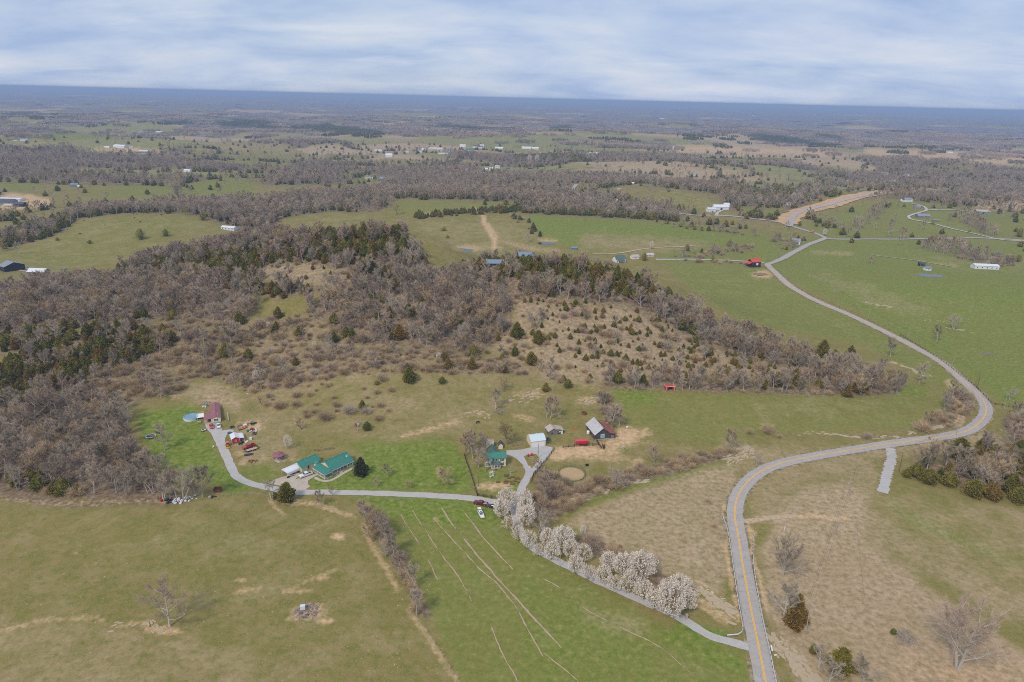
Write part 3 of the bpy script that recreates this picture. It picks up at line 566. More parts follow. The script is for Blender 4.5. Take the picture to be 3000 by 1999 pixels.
def build_ground():
    x = _gx.ravel(); y = _gy.ravel(); z = GZ.ravel().copy()
    wob = 10.0
    px, py = project(np.stack([x, y, z], 1))
    r = np.hypot(x, y); infront = (y > 20)
    jx = (fbm(x / 14, y / 14, 51, 3) - 0.5) * 26 * np.clip(300 / (r + 1), 0.12, 1.0); jy = (fbm(x / 14, y / 14, 61, 3) - 0.5) * 16 * np.clip(300 / (r + 1), 0.12, 1.0)
    att = {n: np.where(infront, look(m, px + jx, py + jy), 0.0) for n, m in M_ALL.items()}
    op = far_open(x, y) * (att['farw'] > .3); gr = fbm(x / 350, y / 350, 95, 2)
    for k_, v_ in (('litter', 0.0), ('lush', smooth(.40, .60, gr) * .7), ('dry', .35 + .5 * smooth(.52, .40, gr)), ('farw', 0.0), ('evg', 0.0)): att[k_] = att[k_] * (1 - op) + v_ * op
    farw = att['farw'] * smooth(2300, 3200, r)
    farw = np.maximum(farw, smooth(7000, 9000, r) * np.where(infront, att['farw'], smooth(0.42, 0.5, fbm(x / 600, y / 600, 71, 3))))
    z = z + 9.0 * farw * (0.6 + 0.8 * fbm(x / 60, y / 60, 77, 2))
    z = z - 0.9 * np.where(att['rock'] > 0.5, 1, 0) * 0.3
    V = np.stack([x, y, z], 1)
    i = np.arange(NR - 1)[:, None]; j = np.arange(NA)[None, :]
    a = i * NA + j; b = i * NA + (j + 1) % NA; c = (i + 1) * NA + (j + 1) % NA; d = (i + 1) * NA + j
    F = np.stack([a + 0 * j, d + 0 * j, c, b + 0 * j], -1).reshape(-1, 4)
    me = mesh_from('ground', V, F.ravel(), np.full(len(F), 4), [MATS['land']], True)
    for nm, ks in (('cover_a', ('lush', 'dry', 'dirt', 'litter')), ('cover_b', ('crop', 'rock', 'rust', None))):
        at = me.attributes.new(nm, 'FLOAT_COLOR', 'POINT')
        cols = np.stack([att[k] if k else farw for k in ks], 1).astype(np.float32)
        at.data.foreach_set('color', cols.ravel())
    at = me.attributes.new('cover_c', 'FLOAT', 'POINT'); at.data.foreach_set('value', (att['evg'] * (farw > 0.01)).astype(np.float32))
    o = collection_link(bpy.data.objects.new('ground', me)); o['kind'] = 'structure'
    return o
ground_obj = build_ground()
# ------------------------------------------------------------------ building helpers
class MB:
    """collects simple solids into one mesh"""
    def __init__(s): s.v = []; s.f = []
    def add(s, vs, fs):
        o = len(s.v); s.v += [tuple(map(float, p)) for p in vs]; s.f += [tuple(o + i for i in q) for q in fs]; return s
    def box(s, x0, y0, z0, x1, y1, z1, taper=0.0):
        t = taper
        return s.add([(x0, y0, z0), (x1, y0, z0), (x1, y1, z0), (x0, y1, z0), (x0 + t, y0 + t, z1), (x1 - t, y0 + t, z1), (x1 - t, y1 - t, z1), (x0 + t, y1 - t, z1)],
                     [(3, 2, 1, 0), (4, 5, 6, 7), (0, 1, 5, 4), (1, 2, 6, 5), (2, 3, 7, 6), (3, 0, 4, 7)])
    def slab(s, quad, t):
        """a sheet of thickness t hung below four corner points"""
        q = [Vector(p) for p in quad]; n = (q[1] - q[0]).cross(q[2] - q[0]).normalized()
        if n.z < 0: q = q[::-1]; n = -n
        low = [p - n * t for p in q]; k = len(q)
        fs = [tuple(range(k)), tuple(range(2 * k - 1, k - 1, -1))] + [(k + i, k + (i + 1) % k, (i + 1) % k, i) for i in range(k)]
        return s.add(q + low, fs)
    def prism(s, poly, axis, a, b):
        """profile poly (u, z) pushed from a to b along axis 'x' or 'y'"""
        k = len(poly)
        mk = (lambda u, z, w: (w, u, z)) if axis == 'x' else (lambda u, z, w: (u, w, z))
        vs = [mk(u, z, a) for u, z in poly] + [mk(u, z, b) for u, z in poly]
        fs = [tuple(range(k)), tuple(range(2 * k - 1, k - 1, -1))] + [(k + i, k + (i + 1) % k, (i + 1) % k, i) for i in range(k)]
        return s.add(vs, fs)
    def tube(s, p, q, r0, r1=None, n=6, cap=True):
        r1 = r0 if r1 is None else r1
        p, q = Vector(p), Vector(q); d = (q - p)
        if d.length < 1e-6: return s
        d.normalize(); u = d.cross(Vector((0, 0, 1)) if abs(d.z) < 0.9 else Vector((1, 0, 0))).normalized(); w = d.cross(u)
        vs = []
        for c, r in ((p, r0), (q, r1)):
            for i in range(n):
                a = 2 * math.pi * i / n; vs.append(c + u * (math.cos(a) * r) + w * (math.sin(a) * r))
        fs = [(i, (i + 1) % n, n + (i + 1) % n, n + i) for i in range(n)]
        if cap: fs += [tuple(range(n - 1, -1, -1)), tuple(range(n, 2 * n))]
        return s.add(vs, fs)
    def path(s, pts, r, n=5):
        for a, b in zip(pts[:-1], pts[1:]): s.tube(a, b, r, r, n)
        return s
    def lathe(s, prof, n=16, cx=0.0, cy=0.0, sx=1.0, sy=1.0, cap=True):
        vs = []; k = len(prof)
        for r, z in prof:
            for i in range(n):
                a = 2 * math.pi * i / n; vs.append((cx + math.cos(a) * r * sx, cy + math.sin(a) * r * sy, z))
        fs = [(j * n + i, j * n + (i + 1) % n, (j + 1) * n + (i + 1) % n, (j + 1) * n + i) for j in range(k - 1) for i in range(n)]
        if cap: fs += [tuple(range(n - 1, -1, -1)), tuple((k - 1) * n + i for i in range(n))]
        return s.add(vs, fs)
    def loft(s, sections):
        """closed body through rings of equal length"""
        n = len(sections[0]); vs = [p for r in sections for p in r]; fs = []
        for j in range(len(sections) - 1):
            for i in range(n): fs.append((j * n + i, j * n + (i + 1) % n, (j + 1) * n + (i + 1) % n, (j + 1) * n + i))
        fs += [tuple(range(n - 1, -1, -1)), tuple((len(sections) - 1) * n + i for i in range(n))]
        return s.add(vs, fs)
    def mesh(s, name, mat, smooth_shade=False):
        me = bpy.data.meshes.new(name); me.from_pydata(s.v, [], s.f)
        if mat is not None: me.materials.append(MATS[mat] if isinstance(mat, str) else mat)
        import bmesh
        bm = bmesh.new(); bm.from_mesh(me); bmesh.ops.recalc_face_normals(bm, faces=bm.faces); bm.to_mesh(me); bm.free()
        if smooth_shade: me.polygons.foreach_set('use_smooth', [True] * len(me.polygons))
        me.update(); return me
def tag(o, label=None, cat=None, group=None, kind=None):
    for k, v in (('label', label), ('category', cat), ('group', group), ('kind', kind)):
        if v: o[k] = v
    return o
def thing(name, label, cat, loc, rz=0.0, group=None, scale=1.0):
    o = collection_link(bpy.data.objects.new(name, None)); o.empty_display_size = 0.5
    o.location = Vector(loc); o.rotation_euler = (0, 0, rz); o.scale = (scale,) * 3
    return tag(o, label, cat, group)
def part(name, mb, mat, parent, smooth_shade=False, label=None):
    me = mb.mesh(name, mat, smooth_shade) if isinstance(mb, MB) else mb
    o = collection_link(bpy.data.objects.new(name, me)); o.parent = parent
    if label: o['label'] = label
    return o
def solo(name, mb, mat, label, cat, loc=(0, 0, 0), rz=0.0, group=None, scale=1.0, smooth_shade=False, kind=None):
    me = mb.mesh(name, mat, smooth_shade) if isinstance(mb, MB) else mb
    o = collection_link(bpy.data.objects.new(name, me)); o.location = Vector(loc); o.rotation_euler = (0, 0, rz); o.scale = (scale,) * 3
    return tag(o, label, cat, group, kind)
def clone(o, loc, rz, label=None, scale=None, group=None):
    c = o.copy(); collection_link(c); c.location = Vector(loc); c.rotation_euler = (0, 0, rz)
    if scale is not None: c.scale = (scale,) * 3
    if label: c['label'] = label
    if group: c['group'] = group
    for ch in list(o.children):
        d = ch.copy(); collection_link(d); d.parent = c
        for gch in list(ch.children):
            e = gch.copy(); collection_link(e); e.parent = d
    return c
def line_frame(k, a, b):
    """ground points under two picture points, and the angle of the line between them"""
    A, B = G(k, *a), G(k, *b)
    return A, B, math.atan2(B[1] - A[1], B[0] - A[0]), float(np.hypot(*(B - A)[:2]))
KEEP = []          # circles that trees keep clear of
def keep(p, r): KEEP.append((float(p[0]), float(p[1]), float(r)))
# ------------------------------------------------------------------ roads, lanes and yards
LANES = []
def road_mats():
    m = NT('old_asphalt', 0.9, 0.15)
    n1 = m.noise(0.35, 5, 0.6); n2 = m.noise(4.0, 4, 0.7)
    c = m.ramp(n1, [(0.3, (0.350, 0.315, 0.290)), (0.7, (0.440, 0.395, 0.360))])
    c = m.mix(m.math('MULTIPLY', m.step(n2, 0.35, 0.7), 0.5), c, (0.49, 0.445, 0.405))
    v = m.n('ShaderNodeTexVoronoi', feature='DISTANCE_TO_EDGE'); v.inputs['Scale'].default_value = 0.32
    wv = m.n('ShaderNodeVectorMath', operation='ADD'); nv = m.n('ShaderNodeTexNoise'); nv.inputs['Scale'].default_value = 0.8; m.l(m.pos, nv.inputs['Vector']); m.l(m.pos, wv.inputs[0]); m.l(nv.outputs['Color'], wv.inputs[1]); m.l(wv.outputs[0], v.inputs['Vector'])
    c = m.mix(m.math('MULTIPLY', m.step(v.outputs['Distance'], 0.018, 0.006), 0.45), c, (0.12, 0.115, 0.12))
    m.col(c); MATS['old_asphalt'] = m.m
    m = NT('gravel', 0.95, 0.05)
    n1 = m.noise(0.3, 4, 0.6); n2 = m.noise(3.0, 5, 0.75)
    c = m.ramp(n2, [(0.3, (0.35, 0.33, 0.315)), (0.55, (0.50, 0.475, 0.455)), (0.8, (0.62, 0.60, 0.58))])
    c = m.mix(m.math('MULTIPLY', m.step(n1, 0.45, 0.7), 0.45), c, (0.42, 0.36, 0.28)); m.col(c); m.bump(n2, 0.5, 0.08); MATS['gravel'] = m.m
    m = NT('concrete', 0.9, 0.1)
    n1 = m.noise(0.5, 5, 0.6); n2 = m.noise(5.0, 4, 0.7)
    c = m.ramp(n1, [(0.3, (0.44, 0.37, 0.285)), (0.7, (0.56, 0.48, 0.38))]); c = m.mix(m.math('MULTIPLY', n2, 0.3), c, (0.40, 0.35, 0.29)); m.col(c); MATS['concrete'] = m.m
    m = NT('yellow_paint', 0.8, 0.1)
    n1 = m.noise(2.5, 4, 0.7); m.col(m.mix(m.step(n1, 0.5, 0.85), (0.86, 0.48, 0.05), (0.60, 0.38, 0.14))); MATS['yellow_paint'] = m.m
    m = NT('soil_track', 0.95, 0.05)
    n1 = m.noise(0.8, 5, 0.65); m.col(m.ramp(n1, [(0.3, (0.36, 0.27, 0.17)), (0.55, (0.50, 0.385, 0.26)), (0.8, (0.60, 0.49, 0.36))])); MATS['soil_track'] = m.m
    m = NT('shoulder', 0.95, 0.05)
    n1 = m.noise(0.5, 5, 0.7); m.col(m.ramp(n1, [(0.36, (0.135, 0.150, 0.040)), (0.48, (0.26, 0.205, 0.115)), (0.62, (0.44, 0.34, 0.225))])); MATS['shoulder'] = m.m
    m = NT('orange_cut', 0.95, 0.05)
    n1 = m.noise(0.12, 6, 0.65); m.col(m.ramp(n1, [(0.3, (0.42, 0.27, 0.14)), (0.55, (0.56, 0.37, 0.21)), (0.8, (0.50, 0.42, 0.24))])); MATS['orange_cut'] = m.m
road_mats()
def curve_pts(pts, step):
    """smooth line through ground points, evenly spaced"""
    P = np.array([np.asarray(p)[:2] for p in pts]); P = np.vstack([2 * P[0] - P[1], P, 2 * P[-1] - P[-2]]); out = []
    for i in range(1, len(P) - 2):
        p0, p1, p2, p3 = P[i - 1:i + 3]; n = max(2, int(np.hypot(*(p2 - p1)) / step))
        for q in range(n):
            t = q / n; a = (t ** 2 * (3 - 2 * t))
            out.append(0.5 * ((2 * p1) + (-p0 + p2) * t + (2 * p0 - 5 * p1 + 4 * p2 - p3) * t * t + (-p0 + 3 * p1 - 3 * p2 + p3) * t ** 3))
    out.append(P[-2]); out = np.array(out)
    k = [0]
    for i in range(1, len(out)):
        if np.hypot(*(out[i] - out[k[-1]])) > step * 0.7: k.append(i)
    return out[k]
def side_of(L):
    T = np.gradient(L, axis=0); T /= np.linalg.norm(T, axis=1, keepdims=True) + 1e-9
    return np.stack([-T[:, 1], T[:, 0]], 1)
def ribbon_mesh(name, L, w, mat, lift, off=0.0, rag=0.0, cols=4, seed=0, crown=0.0):
    N = side_of(L); rng = np.random.default_rng(seed); V = []
    wl = np.full(len(L), w) if np.isscalar(w) else np.asarray(w)
    jl = (fbm(np.arange(len(L)) * 0.9, np.zeros(len(L)), seed, 2) - .5) * 2 * rag; jr = (fbm(np.arange(len(L)) * 0.9, np.zeros(len(L)) + 9, seed + 1, 2) - .5) * 2 * rag
    for c in range(cols + 1):
        u = c / cols; e = -wl / 2 + wl * u + jl * (u == 0) + jr * (u == 1) + off
        q = L + N * e[:, None]; d = np.hypot(q[:, 0], q[:, 1])
        z = ground(q[:, 0], q[:, 1]) + lift + d * d * 4e-7 * (1 if d.mean() > 350 else .5) + crown * (1 - (2 * u - 1) ** 2)
        V.append(np.column_stack([q, z]))
    V = np.stack(V, 1); n, m = V.shape[:2]; F = []
    for i in range(n - 1):
        for j in range(m - 1): F += [i * m + j, i * m + j + 1, (i + 1) * m + j + 1, (i + 1) * m + j]
    return mesh_from(name, V.reshape(-1, 3), F, [4] * ((n - 1) * (m - 1)), [MATS[mat]], True)
def lane(name, pts, w, mat, lift=0.05, rag=0.0, step=2.0, kind='structure', seed=0, crown=0.0, label=None, cat=None, group=None):
    gp = [G(k, a, b) for k, a, b in pts]; L = curve_pts(gp, step)
    LANES.append((L, float(w)))
    o = collection_link(bpy.data.objects.new(name, ribbon_mesh(name, L, w, mat, lift, 0, rag, 4, seed, crown)))
    return tag(o, label, cat, group, kind), L
def pts_of(k, *ps): return [(k, a, b) for a, b in ps]
MAIN = pts_of('6', (600, 1400), (572, 1292), (540, 1130), (505, 960), (470, 790), (438, 620), (408, 450), (385, 300)) + pts_of('5', (363, 1010), (358, 950), (366, 880), (397, 800), (462, 720), (562, 650), (700, 602), (860, 567), (1100, 525), (1400, 477), (1700, 437), (1880, 406), (1990, 368), (2068, 300), (2090, 230), (2058, 158), (2000, 100), (1930, 35)) + \
    pts_of('C', (1870, 1155), (1780, 1085), (1650, 1010), (1500, 930), (1330, 845), (1150, 760), (960, 680), (820, 610), (720, 545), (640, 470), (592, 425), (588, 410), (625, 398), (700, 365), (800, 310), (880, 270), (950, 245), (985, 232))
lane('road_shoulder', MAIN, 8.0, 'shoulder', 0.03, 1.3, 1.6, seed=21)
main_road, MAINL = lane('road', MAIN, 6.1, 'old_asphalt', 0.10, 0.15, 2.0, crown=0.06)
for s in (-0.17, 0.17):
    n_yel = int(len(MAINL) * 0.78)
    o = collection_link(bpy.data.objects.new('road_marking', ribbon_mesh('road_marking', MAINL[:n_yel], 0.22, 'yellow_paint', 0.19, s, 0, 1, 0))); tag(o, kind='structure')
lane('side_road', pts_of('C', (990, 236), (1100, 240), (1400, 240), (1700, 236), (2000, 231), (2200, 238), (2351, 248), (2500, 262)), 5.2, 'old_asphalt', 0.10, 0.1, 4.0)
lane('side_road', pts_of('C', (985, 232), (930, 205), (850, 180), (740, 148), (640, 115), (500, 100), (300, 78), (0, 65), (-150, 58)), 5.2, 'old_asphalt', 0.12, 0.1, 4.0)
lane('side_road', pts_of('E', (1178, 690), (1200, 680)) , 5.0, 'old_asphalt', 0.15, 0.1, 3.0)
lane('earth_cut', pts_of('E', (1262, 715), (1285, 685), (1350, 655), (1480, 620), (1600, 588), (1690, 573), (1750, 573)), 30.0, 'orange_cut', 0.25, 5.0, 8.0, seed=4)
lane('new_road', pts_of('E', (1276, 730), (1288, 690), (1320, 665), (1400, 643), (1500, 615), (1600, 592), (1680, 578)), 8.0, 'old_asphalt', 0.6, 0.1, 5.0)
lane('side_road', pts_of('E', (480, 632), (400, 612), (330, 592), (285, 572), (280, 560), (297, 536)), 7.0, 'old_asphalt', 0.5, 0.2, 8.0)
lane('gravel_track', pts_of('14', (2352, 385), (2180, 375), (2000, 335), (1800, 290), (1650, 250), (1500, 222), (1470, 205), (1480, 190), (1560, 165), (1605, 150), (1590, 125), (1540, 108), (1490, 100)), 4.0, 'gravel', 0.15, 0.4, 5.0, seed=2)
lane('gravel_track', pts_of('14', (1605, 150), (1700, 145), (1850, 150), (2000, 165)), 4.0, 'gravel', 0.15, 0.4, 5.0, seed=3)
lane('gravel_track', pts_of('E', (940, 680), (945, 665), (965, 655)), 4.5, 'gravel', 0.2, 0.3, 3.0)
lane('farm_track', pts_of('14', (1180, 490), (1500, 530), (1650, 555), (1800, 580)), 2.4, 'soil_track', 0.1, 0.5, 4.0, seed=8)
lane('farm_track', pts_of('E', (370, 855), (480, 852), (620, 830), (780, 822), (840, 815)), 3.0, 'soil_track', 0.1, 0.5, 4.0, seed=9)
lane('side_road', pts_of('E', (660, 880), (850, 880), (1060, 888), (1160, 895)), 4.0, 'gravel', 0.12, 0.3, 4.0, seed=5)
lane('farm_track', pts_of('12', (110, 770), (180, 780), (265, 795)), 3.0, 'soil_track', 0.12, 0.4, 3.0, seed=10)
# the gravel lane of the pear trees, its branch to the farmhouse and the long branch to the houses on the left
DRIVE = pts_of('4', (2400, 1475), (2310, 1455), (2200, 1420), (2060, 1385), (1930, 1325), (1800, 1240), (1700, 1185), (1560, 1125), (1430, 1070), (1300, 1010), (1150, 945), (1000, 872), (850, 795), (700, 725), (560, 650), (460, 590), (385, 490), (345, 400), (318, 320), (320, 230), (350, 165)) + pts_of('3', (900, 965), (960, 860), (985, 800), (950, 730))
lane('gravel_lane', DRIVE, 3.3, 'gravel', 0.07, 0.35, 1.5, seed=11)
lane('gravel_lane', pts_of('3', (790, 1200), (700, 1160), (560, 1140), (400, 1112), (200, 1090), (0, 1075)) + pts_of('2', (2353, 1030), (2000, 1022), (1700, 1018), (1450, 1012), (1200, 1005), (1000, 1010), (800, 1005)) + pts_of('1', (1500, 1290), (1320, 1245), (1190, 1190), (1110, 1110), (1065, 1010), (1025, 910), (980, 810), (935, 720), (905, 650), (890, 610)), 3.8, 'gravel', 0.09, 0.35, 1.5, seed=12)
lane('gravel_spur', pts_of('5', (1430, 500), (1440, 560), (1420, 640), (1395, 730), (1375, 808)), 4.2, 'gravel', 0.08, 0.8, 0.5, seed=13)
lane('gravel_track', pts_of('5', (400, 1005), (440, 1000), (600, 985), (780, 962)), 2.2, 'soil_track', 0.07, 0.9, 1.5, seed=14)
# yards: draped sheets
def yard(name, outline, mat, lift=0.06, keepr=True, cuts=4, label=None):
    import bmesh
    P = [G(k, a, b) for k, a, b in outline]
    bm = bmesh.new(); f = bm.faces.new([bm.verts.new((p[0], p[1], 0)) for p in P])
    bmesh.ops.subdivide_edges(bm, edges=bm.edges[:], cuts=2); bmesh.ops.triangulate(bm, faces=bm.faces[:])
    for _ in range(2): bmesh.ops.subdivide_edges(bm, edges=[e for e in bm.edges if e.calc_length() > 1.6], cuts=1, use_grid_fill=True); bmesh.ops.triangulate(bm, faces=[f for f in bm.faces if len(f.verts) > 3])
    V = np.array([v.co[:] for v in bm.verts]); z = ground(V[:, 0], V[:, 1])
    for v, q in zip(bm.verts, z): v.co.z = q + lift
    bmesh.ops.recalc_face_normals(bm, faces=bm.faces)
    if sum(fc.normal.z for fc in bm.faces) < 0: bmesh.ops.reverse_faces(bm, faces=bm.faces)
    me = bpy.data.meshes.new(name); bm.to_mesh(me); bm.free(); me.materials.append(MATS[mat]); me.polygons.foreach_set('use_smooth', [True] * len(me.polygons))
    o = collection_link(bpy.data.objects.new(name, me)); tag(o, kind='structure')
    C = np.mean(P, 0); R = max(np.hypot(*(p - C)[:2]) for p in P)
    if keepr: keep(C, R * 0.85)
    return o
yard('gravel_yard', pts_of('3', (720, 550), (900, 540), (1000, 515), (1170, 500), (1250, 515), (1240, 560), (1190, 640), (1100, 740), (1030, 800), (985, 790), (1060, 700), (1090, 630), (1060, 590), (960, 600), (920, 620), (960, 700), (1000, 780), (950, 760), (880, 690), (840, 650), (780, 615), (720, 595)), 'gravel', 0.10)
yard('gravel_yard', pts_of('8', (880, 790), (1290, 800), (1310, 980), (1500, 950), (1620, 960), (1600, 1010), (1450, 1060), (1400, 1150), (1390, 1280), (1240, 1280), (1120, 1120), (960, 980), (890, 880)), 'gravel', 0.11)
yard('concrete_pad', pts_of('2', (430, 770), (640, 700), (830, 660), (880, 690), (770, 780), (880, 740), (1080, 670), (1210, 690), (1100, 740), (1010, 800), (1000, 860), (1045, 905), (915, 995), (800, 970), (500, 890), (270, 850)), 'concrete', 0.13)
yard('concrete_pad', pts_of('8', (885, 790), (1030, 770), (1035, 830), (890, 835)), 'concrete', 0.15)
lane('footpath', pts_of('2', (1130, 740), (1200, 780), (1290, 805), (1400, 800), (1520, 745), (1620, 680), (1750, 610), (1870, 550)), 1.5, 'concrete', 0.10, 0.0, 1.0)
lane('footpath', pts_of('2', (1600, 690), (1610, 650), (1590, 620)), 1.3, 'concrete', 0.13, 0.0, 0.8)
# ------------------------------------------------------------------ buildings
def siding(name, c, band=0.2, vertical=False, wear=0.12, dirt=(0.3, 0.27, 0.22)):
    m = NT(name, 0.75, 0.15)
    oc = m.n('ShaderNodeTexCoord').outputs['Object']; sx = m.n('ShaderNodeSeparateXYZ'); m.l(oc, sx.inputs[0])
    ax = m.math('ADD', sx.outputs[0], sx.outputs[1]) if vertical else sx.outputs[2]
    fr = m.math('FRACT', m.math('DIVIDE', ax, band))
    n = m.noise(1.2, 5, 0.65, vec=oc)
    col = m.mix(m.math('MULTIPLY', m.step(n, 0.4, 0.75), wear * 3), c, tuple(a * 0.72 + b * 0.28 for a, b in zip(c, dirt)))
    col = m.mix(m.math('MULTIPLY', m.step(fr, 0.12, 0.0), 0.35), col, tuple(a * 0.55 for a in c))
    m.col(col); m.bump(fr, 0.35, 0.02); MATS[name] = m.m
siding('cream_siding', (0.74, 0.66, 0.47)); siding('pale_siding', (0.76, 0.71, 0.56)); siding('white_siding', (0.78, 0.77, 0.75)); siding('red_boards', (0.52, 0.035, 0.035), 0.3, True); siding('tan_siding', (0.62, 0.50, 0.36))
siding('barn_boards', (0.070, 0.066, 0.072), 0.28, True, 0.3, (0.28, 0.25, 0.22)); siding('grey_boards', (0.20, 0.19, 0.185), 0.25, True, 0.3, (0.35, 0.30, 0.26)); siding('dark_boards', (0.030, 0.034, 0.048), 0.3, True, 0.1); siding('white_metal', (0.72, 0.73, 0.76), 0.3, True, 0.05); siding('blue_grey_siding', (0.20, 0.25, 0.33))
def sheet(name, c, c2, wear=0.3, rib=0.45, rough=0.5):
    m = NT(name, rough, 0.35)
    oc = m.n('ShaderNodeTexCoord').outputs['Object']
    n = m.noise(0.8, 6, 0.65, vec=oc, dist=0.5); n2 = m.noise(6, 3, 0.6, vec=oc)
    col = m.mix(m.math('MULTIPLY', m.step(n, 0.48, 0.72), wear), c, c2); col = m.mix(m.math('MULTIPLY', n2, 0.16), col, tuple(x * 0.6 for x in c))
    m.col(col); MATS[name] = m.m
sheet('green_roof', (0.045, 0.215, 0.160), (0.10, 0.27, 0.21), 0.7); sheet('dull_green_roof', (0.075, 0.155, 0.130), (0.19, 0.20, 0.18), 0.7); sheet('maroon_roof', (0.30, 0.115, 0.130), (0.36, 0.18, 0.19), 0.6); sheet('white_roof', (0.72, 0.74, 0.78), (0.60, 0.60, 0.60), 0.5)
sheet('ice_roof', (0.58, 0.70, 0.74), (0.68, 0.76, 0.78), 0.5); sheet('tin_roof', (0.54, 0.53, 0.53), (0.40, 0.33, 0.29), 0.9); sheet('rust_roof', (0.30, 0.105, 0.085), (0.36, 0.17, 0.13), 0.7); sheet('rusty_tin', (0.52, 0.44, 0.38), (0.42, 0.24, 0.14), 0.9)
sheet('red_roof', (0.62, 0.075, 0.045), (0.55, 0.12, 0.08), 0.4); sheet('grey_roof', (0.26, 0.27, 0.30), (0.33, 0.33, 0.35), 0.5); sheet('dark_roof', (0.075, 0.085, 0.11), (0.12, 0.13, 0.15), 0.5); sheet('blue_roof', (0.20, 0.26, 0.36), (0.30, 0.34, 0.42), 0.5); sheet('teal_roof', (0.16, 0.42, 0.46), (0.3, 0.5, 0.52), 0.4)
plain('white_trim', (0.80, 0.80, 0.79), 0.6); plain('dark_glass', (0.045, 0.055, 0.070), 0.12, 0.6, 0.1); plain('shutter', (0.10, 0.055, 0.065), 0.7); plain('deck_boards', (0.46, 0.36, 0.27), 0.85); plain('grey_rail', (0.40, 0.37, 0.36), 0.8); plain('black_paint', (0.016, 0.016, 0.019), 0.6, 0.3)
plain('brown_wood', (0.16, 0.095, 0.060), 0.9); plain('stone_base', (0.38, 0.34, 0.30), 0.95, 0.05, 0.25, 2); plain('red_door', (0.35, 0.03, 0.03), 0.6); plain('galvanised', (0.62, 0.65, 0.68), 0.5, 0.4); plain('weathered_pole', (0.40, 0.36, 0.32), 0.9); plain('pole_brown', (0.20, 0.125, 0.085), 0.9)
plain('turquoise', (0.05, 0.45, 0.50), 0.6); plain('purple', (0.16, 0.05, 0.20), 0.6); plain('skirting', (0.55, 0.52, 0.47), 0.8)
def gable_block(t, x0, y0, x1, y1, wh, ridge, axis='x', over=0.4, wall='cream_siding', roof='green_roof', zb=-0.6, names=('wall', 'roof'), roof_b=None, th=0.10):
    w = MB()
    if axis == 'x':
        ym = (y0 + y1) / 2; w.prism([(y0, zb), (y1, zb), (y1, wh), (ym, ridge), (y0, wh)], 'x', x0, x1)
        sl = (ridge - wh) / (ym - y0); e = over; up = 0.10
        a = [(x0 - e, y0 - e, wh - sl * e + up), (x1 + e, y0 - e, wh - sl * e + up), (x1 + e, ym, ridge + up), (x0 - e, ym, ridge + up)]
        b = [(x0 - e, ym, ridge + up), (x1 + e, ym, ridge + up), (x1 + e, y1 + e, wh - sl * e + up), (x0 - e, y1 + e, wh - sl * e + up)]
    else:
        xm = (x0 + x1) / 2; w.prism([(x0, zb), (x1, zb), (x1, wh), (xm, ridge), (x0, wh)], 'y', y0, y1)
        sl = (ridge - wh) / (xm - x0); e = over; up = 0.10
        a = [(x0 - e, y0 - e, wh - sl * e + up), (xm, y0 - e, ridge + up), (xm, y1 + e, ridge + up), (x0 - e, y1 + e, wh - sl * e + up)]
        b = [(xm, y0 - e, ridge + up), (x1 + e, y0 - e, wh - sl * e + up), (x1 + e, y1 + e, wh - sl * e + up), (xm, y1 + e, ridge + up)]
    wo = part(names[0], w, wall, t)
    if roof_b is None:
        ro = part(names[1], MB().slab(a, th).slab(b, th), roof, t)
        rc = MB()
        if axis == 'x': rc.box(x0 - e - .01, (y0 + y1) / 2 - .14, ridge + up - .05, x1 + e + .01, (y0 + y1) / 2 + .14, ridge + up + .05)
        else: rc.box((x0 + x1) / 2 - .14, y0 - e - .01, ridge + up - .05, (x0 + x1) / 2 + .14, y1 + e + .01, ridge + up + .05)
        part('ridge_cap', rc, roof, ro)
    else:
        ro = part(names[1], MB().slab(a, th), roof, t); part(names[1], MB().slab(b, th), roof_b, t)
    return wo, ro
def opening(t, side, u, z, w, h, at, name='window', mat='dark_glass', frame='white_trim', shut=None, d=0.05):
    """window or door on a wall: side '-y', '+y', '-x', '+x', u along the wall, at = plane"""
    def bx(mb, u0, u1, z0, z1, d0, d1):
        if side == '-y': mb.box(u0, at - d1, z0, u1, at - d0, z1)
        elif side == '+y': mb.box(u0, at + d0, z0, u1, at + d1, z1)
        elif side == '-x': mb.box(at - d1, u0, z0, at - d0, u1, z1)
        else: mb.box(at + d0, u0, z0, at + d1, u1, z1)
        return mb
    f = MB(); tk = 0.09
    bx(f, u - w / 2 - tk, u + w / 2 + tk, z + h, z + h + tk, 0, d + .03); bx(f, u - w / 2 - tk, u + w / 2 + tk, z - tk, z, 0, d + .05); bx(f, u - w / 2 - tk, u - w / 2, z, z + h, 0, d + .03); bx(f, u + w / 2, u + w / 2 + tk, z, z + h, 0, d + .03)
    if name == 'window': bx(f, u - w / 2, u + w / 2, z + h * .5 - .03, z + h * .5 + .03, .02, d + .02)
    o = part(name, f, frame, t)
    part('pane' if name == 'window' else 'door_leaf', bx(MB(), u - w / 2, u + w / 2, z, z + h, 0.0, d), mat, o)
    if shut:
        for s in (-1, 1):
            c = u + s * (w / 2 + tk + .2); part('shutter', bx(MB(), c - .18, c + .18, z, z + h, 0, d + .02), shut, o)
    return o
def rail(t, pts, h=0.95, mat='white_trim', z0=0.0, name='railing', gap=0.35, posts=True):
    """railing with balusters as one part"""
    mb = MB()
    for (xa, ya), (xb, yb) in zip(pts[:-1], pts[1:]):
        L = math.hypot(xb - xa, yb - ya)
        for z in (z0 + .1, z0 + h): mb.tube((xa, ya, z), (xb, yb, z), .04, .04, 4)
        n = max(1, int(L / gap))
        for i in range(n + 1):
            x, y = xa + (xb - xa) * i / n, ya + (yb - ya) * i / n; mb.tube((x, y, z0), (x, y, z0 + h), .025, .025, 4)
    return part(name, mb, mat, t)
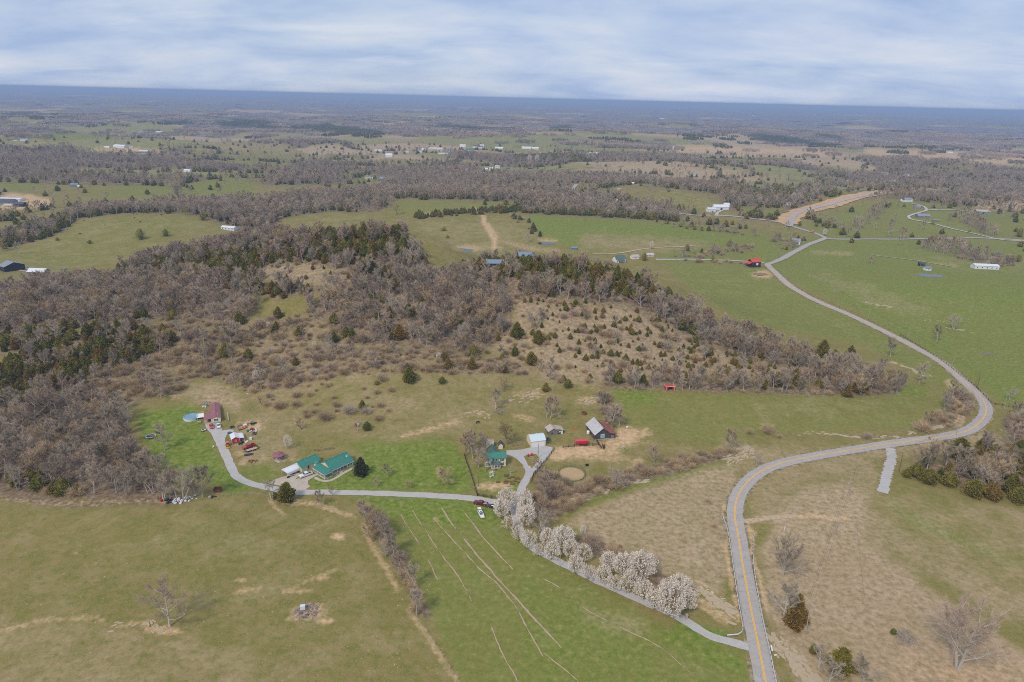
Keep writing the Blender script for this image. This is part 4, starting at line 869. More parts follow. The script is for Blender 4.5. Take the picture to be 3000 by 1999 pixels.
# --- the long cream house under green metal roofs
A, B, th, L = line_frame('2', (1465, 690), (1825, 520)); H1 = A; keep(A, 4)
def local(A, th, x, y): return np.array([A[0] + x * math.cos(th) - y * math.sin(th), A[1] + x * math.sin(th) + y * math.cos(th)])
for q in ((5, 5), (9, 2), (-3, 4), (-4, 14), (0, 14), (-11, 14)): keep(local(A, th, *q), 6.5)
t = thing('ranch_house', 'long cream house with green metal roofs and a wraparound porch beside the concrete drive', 'house', A, th)

wall = MB(); wall.prism([(1.9, -.8), (9.0, -.8), (9.0, 2.6), (4.5, 5.1), (1.9, 3.62)], 'x', -0.6, 7.2); wall.prism([(0.0, -.8), (9.0, -.8), (9.0, 2.598), (4.5, 5.098), (0.0, 2.598)], 'x', 7.2, 10.4); wall.prism([(0.0, 2.55), (1.897, 2.55), (1.897, 3.61), (0.0, 2.58)], 'x', -0.597, 7.198)
part('wall', wall, 'cream_siding', t)
r = MB(); sl = 2.5 / 4.5
for s in (0, 1):
    ya, yb = ((-.45, 4.5) if s == 0 else (4.5, 9.45)); za, zb = ((2.6 - sl * .45 + .1, 5.2) if s == 0 else (5.2, 2.6 - sl * .45 + .1))
    r.slab([(-1.1, ya, za), (10.9, ya, za), (10.9, yb, zb), (-1.1, yb, zb)], .1)
ro = part('roof', r, 'green_roof', t); part('ridge_cap', MB().box(-1.12, 4.36, 5.15, 10.92, 4.64, 5.26), 'green_roof', ro); part('roof_vent', MB().box(8.9, 2.4, 4.0, 9.5, 2.9, 4.45), 'white_trim', ro); part('roof_vent', MB().tube((4.2, 5.6, 4.3), (4.2, 5.6, 5.1), .09), 'white_trim', ro)
fas = MB(); fas.box(-1.08, -.49, 2.30, 10.88, -.455, 2.46); part('fascia', fas, 'white_trim', t)
pr = MB(); pr.slab([(-5.0, -.9, 2.35), (-1.0, -.35, 3.05), (-1.0, 8.3, 3.05), (-5.0, 8.3, 2.35)], .1); pr.slab([(-5.0, -.9, 2.35), (-.98, -.9, 2.36), (-.98, -.34, 2.60), (-1.0, -.35, 3.04)], .1)
part('porch_roof', pr, 'green_roof', t); part('fascia', MB().box(-5.04, -.88, 2.16, -4.98, 8.3, 2.33).box(-4.97, -.94, 2.16, -.9, -.88, 2.33), 'white_trim', t)
part('porch_floor', MB().box(-4.6, -.6, .25, -.62, 8.0, .42).box(-.6, 0.02, .25, 7.18, 1.88, .42), 'deck_boards', t); part('porch_skirt', MB().box(-4.56, -.56, -.8, -.64, 7.95, .24).box(-.58, 0.04, -.8, 7.16, 1.8, .24), 'white_trim', t)
for x, y in ((-4.5, -.5), (-4.5, 2.3), (-4.5, 5.1), (-4.5, 7.9), (-.62, -.12), (2.2, .12), (4.0, .12), (5.6, .12)): part('porch_post', MB().box(x - .09, y - .09, .42, x + .09, y + .09, 2.42), 'white_trim', t)
rail(t, [(-.75, -.5), (-4.5, -.5), (-4.5, 7.9)], .95, 'grey_rail', .42, gap=.2); rail(t, [(-.6, .12), (4.0, .12)], .95, 'white_trim', .42); part('porch_step', MB().box(4.1, -.75, -.5, 5.5, -.02, .02).box(4.1, -.35, .02, 5.5, -.025, .22), 'concrete', t)
for u in (7.95, 8.75, 9.55): opening(t, '-y', u, .95, .62, 1.25, 0.0, shut=None)
opening(t, '-y', 2.0, 1.0, 1.0, 1.2, 1.9); opening(t, '-y', 3.9, .45, 1.0, 2.0, 1.9, 'door', 'white_trim'); opening(t, '-y', 5.9, 1.0, 1.1, 1.2, 1.9, shut='red_door'); opening(t, '-x', 5.6, .45, 1.0, 2.0, -0.6, 'door', 'shutter'); opening(t, '+x', 4.6, 1.0, .9, 1.2, 10.4)
gable_block(t, -8.2, 11.2, 1.0, 17.0, 2.6, 4.3, 'x', .4); gable_block(t, -2.2, 9.02, .6, 11.18, 2.4, 3.4, 'y', .15)
opening(t, '-y', -4.8, .9, .55, 1.3, 11.2, frame='black_paint'); opening(t, '-x', 12.6, .1, .9, 2.0, -8.2, 'door', 'white_trim')
part('roof_vent', MB().tube((-1.5, 15.6, 3.1), (-1.5, 15.6, 3.9), .1), 'white_trim', t)
# carport
t2 = thing('carport', 'white metal carport open to the concrete drive at the end of the cream house', 'carport', (*local(A, th, -14.6, 12.1), ground(*local(A, th, -14.6, 12.1))), th)
prof = [(0, 2.15), (.5, 2.55), (2.3, 2.95), (4.1, 2.55), (4.6, 2.15)]
m = MB()
for (y0, z0), (y1, z1) in zip(prof[:-1], prof[1:]): m.slab([(0, y0, z0), (6.2, y0, z0), (6.2, y1, z1), (0, y1, z1)], .06)
part('roof', m, 'white_roof', t2); part('side_panel', MB().box(.02, -.03, 1.15, 6.18, .03, 2.12), 'white_metal', t2); part('side_panel', MB().box(.02, 4.57, .9, 6.18, 4.63, 2.12), 'white_metal', t2)
part('gable_panel', MB().prism([(.05, 2.12), (.5, 2.5), (2.3, 2.9), (4.1, 2.5), (4.55, 2.12)], 'x', .0, .05), 'white_metal', t2)
for x in (.1, 2.1, 4.1, 6.1):
    for y in (0, 4.6): part('post', MB().box(x - .04, y - .04, -.3, x + .04, y + .04, 1.15 if y == 0 else .9), 'white_trim', t2)
# --- old two-storey farmhouse
A, B, th, L = line_frame('9', (300, 1205), (725, 1190)); FH = A; keep(local(A, th, 4, 3), 9)
t = thing('farmhouse', 'two-storey cream farmhouse with a green metal roof and small front porch', 'farmhouse', A, th)
gable_block(t, 0, 0, L, 4.9, 4.3, 5.9, 'x', .35, 'cream_siding', 'green_roof'); gable_block(t, 2.2, 4.92, 5.8, 10.5, 3.9, 5.4, 'y', .3, 'cream_siding', 'dull_green_roof')
for u in (1.3, 3.6, 4.9, 7.4): opening(t, '-y', u, 2.75, .75, 1.15, 0, shut='shutter')
for u in (1.2, 7.4): opening(t, '-y', u, .75, .75, 1.2, 0, shut='shutter')
opening(t, '-y', 4.3, .35, .95, 1.95, 0, 'door', 'white_trim'); opening(t, '+x', 1.6, 2.75, .7, 1.1, L); opening(t, '+x', 3.3, .8, .7, 1.1, L); opening(t, '-x', 2.4, 2.75, .7, 1.1, 0)
part('porch_roof', MB().slab([(2.2, -2.3, 2.35), (6.6, -2.3, 2.35), (6.6, -.02, 2.7), (2.2, -.02, 2.7)], .1), 'dull_green_roof', t); part('porch_floor', MB().box(2.4, -2.1, .1, 6.4, -.03, .32), 'deck_boards', t)
for x in (2.5, 3.9, 5.0, 6.3): part('porch_post', MB().box(x - .08, -2.02, .32, x + .08, -1.86, 2.33), 'white_trim', t)
rail(t, [(2.5, -1.94), (3.9, -1.94)], .9, 'white_trim', .32); part('porch_skirt', MB().box(2.45, -2.05, -.8, 6.35, -.05, .09), 'grey_rail', t); part('porch_step', MB().box(4.0, -2.7, -.6, 4.9, -2.12, .0).box(4.0, -2.4, .0, 4.9, -2.115, .16), 'brown_wood', t); part('chimney', MB().box(-.62, 1.9, -.8, -.02, 2.7, 6.6), 'stone_base', t); part('foundation', MB().box(-.04, -.04, -1.0, L + .04, 4.94, .12), 'stone_base', t)
# --- two little sheds behind it
for k, a, b, d, wh, rg, wl, rf, lab in (('9', (325, 800), (470, 790), 3.2, 2.1, 3.3, 'cream_siding', 'rusty_tin', 'small cream outbuilding with a rusty pale tin roof behind the farmhouse'), ('9', (570, 825), (665, 825), 2.6, 1.9, 3.1, 'cream_siding', 'dark_roof', 'tiny cream outhouse with a steep dark roof behind the farmhouse')):
    A, B, th, L = line_frame(k, a, b); t = thing('garden_shed', lab, 'shed', A, th); gable_block(t, 0, 0, L, d, wh, rg, 'y' if rf == 'dark_roof' else 'x', .2, wl, rf, -.5); opening(t, '-y', L / 2, .1, .8, 1.6, 0, 'door', 'pale_siding'); keep(A, 4)
# --- two-bay garage
A, B, th, L = line_frame('9', (1255, 795), (1550, 760)); keep(local(A, th, 3.5, 3), 7.5)
t = thing('garage', 'cream two-bay garage with white doors and an ice blue curved metal roof', 'garage', A, th)
prof = [(0, 3.1), (.9, 3.75), (2.2, 4.4), (3.4, 4.65), (4.6, 4.4), (5.9, 3.75), (6.8, 3.1)]
part('wall', MB().prism([(0, -.8), (6.8, -.8)] + prof[::-1], 'x', 0, L), 'cream_siding', t)
m = MB(); pf = [(-.25, 2.95)] + prof[1:-1] + [(7.05, 2.95)]
for (y0, z0), (y1, z1) in zip(pf[:-1], pf[1:]): m.slab([(-.25, y0, z0 + .1), (L + .25, y0, z0 + .1), (L + .25, y1, z1 + .1), (-.25, y1, z1 + .1)], .08)
ro = part('roof', m, 'ice_roof', t); part('roof_vent', MB().box(3.2, 3.1, 4.7, 3.8, 3.7, 4.98), 'white_trim', ro)
for u in (L * .27, L * .73):
    o = part('garage_door', MB().box(u - L * .21, -.06, -.3, u + L * .21, -.002, 2.15), 'white_trim', t)
    for q in range(4): part('door_panel', MB().box(u - L * .205, -.085, -.25 + q * .6, u + L * .205, -.062, .3 + q * .6), 'white_siding', o)
[part('corner_trim', MB().box(a_ - .05, -.05, -.6, a_ + .06, -.004, 3.05), 'white_trim', t) for a_ in (0, L)]; opening(t, '-x', 4.6, .3, .6, 1.0, 0)
# --- weathered shed
A, B, th, L = line_frame('3', (1205, 378), (1375, 358)); keep(local(A, th, 3.5, 2), 6.5)
t = thing('weathered_shed', 'weathered grey plank shed with a patchy rusted tin roof and white door', 'shed', A, th)
w, ro = gable_block(t, 0, 0, 4.8, 4.6, 2.2, 3.5, 'y', .35, 'grey_boards', 'rusty_tin', -.6); part('lean_to_wall', MB().box(4.82, .2, -.6, L, 4.4, 1.9), 'barn_boards', t); part('lean_to_roof', MB().slab([(3.9, -.1, 2.95), (L + .35, -.1, 2.0), (L + .35, 4.7, 2.0), (3.9, 4.7, 2.95)], .08), 'rusty_tin', t)
opening(t, '-y', 6.9, .0, .7, 1.6, .2, 'door', 'white_trim'); part('white_panel', MB().box(5.3, .12, .9, 6.2, .19, 1.7), 'white_trim', t); opening(t, '-y', 1.7, .6, .9, .8, 0, frame='grey_boards'); opening(t, '-x', 1.2, .0, .9, 1.7, 0, 'door', 'dark_glass', 'grey_boards')
mb = MB(); [mb.tube((.3 + i * .5, 4.9, 0), (-.7 + i * .5, 6.6, 2.4), .05, .04, 4) for i in range(5)]; part('leaning_pole', mb, 'weathered_pole', t)
# --- big barn with a quilt square
A, B, th, L = line_frame('10', (900, 790), (1410, 740)); keep(local(A, th, 4.5, 5), 11); BARN = (A, th)
t = thing('barn', 'large black plank barn with half grey half maroon tin roof and a painted quilt square', 'barn', A, th)
xm = 3.7; rz_ = 6.2; D = 11.6
part('wall', MB().prism([(0, -.8), (7.3, -.8), (7.3, 3.3), (xm, rz_), (0, 3.3)], 'y', 0, D), 'barn_boards', t); part('lean_to_wall', MB().prism([(7.302, -.8), (L, -.8), (L, 2.55), (7.302, 3.28)], 'y', .1, D - .3), 'barn_boards', t)
part('roof', MB().slab([(-.55, -.5, 2.95), (xm, -.5, rz_ + .1), (xm, D + .5, rz_ + .1), (-.55, D + .5, 2.95)], .08), 'tin_roof', t, label='grey tin slope of the barn roof')
part('roof', MB().slab([(xm + .02, -.5, rz_ + .1), (7.4, -.5, 3.3), (7.4, D + .5, 3.3), (xm + .02, D + .5, rz_ + .1)], .08).slab([(7.38, -.5, 3.33), (L + .6, -.5, 2.55), (L + .6, D + .3, 2.55), (7.38, D + .3, 3.33)], .08), 'rust_roof', t, label='maroon rusted slope of the barn roof'); part('ridge_cap', MB().box(xm - .16, -.52, rz_ + .06, xm + .16, D + .52, rz_ + .17), 'tin_roof', t)
part('foundation', MB().box(-.05, -.14, -.8, 7.3, -.003, .55).box(7.32, -.05, -.8, L + .03, .09, .2), 'stone_base', t)
q = part('quilt_square', MB().box(2.75, -.12, 1.0, 4.75, -.004, 3.0), 'white_trim', t)
for (u, v) in ((0, 0), (0, 1), (1, 0), (1, 1)):
    x0, z0 = 2.85 + u * 1.15, 1.1 + v * 1.15; part('quilt_patch', MB().box(x0, -.135, z0, x0 + .65, -.122, z0 + .65), 'turquoise', q); x1, z1 = 3.42 + u * .36, 1.67 + v * .36; part('quilt_patch', MB().box(x1, -.137, z1, x1 + .30, -.123, z1 + .30), 'purple', q)
for u in range(4): part('quilt_patch', MB().box(*((3.62, -.135, 1.1, 3.88, -.122, 1.5) if u == 0 else (3.62, -.135, 2.5, 3.88, -.122, 2.9) if u == 1 else (2.85, -.135, 1.87, 3.25, -.122, 2.13) if u == 2 else (4.25, -.135, 1.87, 4.65, -.122, 2.13))), 'turquoise', q)
opening(t, '-x', 8.3, 0, 2.2, 2.4, 0, 'door', 'dark_glass', 'grey_boards'); opening(t, '-x', 3.5, .9, 1.2, .9, 0, frame='grey_boards'); opening(t, '-y', 8.9, 0, 1.4, 1.9, .1, 'door', 'grey_boards', 'barn_boards')
solo('water_tank', MB().lathe([(.01, 0), (.7, .02), (.75, .2), (.75, 1.3), (.6, 1.6), (.2, 1.75), (.01, 1.76)], 16), 'white_trim', 'white water tank standing against the side wall of the barn', 'tank', (*local(A, th, -1.0, 6.6), ground(*local(A, th, -1.0, 6.6))), th, smooth_shade=True)
# --- red run-in shed in the pasture
A, B, th, L = line_frame('B', (2236, 1282), (2293, 1280)); keep(local(A, th, L / 2, 1.5), 6)
t = thing('run_in_shed', 'red open-fronted animal shelter with white trim alone in the green pasture', 'shed', A, th)
part('wall', MB().box(0, 0, -.3, 1.1, .12, 2.4).box(L - 1.1, 0, -.3, L, .12, 2.4).box(1.1, 0, 2.0, L - 1.1, .12, 2.4).box(0, .12, -.3, .12, 3.2, 2.2).box(L - .12, .12, -.3, L, 3.2, 2.2).box(.12, 3.08, -.3, L - .12, 3.2, 2.1), 'red_boards', t)
part('roof', MB().slab([(-.25, -.35, 2.6), (L + .25, -.35, 2.6), (L + .25, 3.45, 2.35), (-.25, 3.45, 2.35)], .09), 'red_roof', t); part('trim', MB().box(-.06, -.06, -.3, .1, -.003, 2.42).box(L - .1, -.06, -.3, L + .06, -.003, 2.42).box(-.28, -.42, 2.40, L + .28, -.36, 2.62).box(-.3, -.36, 2.4, -.26, 3.5, 2.62).box(L + .26, -.36, 2.4, L + .3, 3.5, 2.62), 'white_trim', t)
# --- single-wide home with porch, deck and pool
A, B, th0, L = line_frame('8', (1045, 795), (1290, 775)); th = th0 + 0.19; MOB = (A, th); keep(local(A, th, 2, 8), 12); keep(local(A, th, -8, 9), 9)
t = thing('mobile_home', 'single-wide cream home with a long maroon roof beside the round pool', 'mobile home', A, th)
gable_block(t, 0, 0, 4.3, 17.6, 2.6, 3.3, 'y', .2, 'pale_siding', 'maroon_roof', .45); part('skirting', MB().box(.05, .05, -.8, 4.25, 17.55, .44), 'skirting', t)
opening(t, '-y', 2.15, 1.15, .8, 1.0, 0, shut='shutter')
for y in (2.6, 9.5, 14): opening(t, '+x', y, 1.2, .9, .9, 4.3); opening(t, '-x', y + 1, 1.2, .9, .9, 0)
part('porch_roof', MB().slab([(-3.1, .3, 2.15), (.02, .3, 2.55), (.02, 7.6, 2.55), (-3.1, 7.6, 2.15)], .1), 'maroon_roof', t); part('porch_floor', MB().box(-3.0, .5, .2, -.02, 7.5, .4), 'deck_boards', t); part('porch_skirt', MB().box(-2.98, .52, -.6, -.04, 7.48, .19), 'skirting', t)
for y in (.6, 4.0, 7.4): part('porch_post', MB().box(-2.98, y - .06, .4, -2.86, y + .06, 2.14), 'white_trim', t)
part('step', MB().box(4.32, 8.2, -.5, 5.5, 10.2, .5), 'white_trim', t); part('roof_vent', MB().tube((1.2, 6.5, 3.0), (1.2, 6.5, 3.6), .12), 'white_trim', t); part('roof_vent', MB().tube((3.0, 3.0, 3.0), (3.0, 3.0, 3.45), .15), 'white_trim', t)
P = local(A, th, -4.9, 8.2); t = thing('pool_deck', 'pale wooden deck with railings between the pool and the maroon-roofed home', 'deck', (*P, ground(*P)), th)
part('deck_floor', MB().box(-1.6, -2.2, .95, 1.75, 2.6, 1.1), 'white_trim', t); rail(t, [(-1.2, 2.55), (1.7, 2.55), (1.7, -.5)], .9, 'cream_siding', 1.1, gap=.25)
for x in (-1.4, 1.6):
    for y in (-2, 2.4): part('post', MB().box(x - .07, y - .07, -.6, x + .07, y + .07, .95), 'white_trim', t)
P = local(A, th, -9.2, 8.8); t = thing('pool', 'round above-ground swimming pool with a blue cover and white wall', 'pool', (*P, ground(*P)), 0)
part('wall', MB().lathe([(3.3, -.4), (3.32, 1.2), (3.2, 1.2), (3.2, .9)], 40), 'white_metal', t); plain('pool_cover', (0.19, 0.34, 0.46), 0.5, 0.3, 0.3, .6); part('cover', MB().lathe([(3.19, .96), (3.19, 1.02)], 40), 'pool_cover', t); plain('pool_rim', (0.16, 0.42, 0.62), .5); part('rim', MB().lathe([(3.15, 1.2), (3.15, 1.26), (3.4, 1.26), (3.4, 1.2)], 40, cap=False), 'pool_rim', t)
for i in range(12): a = i * math.pi / 6; part('upright', MB().box(3.32, -.07, -.4, 3.40, .07, 1.2), 'white_trim', t).rotation_euler = (0, 0, a)
# --- red shed with white roof
A, B, th, L = line_frame('8', (1570, 1320), (1775, 1270)); keep(local(A, th, 2, 2.5), 6); RS = (A, th)
t = thing('red_shed', 'red board workshop with white corner trim and a white metal roof beside the gravel lane', 'shed', A, th)
gable_block(t, 0, 0, L, 5.2, 2.4, 3.2, 'y', .2, 'red_boards', 'white_roof', -.5); part('awning', MB().slab([(L + .15, -.2, 2.42), (L + 2.0, -.2, 2.2), (L + 2.0, 5.3, 2.2), (L + .15, 5.3, 2.42)], .07), 'white_roof', t)
for y in (0, 2.6, 5.1): part('post', MB().box(L + 1.8, y - .05, -.3, L + 1.9, y + .05, 2.14), 'white_trim', t)
[part('corner_trim', MB().box(a_ - .05, -.05, -.4, a_ + .1, -.003, 2.4), 'white_trim', t) for a_ in (0, L - .05)]; opening(t, '-y', L * .48, 1.0, .55, .7, 0); opening(t, '-x', 2.6, 1.0, .6, .8, 0); opening(t, '+x', 1.4, 0, .9, 1.9, L, 'door', 'dark_glass')
# --- gazebo
P = G('2', 478, 408); keep(P, 5); t = thing('gazebo', 'round garden gazebo with a two-tiered maroon roof on the slope', 'gazebo', P, .3)
part('floor', MB().lathe([(2.2, -.5), (2.25, .35), (.01, .36)], 8), 'skirting', t); part('roof', MB().lathe([(2.75, 2.35), (2.7, 2.5), (1.15, 3.15), (.9, 3.16)], 8), 'maroon_roof', t); part('roof', MB().lathe([(1.25, 3.22), (1.2, 3.32), (.05, 3.8), (.01, 3.95)], 8), 'maroon_roof', t); part('cupola', MB().lathe([(.85, 3.1), (.85, 3.28)], 8), 'brown_wood', t)
for i in range(8):
    a = i * math.pi / 4; x, y = 2.1 * math.cos(a), 2.1 * math.sin(a); part('post', MB().box(x - .07, y - .07, .3, x + .07, y + .07, 2.4), 'brown_wood', t); b = (i + 1) * math.pi / 4
    if i != 5: rail(t, [(x, y), (2.1 * math.cos(b), 2.1 * math.sin(b))], .8, 'brown_wood', .35, 'railing', .3)
part('step', MB().box(-.7, -3.1, -.5, .7, -2.1, .15), 'concrete', t)
# ------------------------------------------------------------------ vehicles (x forward, ground at z = 0)
def paint(name, c):
    if name not in MATS:
        m = NT(name, 0.35, 0.5); n = m.noise(1.5, 3, 0.6, vec=m.n('ShaderNodeTexCoord').outputs['Object']); m.col(m.mix(n, tuple(x * .82 for x in c), c)); m.b.inputs['Coat Weight'].default_value = 0.4; MATS[name] = m.m
    return name
paint('car_white', (0.80, 0.80, 0.81)); paint('car_red', (0.50, 0.022, 0.018)); paint('car_orange_red', (0.60, 0.062, 0.022)); paint('car_maroon', (0.16, 0.014, 0.020)); paint('car_dark', (0.028, 0.034, 0.044)); paint('tractor_orange', (0.72, 0.16, 0.02)); paint('machine_yellow', (0.78, 0.42, 0.03)); paint('trailer_red', (0.62, 0.008, 0.022)); paint('machine_green', (0.03, 0.22, 0.05))
plain('tyre', (0.018, 0.018, 0.019), 0.9); plain('rim', (0.48, 0.49, 0.51), 0.35, 0.5, metal=0.5); plain('lamp_lens', (0.70, 0.70, 0.68), 0.2, 0.6); plain('tail_lens', (0.40, 0.01, 0.01), 0.3, 0.5); plain('bed_liner', (0.05, 0.05, 0.055), 0.8); plain('tan_planks', (0.48, 0.37, 0.27), 0.9)
def wheel(t, x, y, r, w=0.24):
    o = part('wheel', MB().tube((x, y - w / 2, r), (x, y + w / 2, r), r, r, 14), 'tyre', t); s = 1 if y > 0 else -1
    part('rim', MB().tube((x, y + s * (w / 2 - .02), r), (x, y + s * (w / 2 + .02), r), r * .6, r * .6, 12), 'rim', o); return o
def section(x, w, z0, z1, tum=0.0, n=0.06):
    return [(x, -w + n, z0), (x, w - n, z0), (x, w, z0 + n * 2), (x, w - tum * .3, z1 - n * 2), (x, w - tum, z1), (x, -w + tum, z1), (x, -w + tum * .3, z1 - n * 2), (x, -w, z0 + n * 2)]
def car(name, label, cat, loc, rz, col, kind='sedan', group=None, sc=1.0):
    t = thing(name, label, cat, loc, rz, group, sc)
    if kind == 'pickup':
        L, W, r = 5.8, 0.98, 0.40
        part('body', MB().loft([section(2.9, W * .86, .45, .95, .08), section(2.75, W * .96, .40, 1.08, .08), section(1.3, W, .40, 1.16, .06), section(1.25, W, .40, 1.16, .03), section(-.95, W, .40, 1.18, .03)]), col, t)
        bed = MB()
        bed.box(-2.85, -W, .45, -.96, -W + .1, 1.18).box(-2.85, W - .1, .45, -.96, W, 1.18).box(-2.9, -W + .02, .45, -2.8, W - .02, 1.16).box(-2.8, -W + .1, .45, -.96, W - .1, .62)
        b = part('bed', bed, col, t); part('bed_liner', MB().box(-2.79, -W + .11, .622, -.97, W - .11, .66), 'bed_liner', b)
        part('cab', MB().loft([section(1.05, W * .92, 1.14, 1.24, .02), section(.45, W * .88, 1.14, 1.80, .12), section(-.7, W * .88, 1.14, 1.84, .12), section(-.95, W * .9, 1.14, 1.74, .10)]), col, t)
        part('windscreen', MB().slab([(1.06, -.72, 1.26), (1.06, .72, 1.26), (.50, .66, 1.78), (.50, -.66, 1.78)], -.015), 'dark_glass', t)
        for s in (-1, 1):
            part('side_window', MB().box(.0, s * W * .885 - .03, 1.28, .5, s * W * .885 + .03, 1.64), 'dark_glass', t); part('side_window', MB().box(-.75, s * W * .885 - .03, 1.28, -.08, s * W * .885 + .03, 1.66), 'dark_glass', t); part('headlight', MB().box(2.80, s * .62 - .16, .80, 2.90, s * .62 + .16, .98), 'lamp_lens', t); part('tail_light', MB().box(-2.93, s * .88 - .08, .8, -2.88, s * .88 + .08, 1.1), 'tail_lens', t); part('mirror', MB().box(.85, s * 1.02 - .1, 1.2, .95, s * 1.02 + .1, 1.42), 'black_paint', t)
        part('bumper', MB().box(2.86, -.9, .42, 3.02, .9, .62), 'rim', t); part('bumper', MB().box(-3.02, -.9, .45, -2.86, .9, .62), 'rim', t); part('grille', MB().box(2.86, -.42, .68, 2.94, .42, .96), 'black_paint', t); part('rear_window', MB().box(-.97, -.6, 1.3, -.93, .6, 1.62), 'dark_glass', t)
        for x in (1.85, -1.85):
            for y in (-.86, .86): wheel(t, x, y, r)
    elif kind in ('sedan', 'suv'):
        hi = 1.45 if kind == 'sedan' else 1.68; W = .90; bl = .92 if kind == 'sedan' else 1.02; r = .33; rear = -2.3
        part('body', MB().loft([section(2.3, W * .78, .38, .66, .1), section(2.1, W * .93, .30, .80, .1), section(1.0, W, .28, bl, .08), section(-1.6, W, .28, bl + .04, .08), section(-2.15, W * .94, .32, bl + (0 if kind == 'sedan' else .05), .1), section(rear, W * .84, .40, .80, .1)]), col, t)
        xr = -1.35 if kind == 'sedan' else -1.95
        part('cabin', MB().loft([section(1.0, W * .88, bl - .02, bl + .06, .04), section(.25, W * .80, bl - .02, hi - .03, .14), section(-.75, W * .80, bl - .02, hi, .14), section(xr * .8, W * .80, bl - .02, hi - .06, .14), section(xr - .35, W * .84, bl - .02, bl + .1, .06)]), col, t)
        part('windscreen', MB().slab([(1.0, -.66, bl + .08), (1.0, .66, bl + .08), (.28, .58, hi - .05), (.28, -.58, hi - .05)], -.02), 'dark_glass', t); part('rear_window', MB().slab([(xr - .36, -.62, bl + .10), (xr * .8 - .03, -.56, hi - .09), (xr * .8 - .03, .56, hi - .09), (xr - .36, .62, bl + .10)], -.02), 'dark_glass', t)
        for s in (-1, 1):
            part('side_window', MB().box(-.45, s * W * .79 - .04, bl + .08, .38, s * W * .79 + .04, hi - .14), 'dark_glass', t); part('side_window', MB().box(xr * .82, s * W * .79 - .04, bl + .08, -.53, s * W * .79 + .04, hi - .15), 'dark_glass', t); part('headlight', MB().box(2.10, s * .58 - .16, .62, 2.27, s * .58 + .16, .76), 'lamp_lens', t); part('tail_light', MB().box(-2.30, s * .66 - .14, .70, -2.2, s * .66 + .14, .86), 'tail_lens', t)
        part('bumper', MB().box(2.14, -.68, .34, 2.36, .68, .52), col, t); part('number_plate', MB().box(2.345, -.25, .40, 2.37, .25, .52), 'white_trim', t)
        for x in (1.4, -1.4):
            for y in (-.80, .80): wheel(t, x, y, r, .22)
    return t
def head_to(k, a, b):
    A, B = G(k, *a), G(k, *b); return math.atan2(B[1] - A[1], B[0] - A[0])
def at(k, x, y, dz=0.0):
    p = G(k, x, y); return (p[0], p[1], p[2] + dz)
car('pickup_truck', 'white crew-cab pickup truck parked on the concrete drive of the cream house', 'truck', at('2', 965, 715, .14), head_to('2', (1065, 680), (890, 745)), 'car_white', 'pickup')
car('pickup_truck', 'bright red pickup truck with a dark bed cover beside the flat trailer', 'truck', at('8', 1995, 1410), head_to('8', (2110, 1370), (1880, 1455)), 'car_red', 'pickup')
t = car('pickup_truck', 'maroon pickup truck with a loaded bed parked beside the gravel lane', 'truck', at('11', 685, 455), head_to('11', (860, 500), (500, 430)), 'car_maroon', 'pickup')
part('load', MB().box(-2.6, -.6, .67, -1.5, .3, 1.05).box(-1.4, -.2, .67, -1.05, .7, .95).box(-2.3, .35, .67, -1.6, .75, 1.25), 'tan_planks', t)
car('car', 'dark sedan half hidden under the first blossoming tree beside the lane', 'car', at('11', 1100, 560), head_to('11', (1200, 590), (990, 555)), 'car_dark', 'sedan')
t = car('car', 'white car parked on the grass with a front door and tailgate open', 'car', at('11', 700, 830), head_to('11', (640, 690), (730, 860)), 'car_white', 'suv')
part('open_door', MB().box(-.1, .0, .0, .95, .07, 1.2), 'car_white', t).matrix_local = Matrix.Translation((.95, .88, .35)) @ Matrix.Rotation(math.radians(68), 4, 'Z') @ Matrix.Translation((-.95, 0, 0)); part('tailgate', MB().slab([(-2.0, -.75, 1.68), (-2.0, .75, 1.68), (-2.95, .7, 1.95), (-2.95, -.7, 1.95)], .07), 'car_white', t)
part('roof_hatch', MB().box(-.6, -.35, 1.662, -.1, .35, 1.69), 'dark_glass', t)
car('car', 'orange red car parked in front of the maroon-roofed home', 'car', at('8', 1045, 890, .12), head_to('8', (1030, 840), (1055, 930)), 'car_orange_red', 'sedan')
car('car', 'white car parked at the gable of the maroon-roofed home', 'car', at('8', 1225, 880, .12), head_to('8', (1210, 830), (1230, 915)), 'car_white', 'sedan')
car('car', 'small dark hatchback beside the two-bay garage', 'car', at('9', 1625, 650), head_to('9', (1605, 590), (1635, 665)), 'car_dark', 'sedan', sc=.85)
car('car', 'yellow vehicle on the road near the far junction', 'car', at('C', 890, 193, .3), head_to('C', (930, 205), (850, 180)), paint('car_yellow', (.72, .40, .02)), 'suv', sc=1.5)
car('car', 'pale car parked beside the white-roofed barn', 'car', at('12', 265, 772, .1), .4, paint('car_pale_blue', (.55, .66, .70)), 'sedan')
# gooseneck horse trailer
P = at('10', 560, 895); th = head_to('10', (700, 887), (490, 897))
t = thing('horse_trailer', 'bright red gooseneck livestock trailer beside the black board fence', 'trailer', P, th)
part('body', MB().loft([section(1.9, 1.05, .55, 2.35, .15), section(-2.9, 1.05, .55, 2.35, .15)]), 'trailer_red', t); part('nose', MB().loft([section(3.7, .85, 1.55, 2.15, .2), section(3.2, 1.0, 1.45, 2.32, .15), section(1.85, 1.04, 1.42, 2.34, .15)]), 'trailer_red', t); part('roof', MB().box(-2.92, -.9, 2.34, 3.3, .9, 2.40), paint('trailer_pink', (.66, .07, .12)), t); part('nose_trim', MB().box(1.95, -.92, 1.36, 3.5, .92, 1.44), 'white_trim', t); part('hitch', MB().tube((3.1, 0, .5), (3.1, 0, 1.45), .07), 'black_paint', t); part('jack', MB().tube((2.6, .5, 0), (2.6, .5, 1.4), .05), 'black_paint', t)
for x in (-1.5, -.65):
    for y in (-1.0, 1.0): wheel(t, x, y, .36, .2)
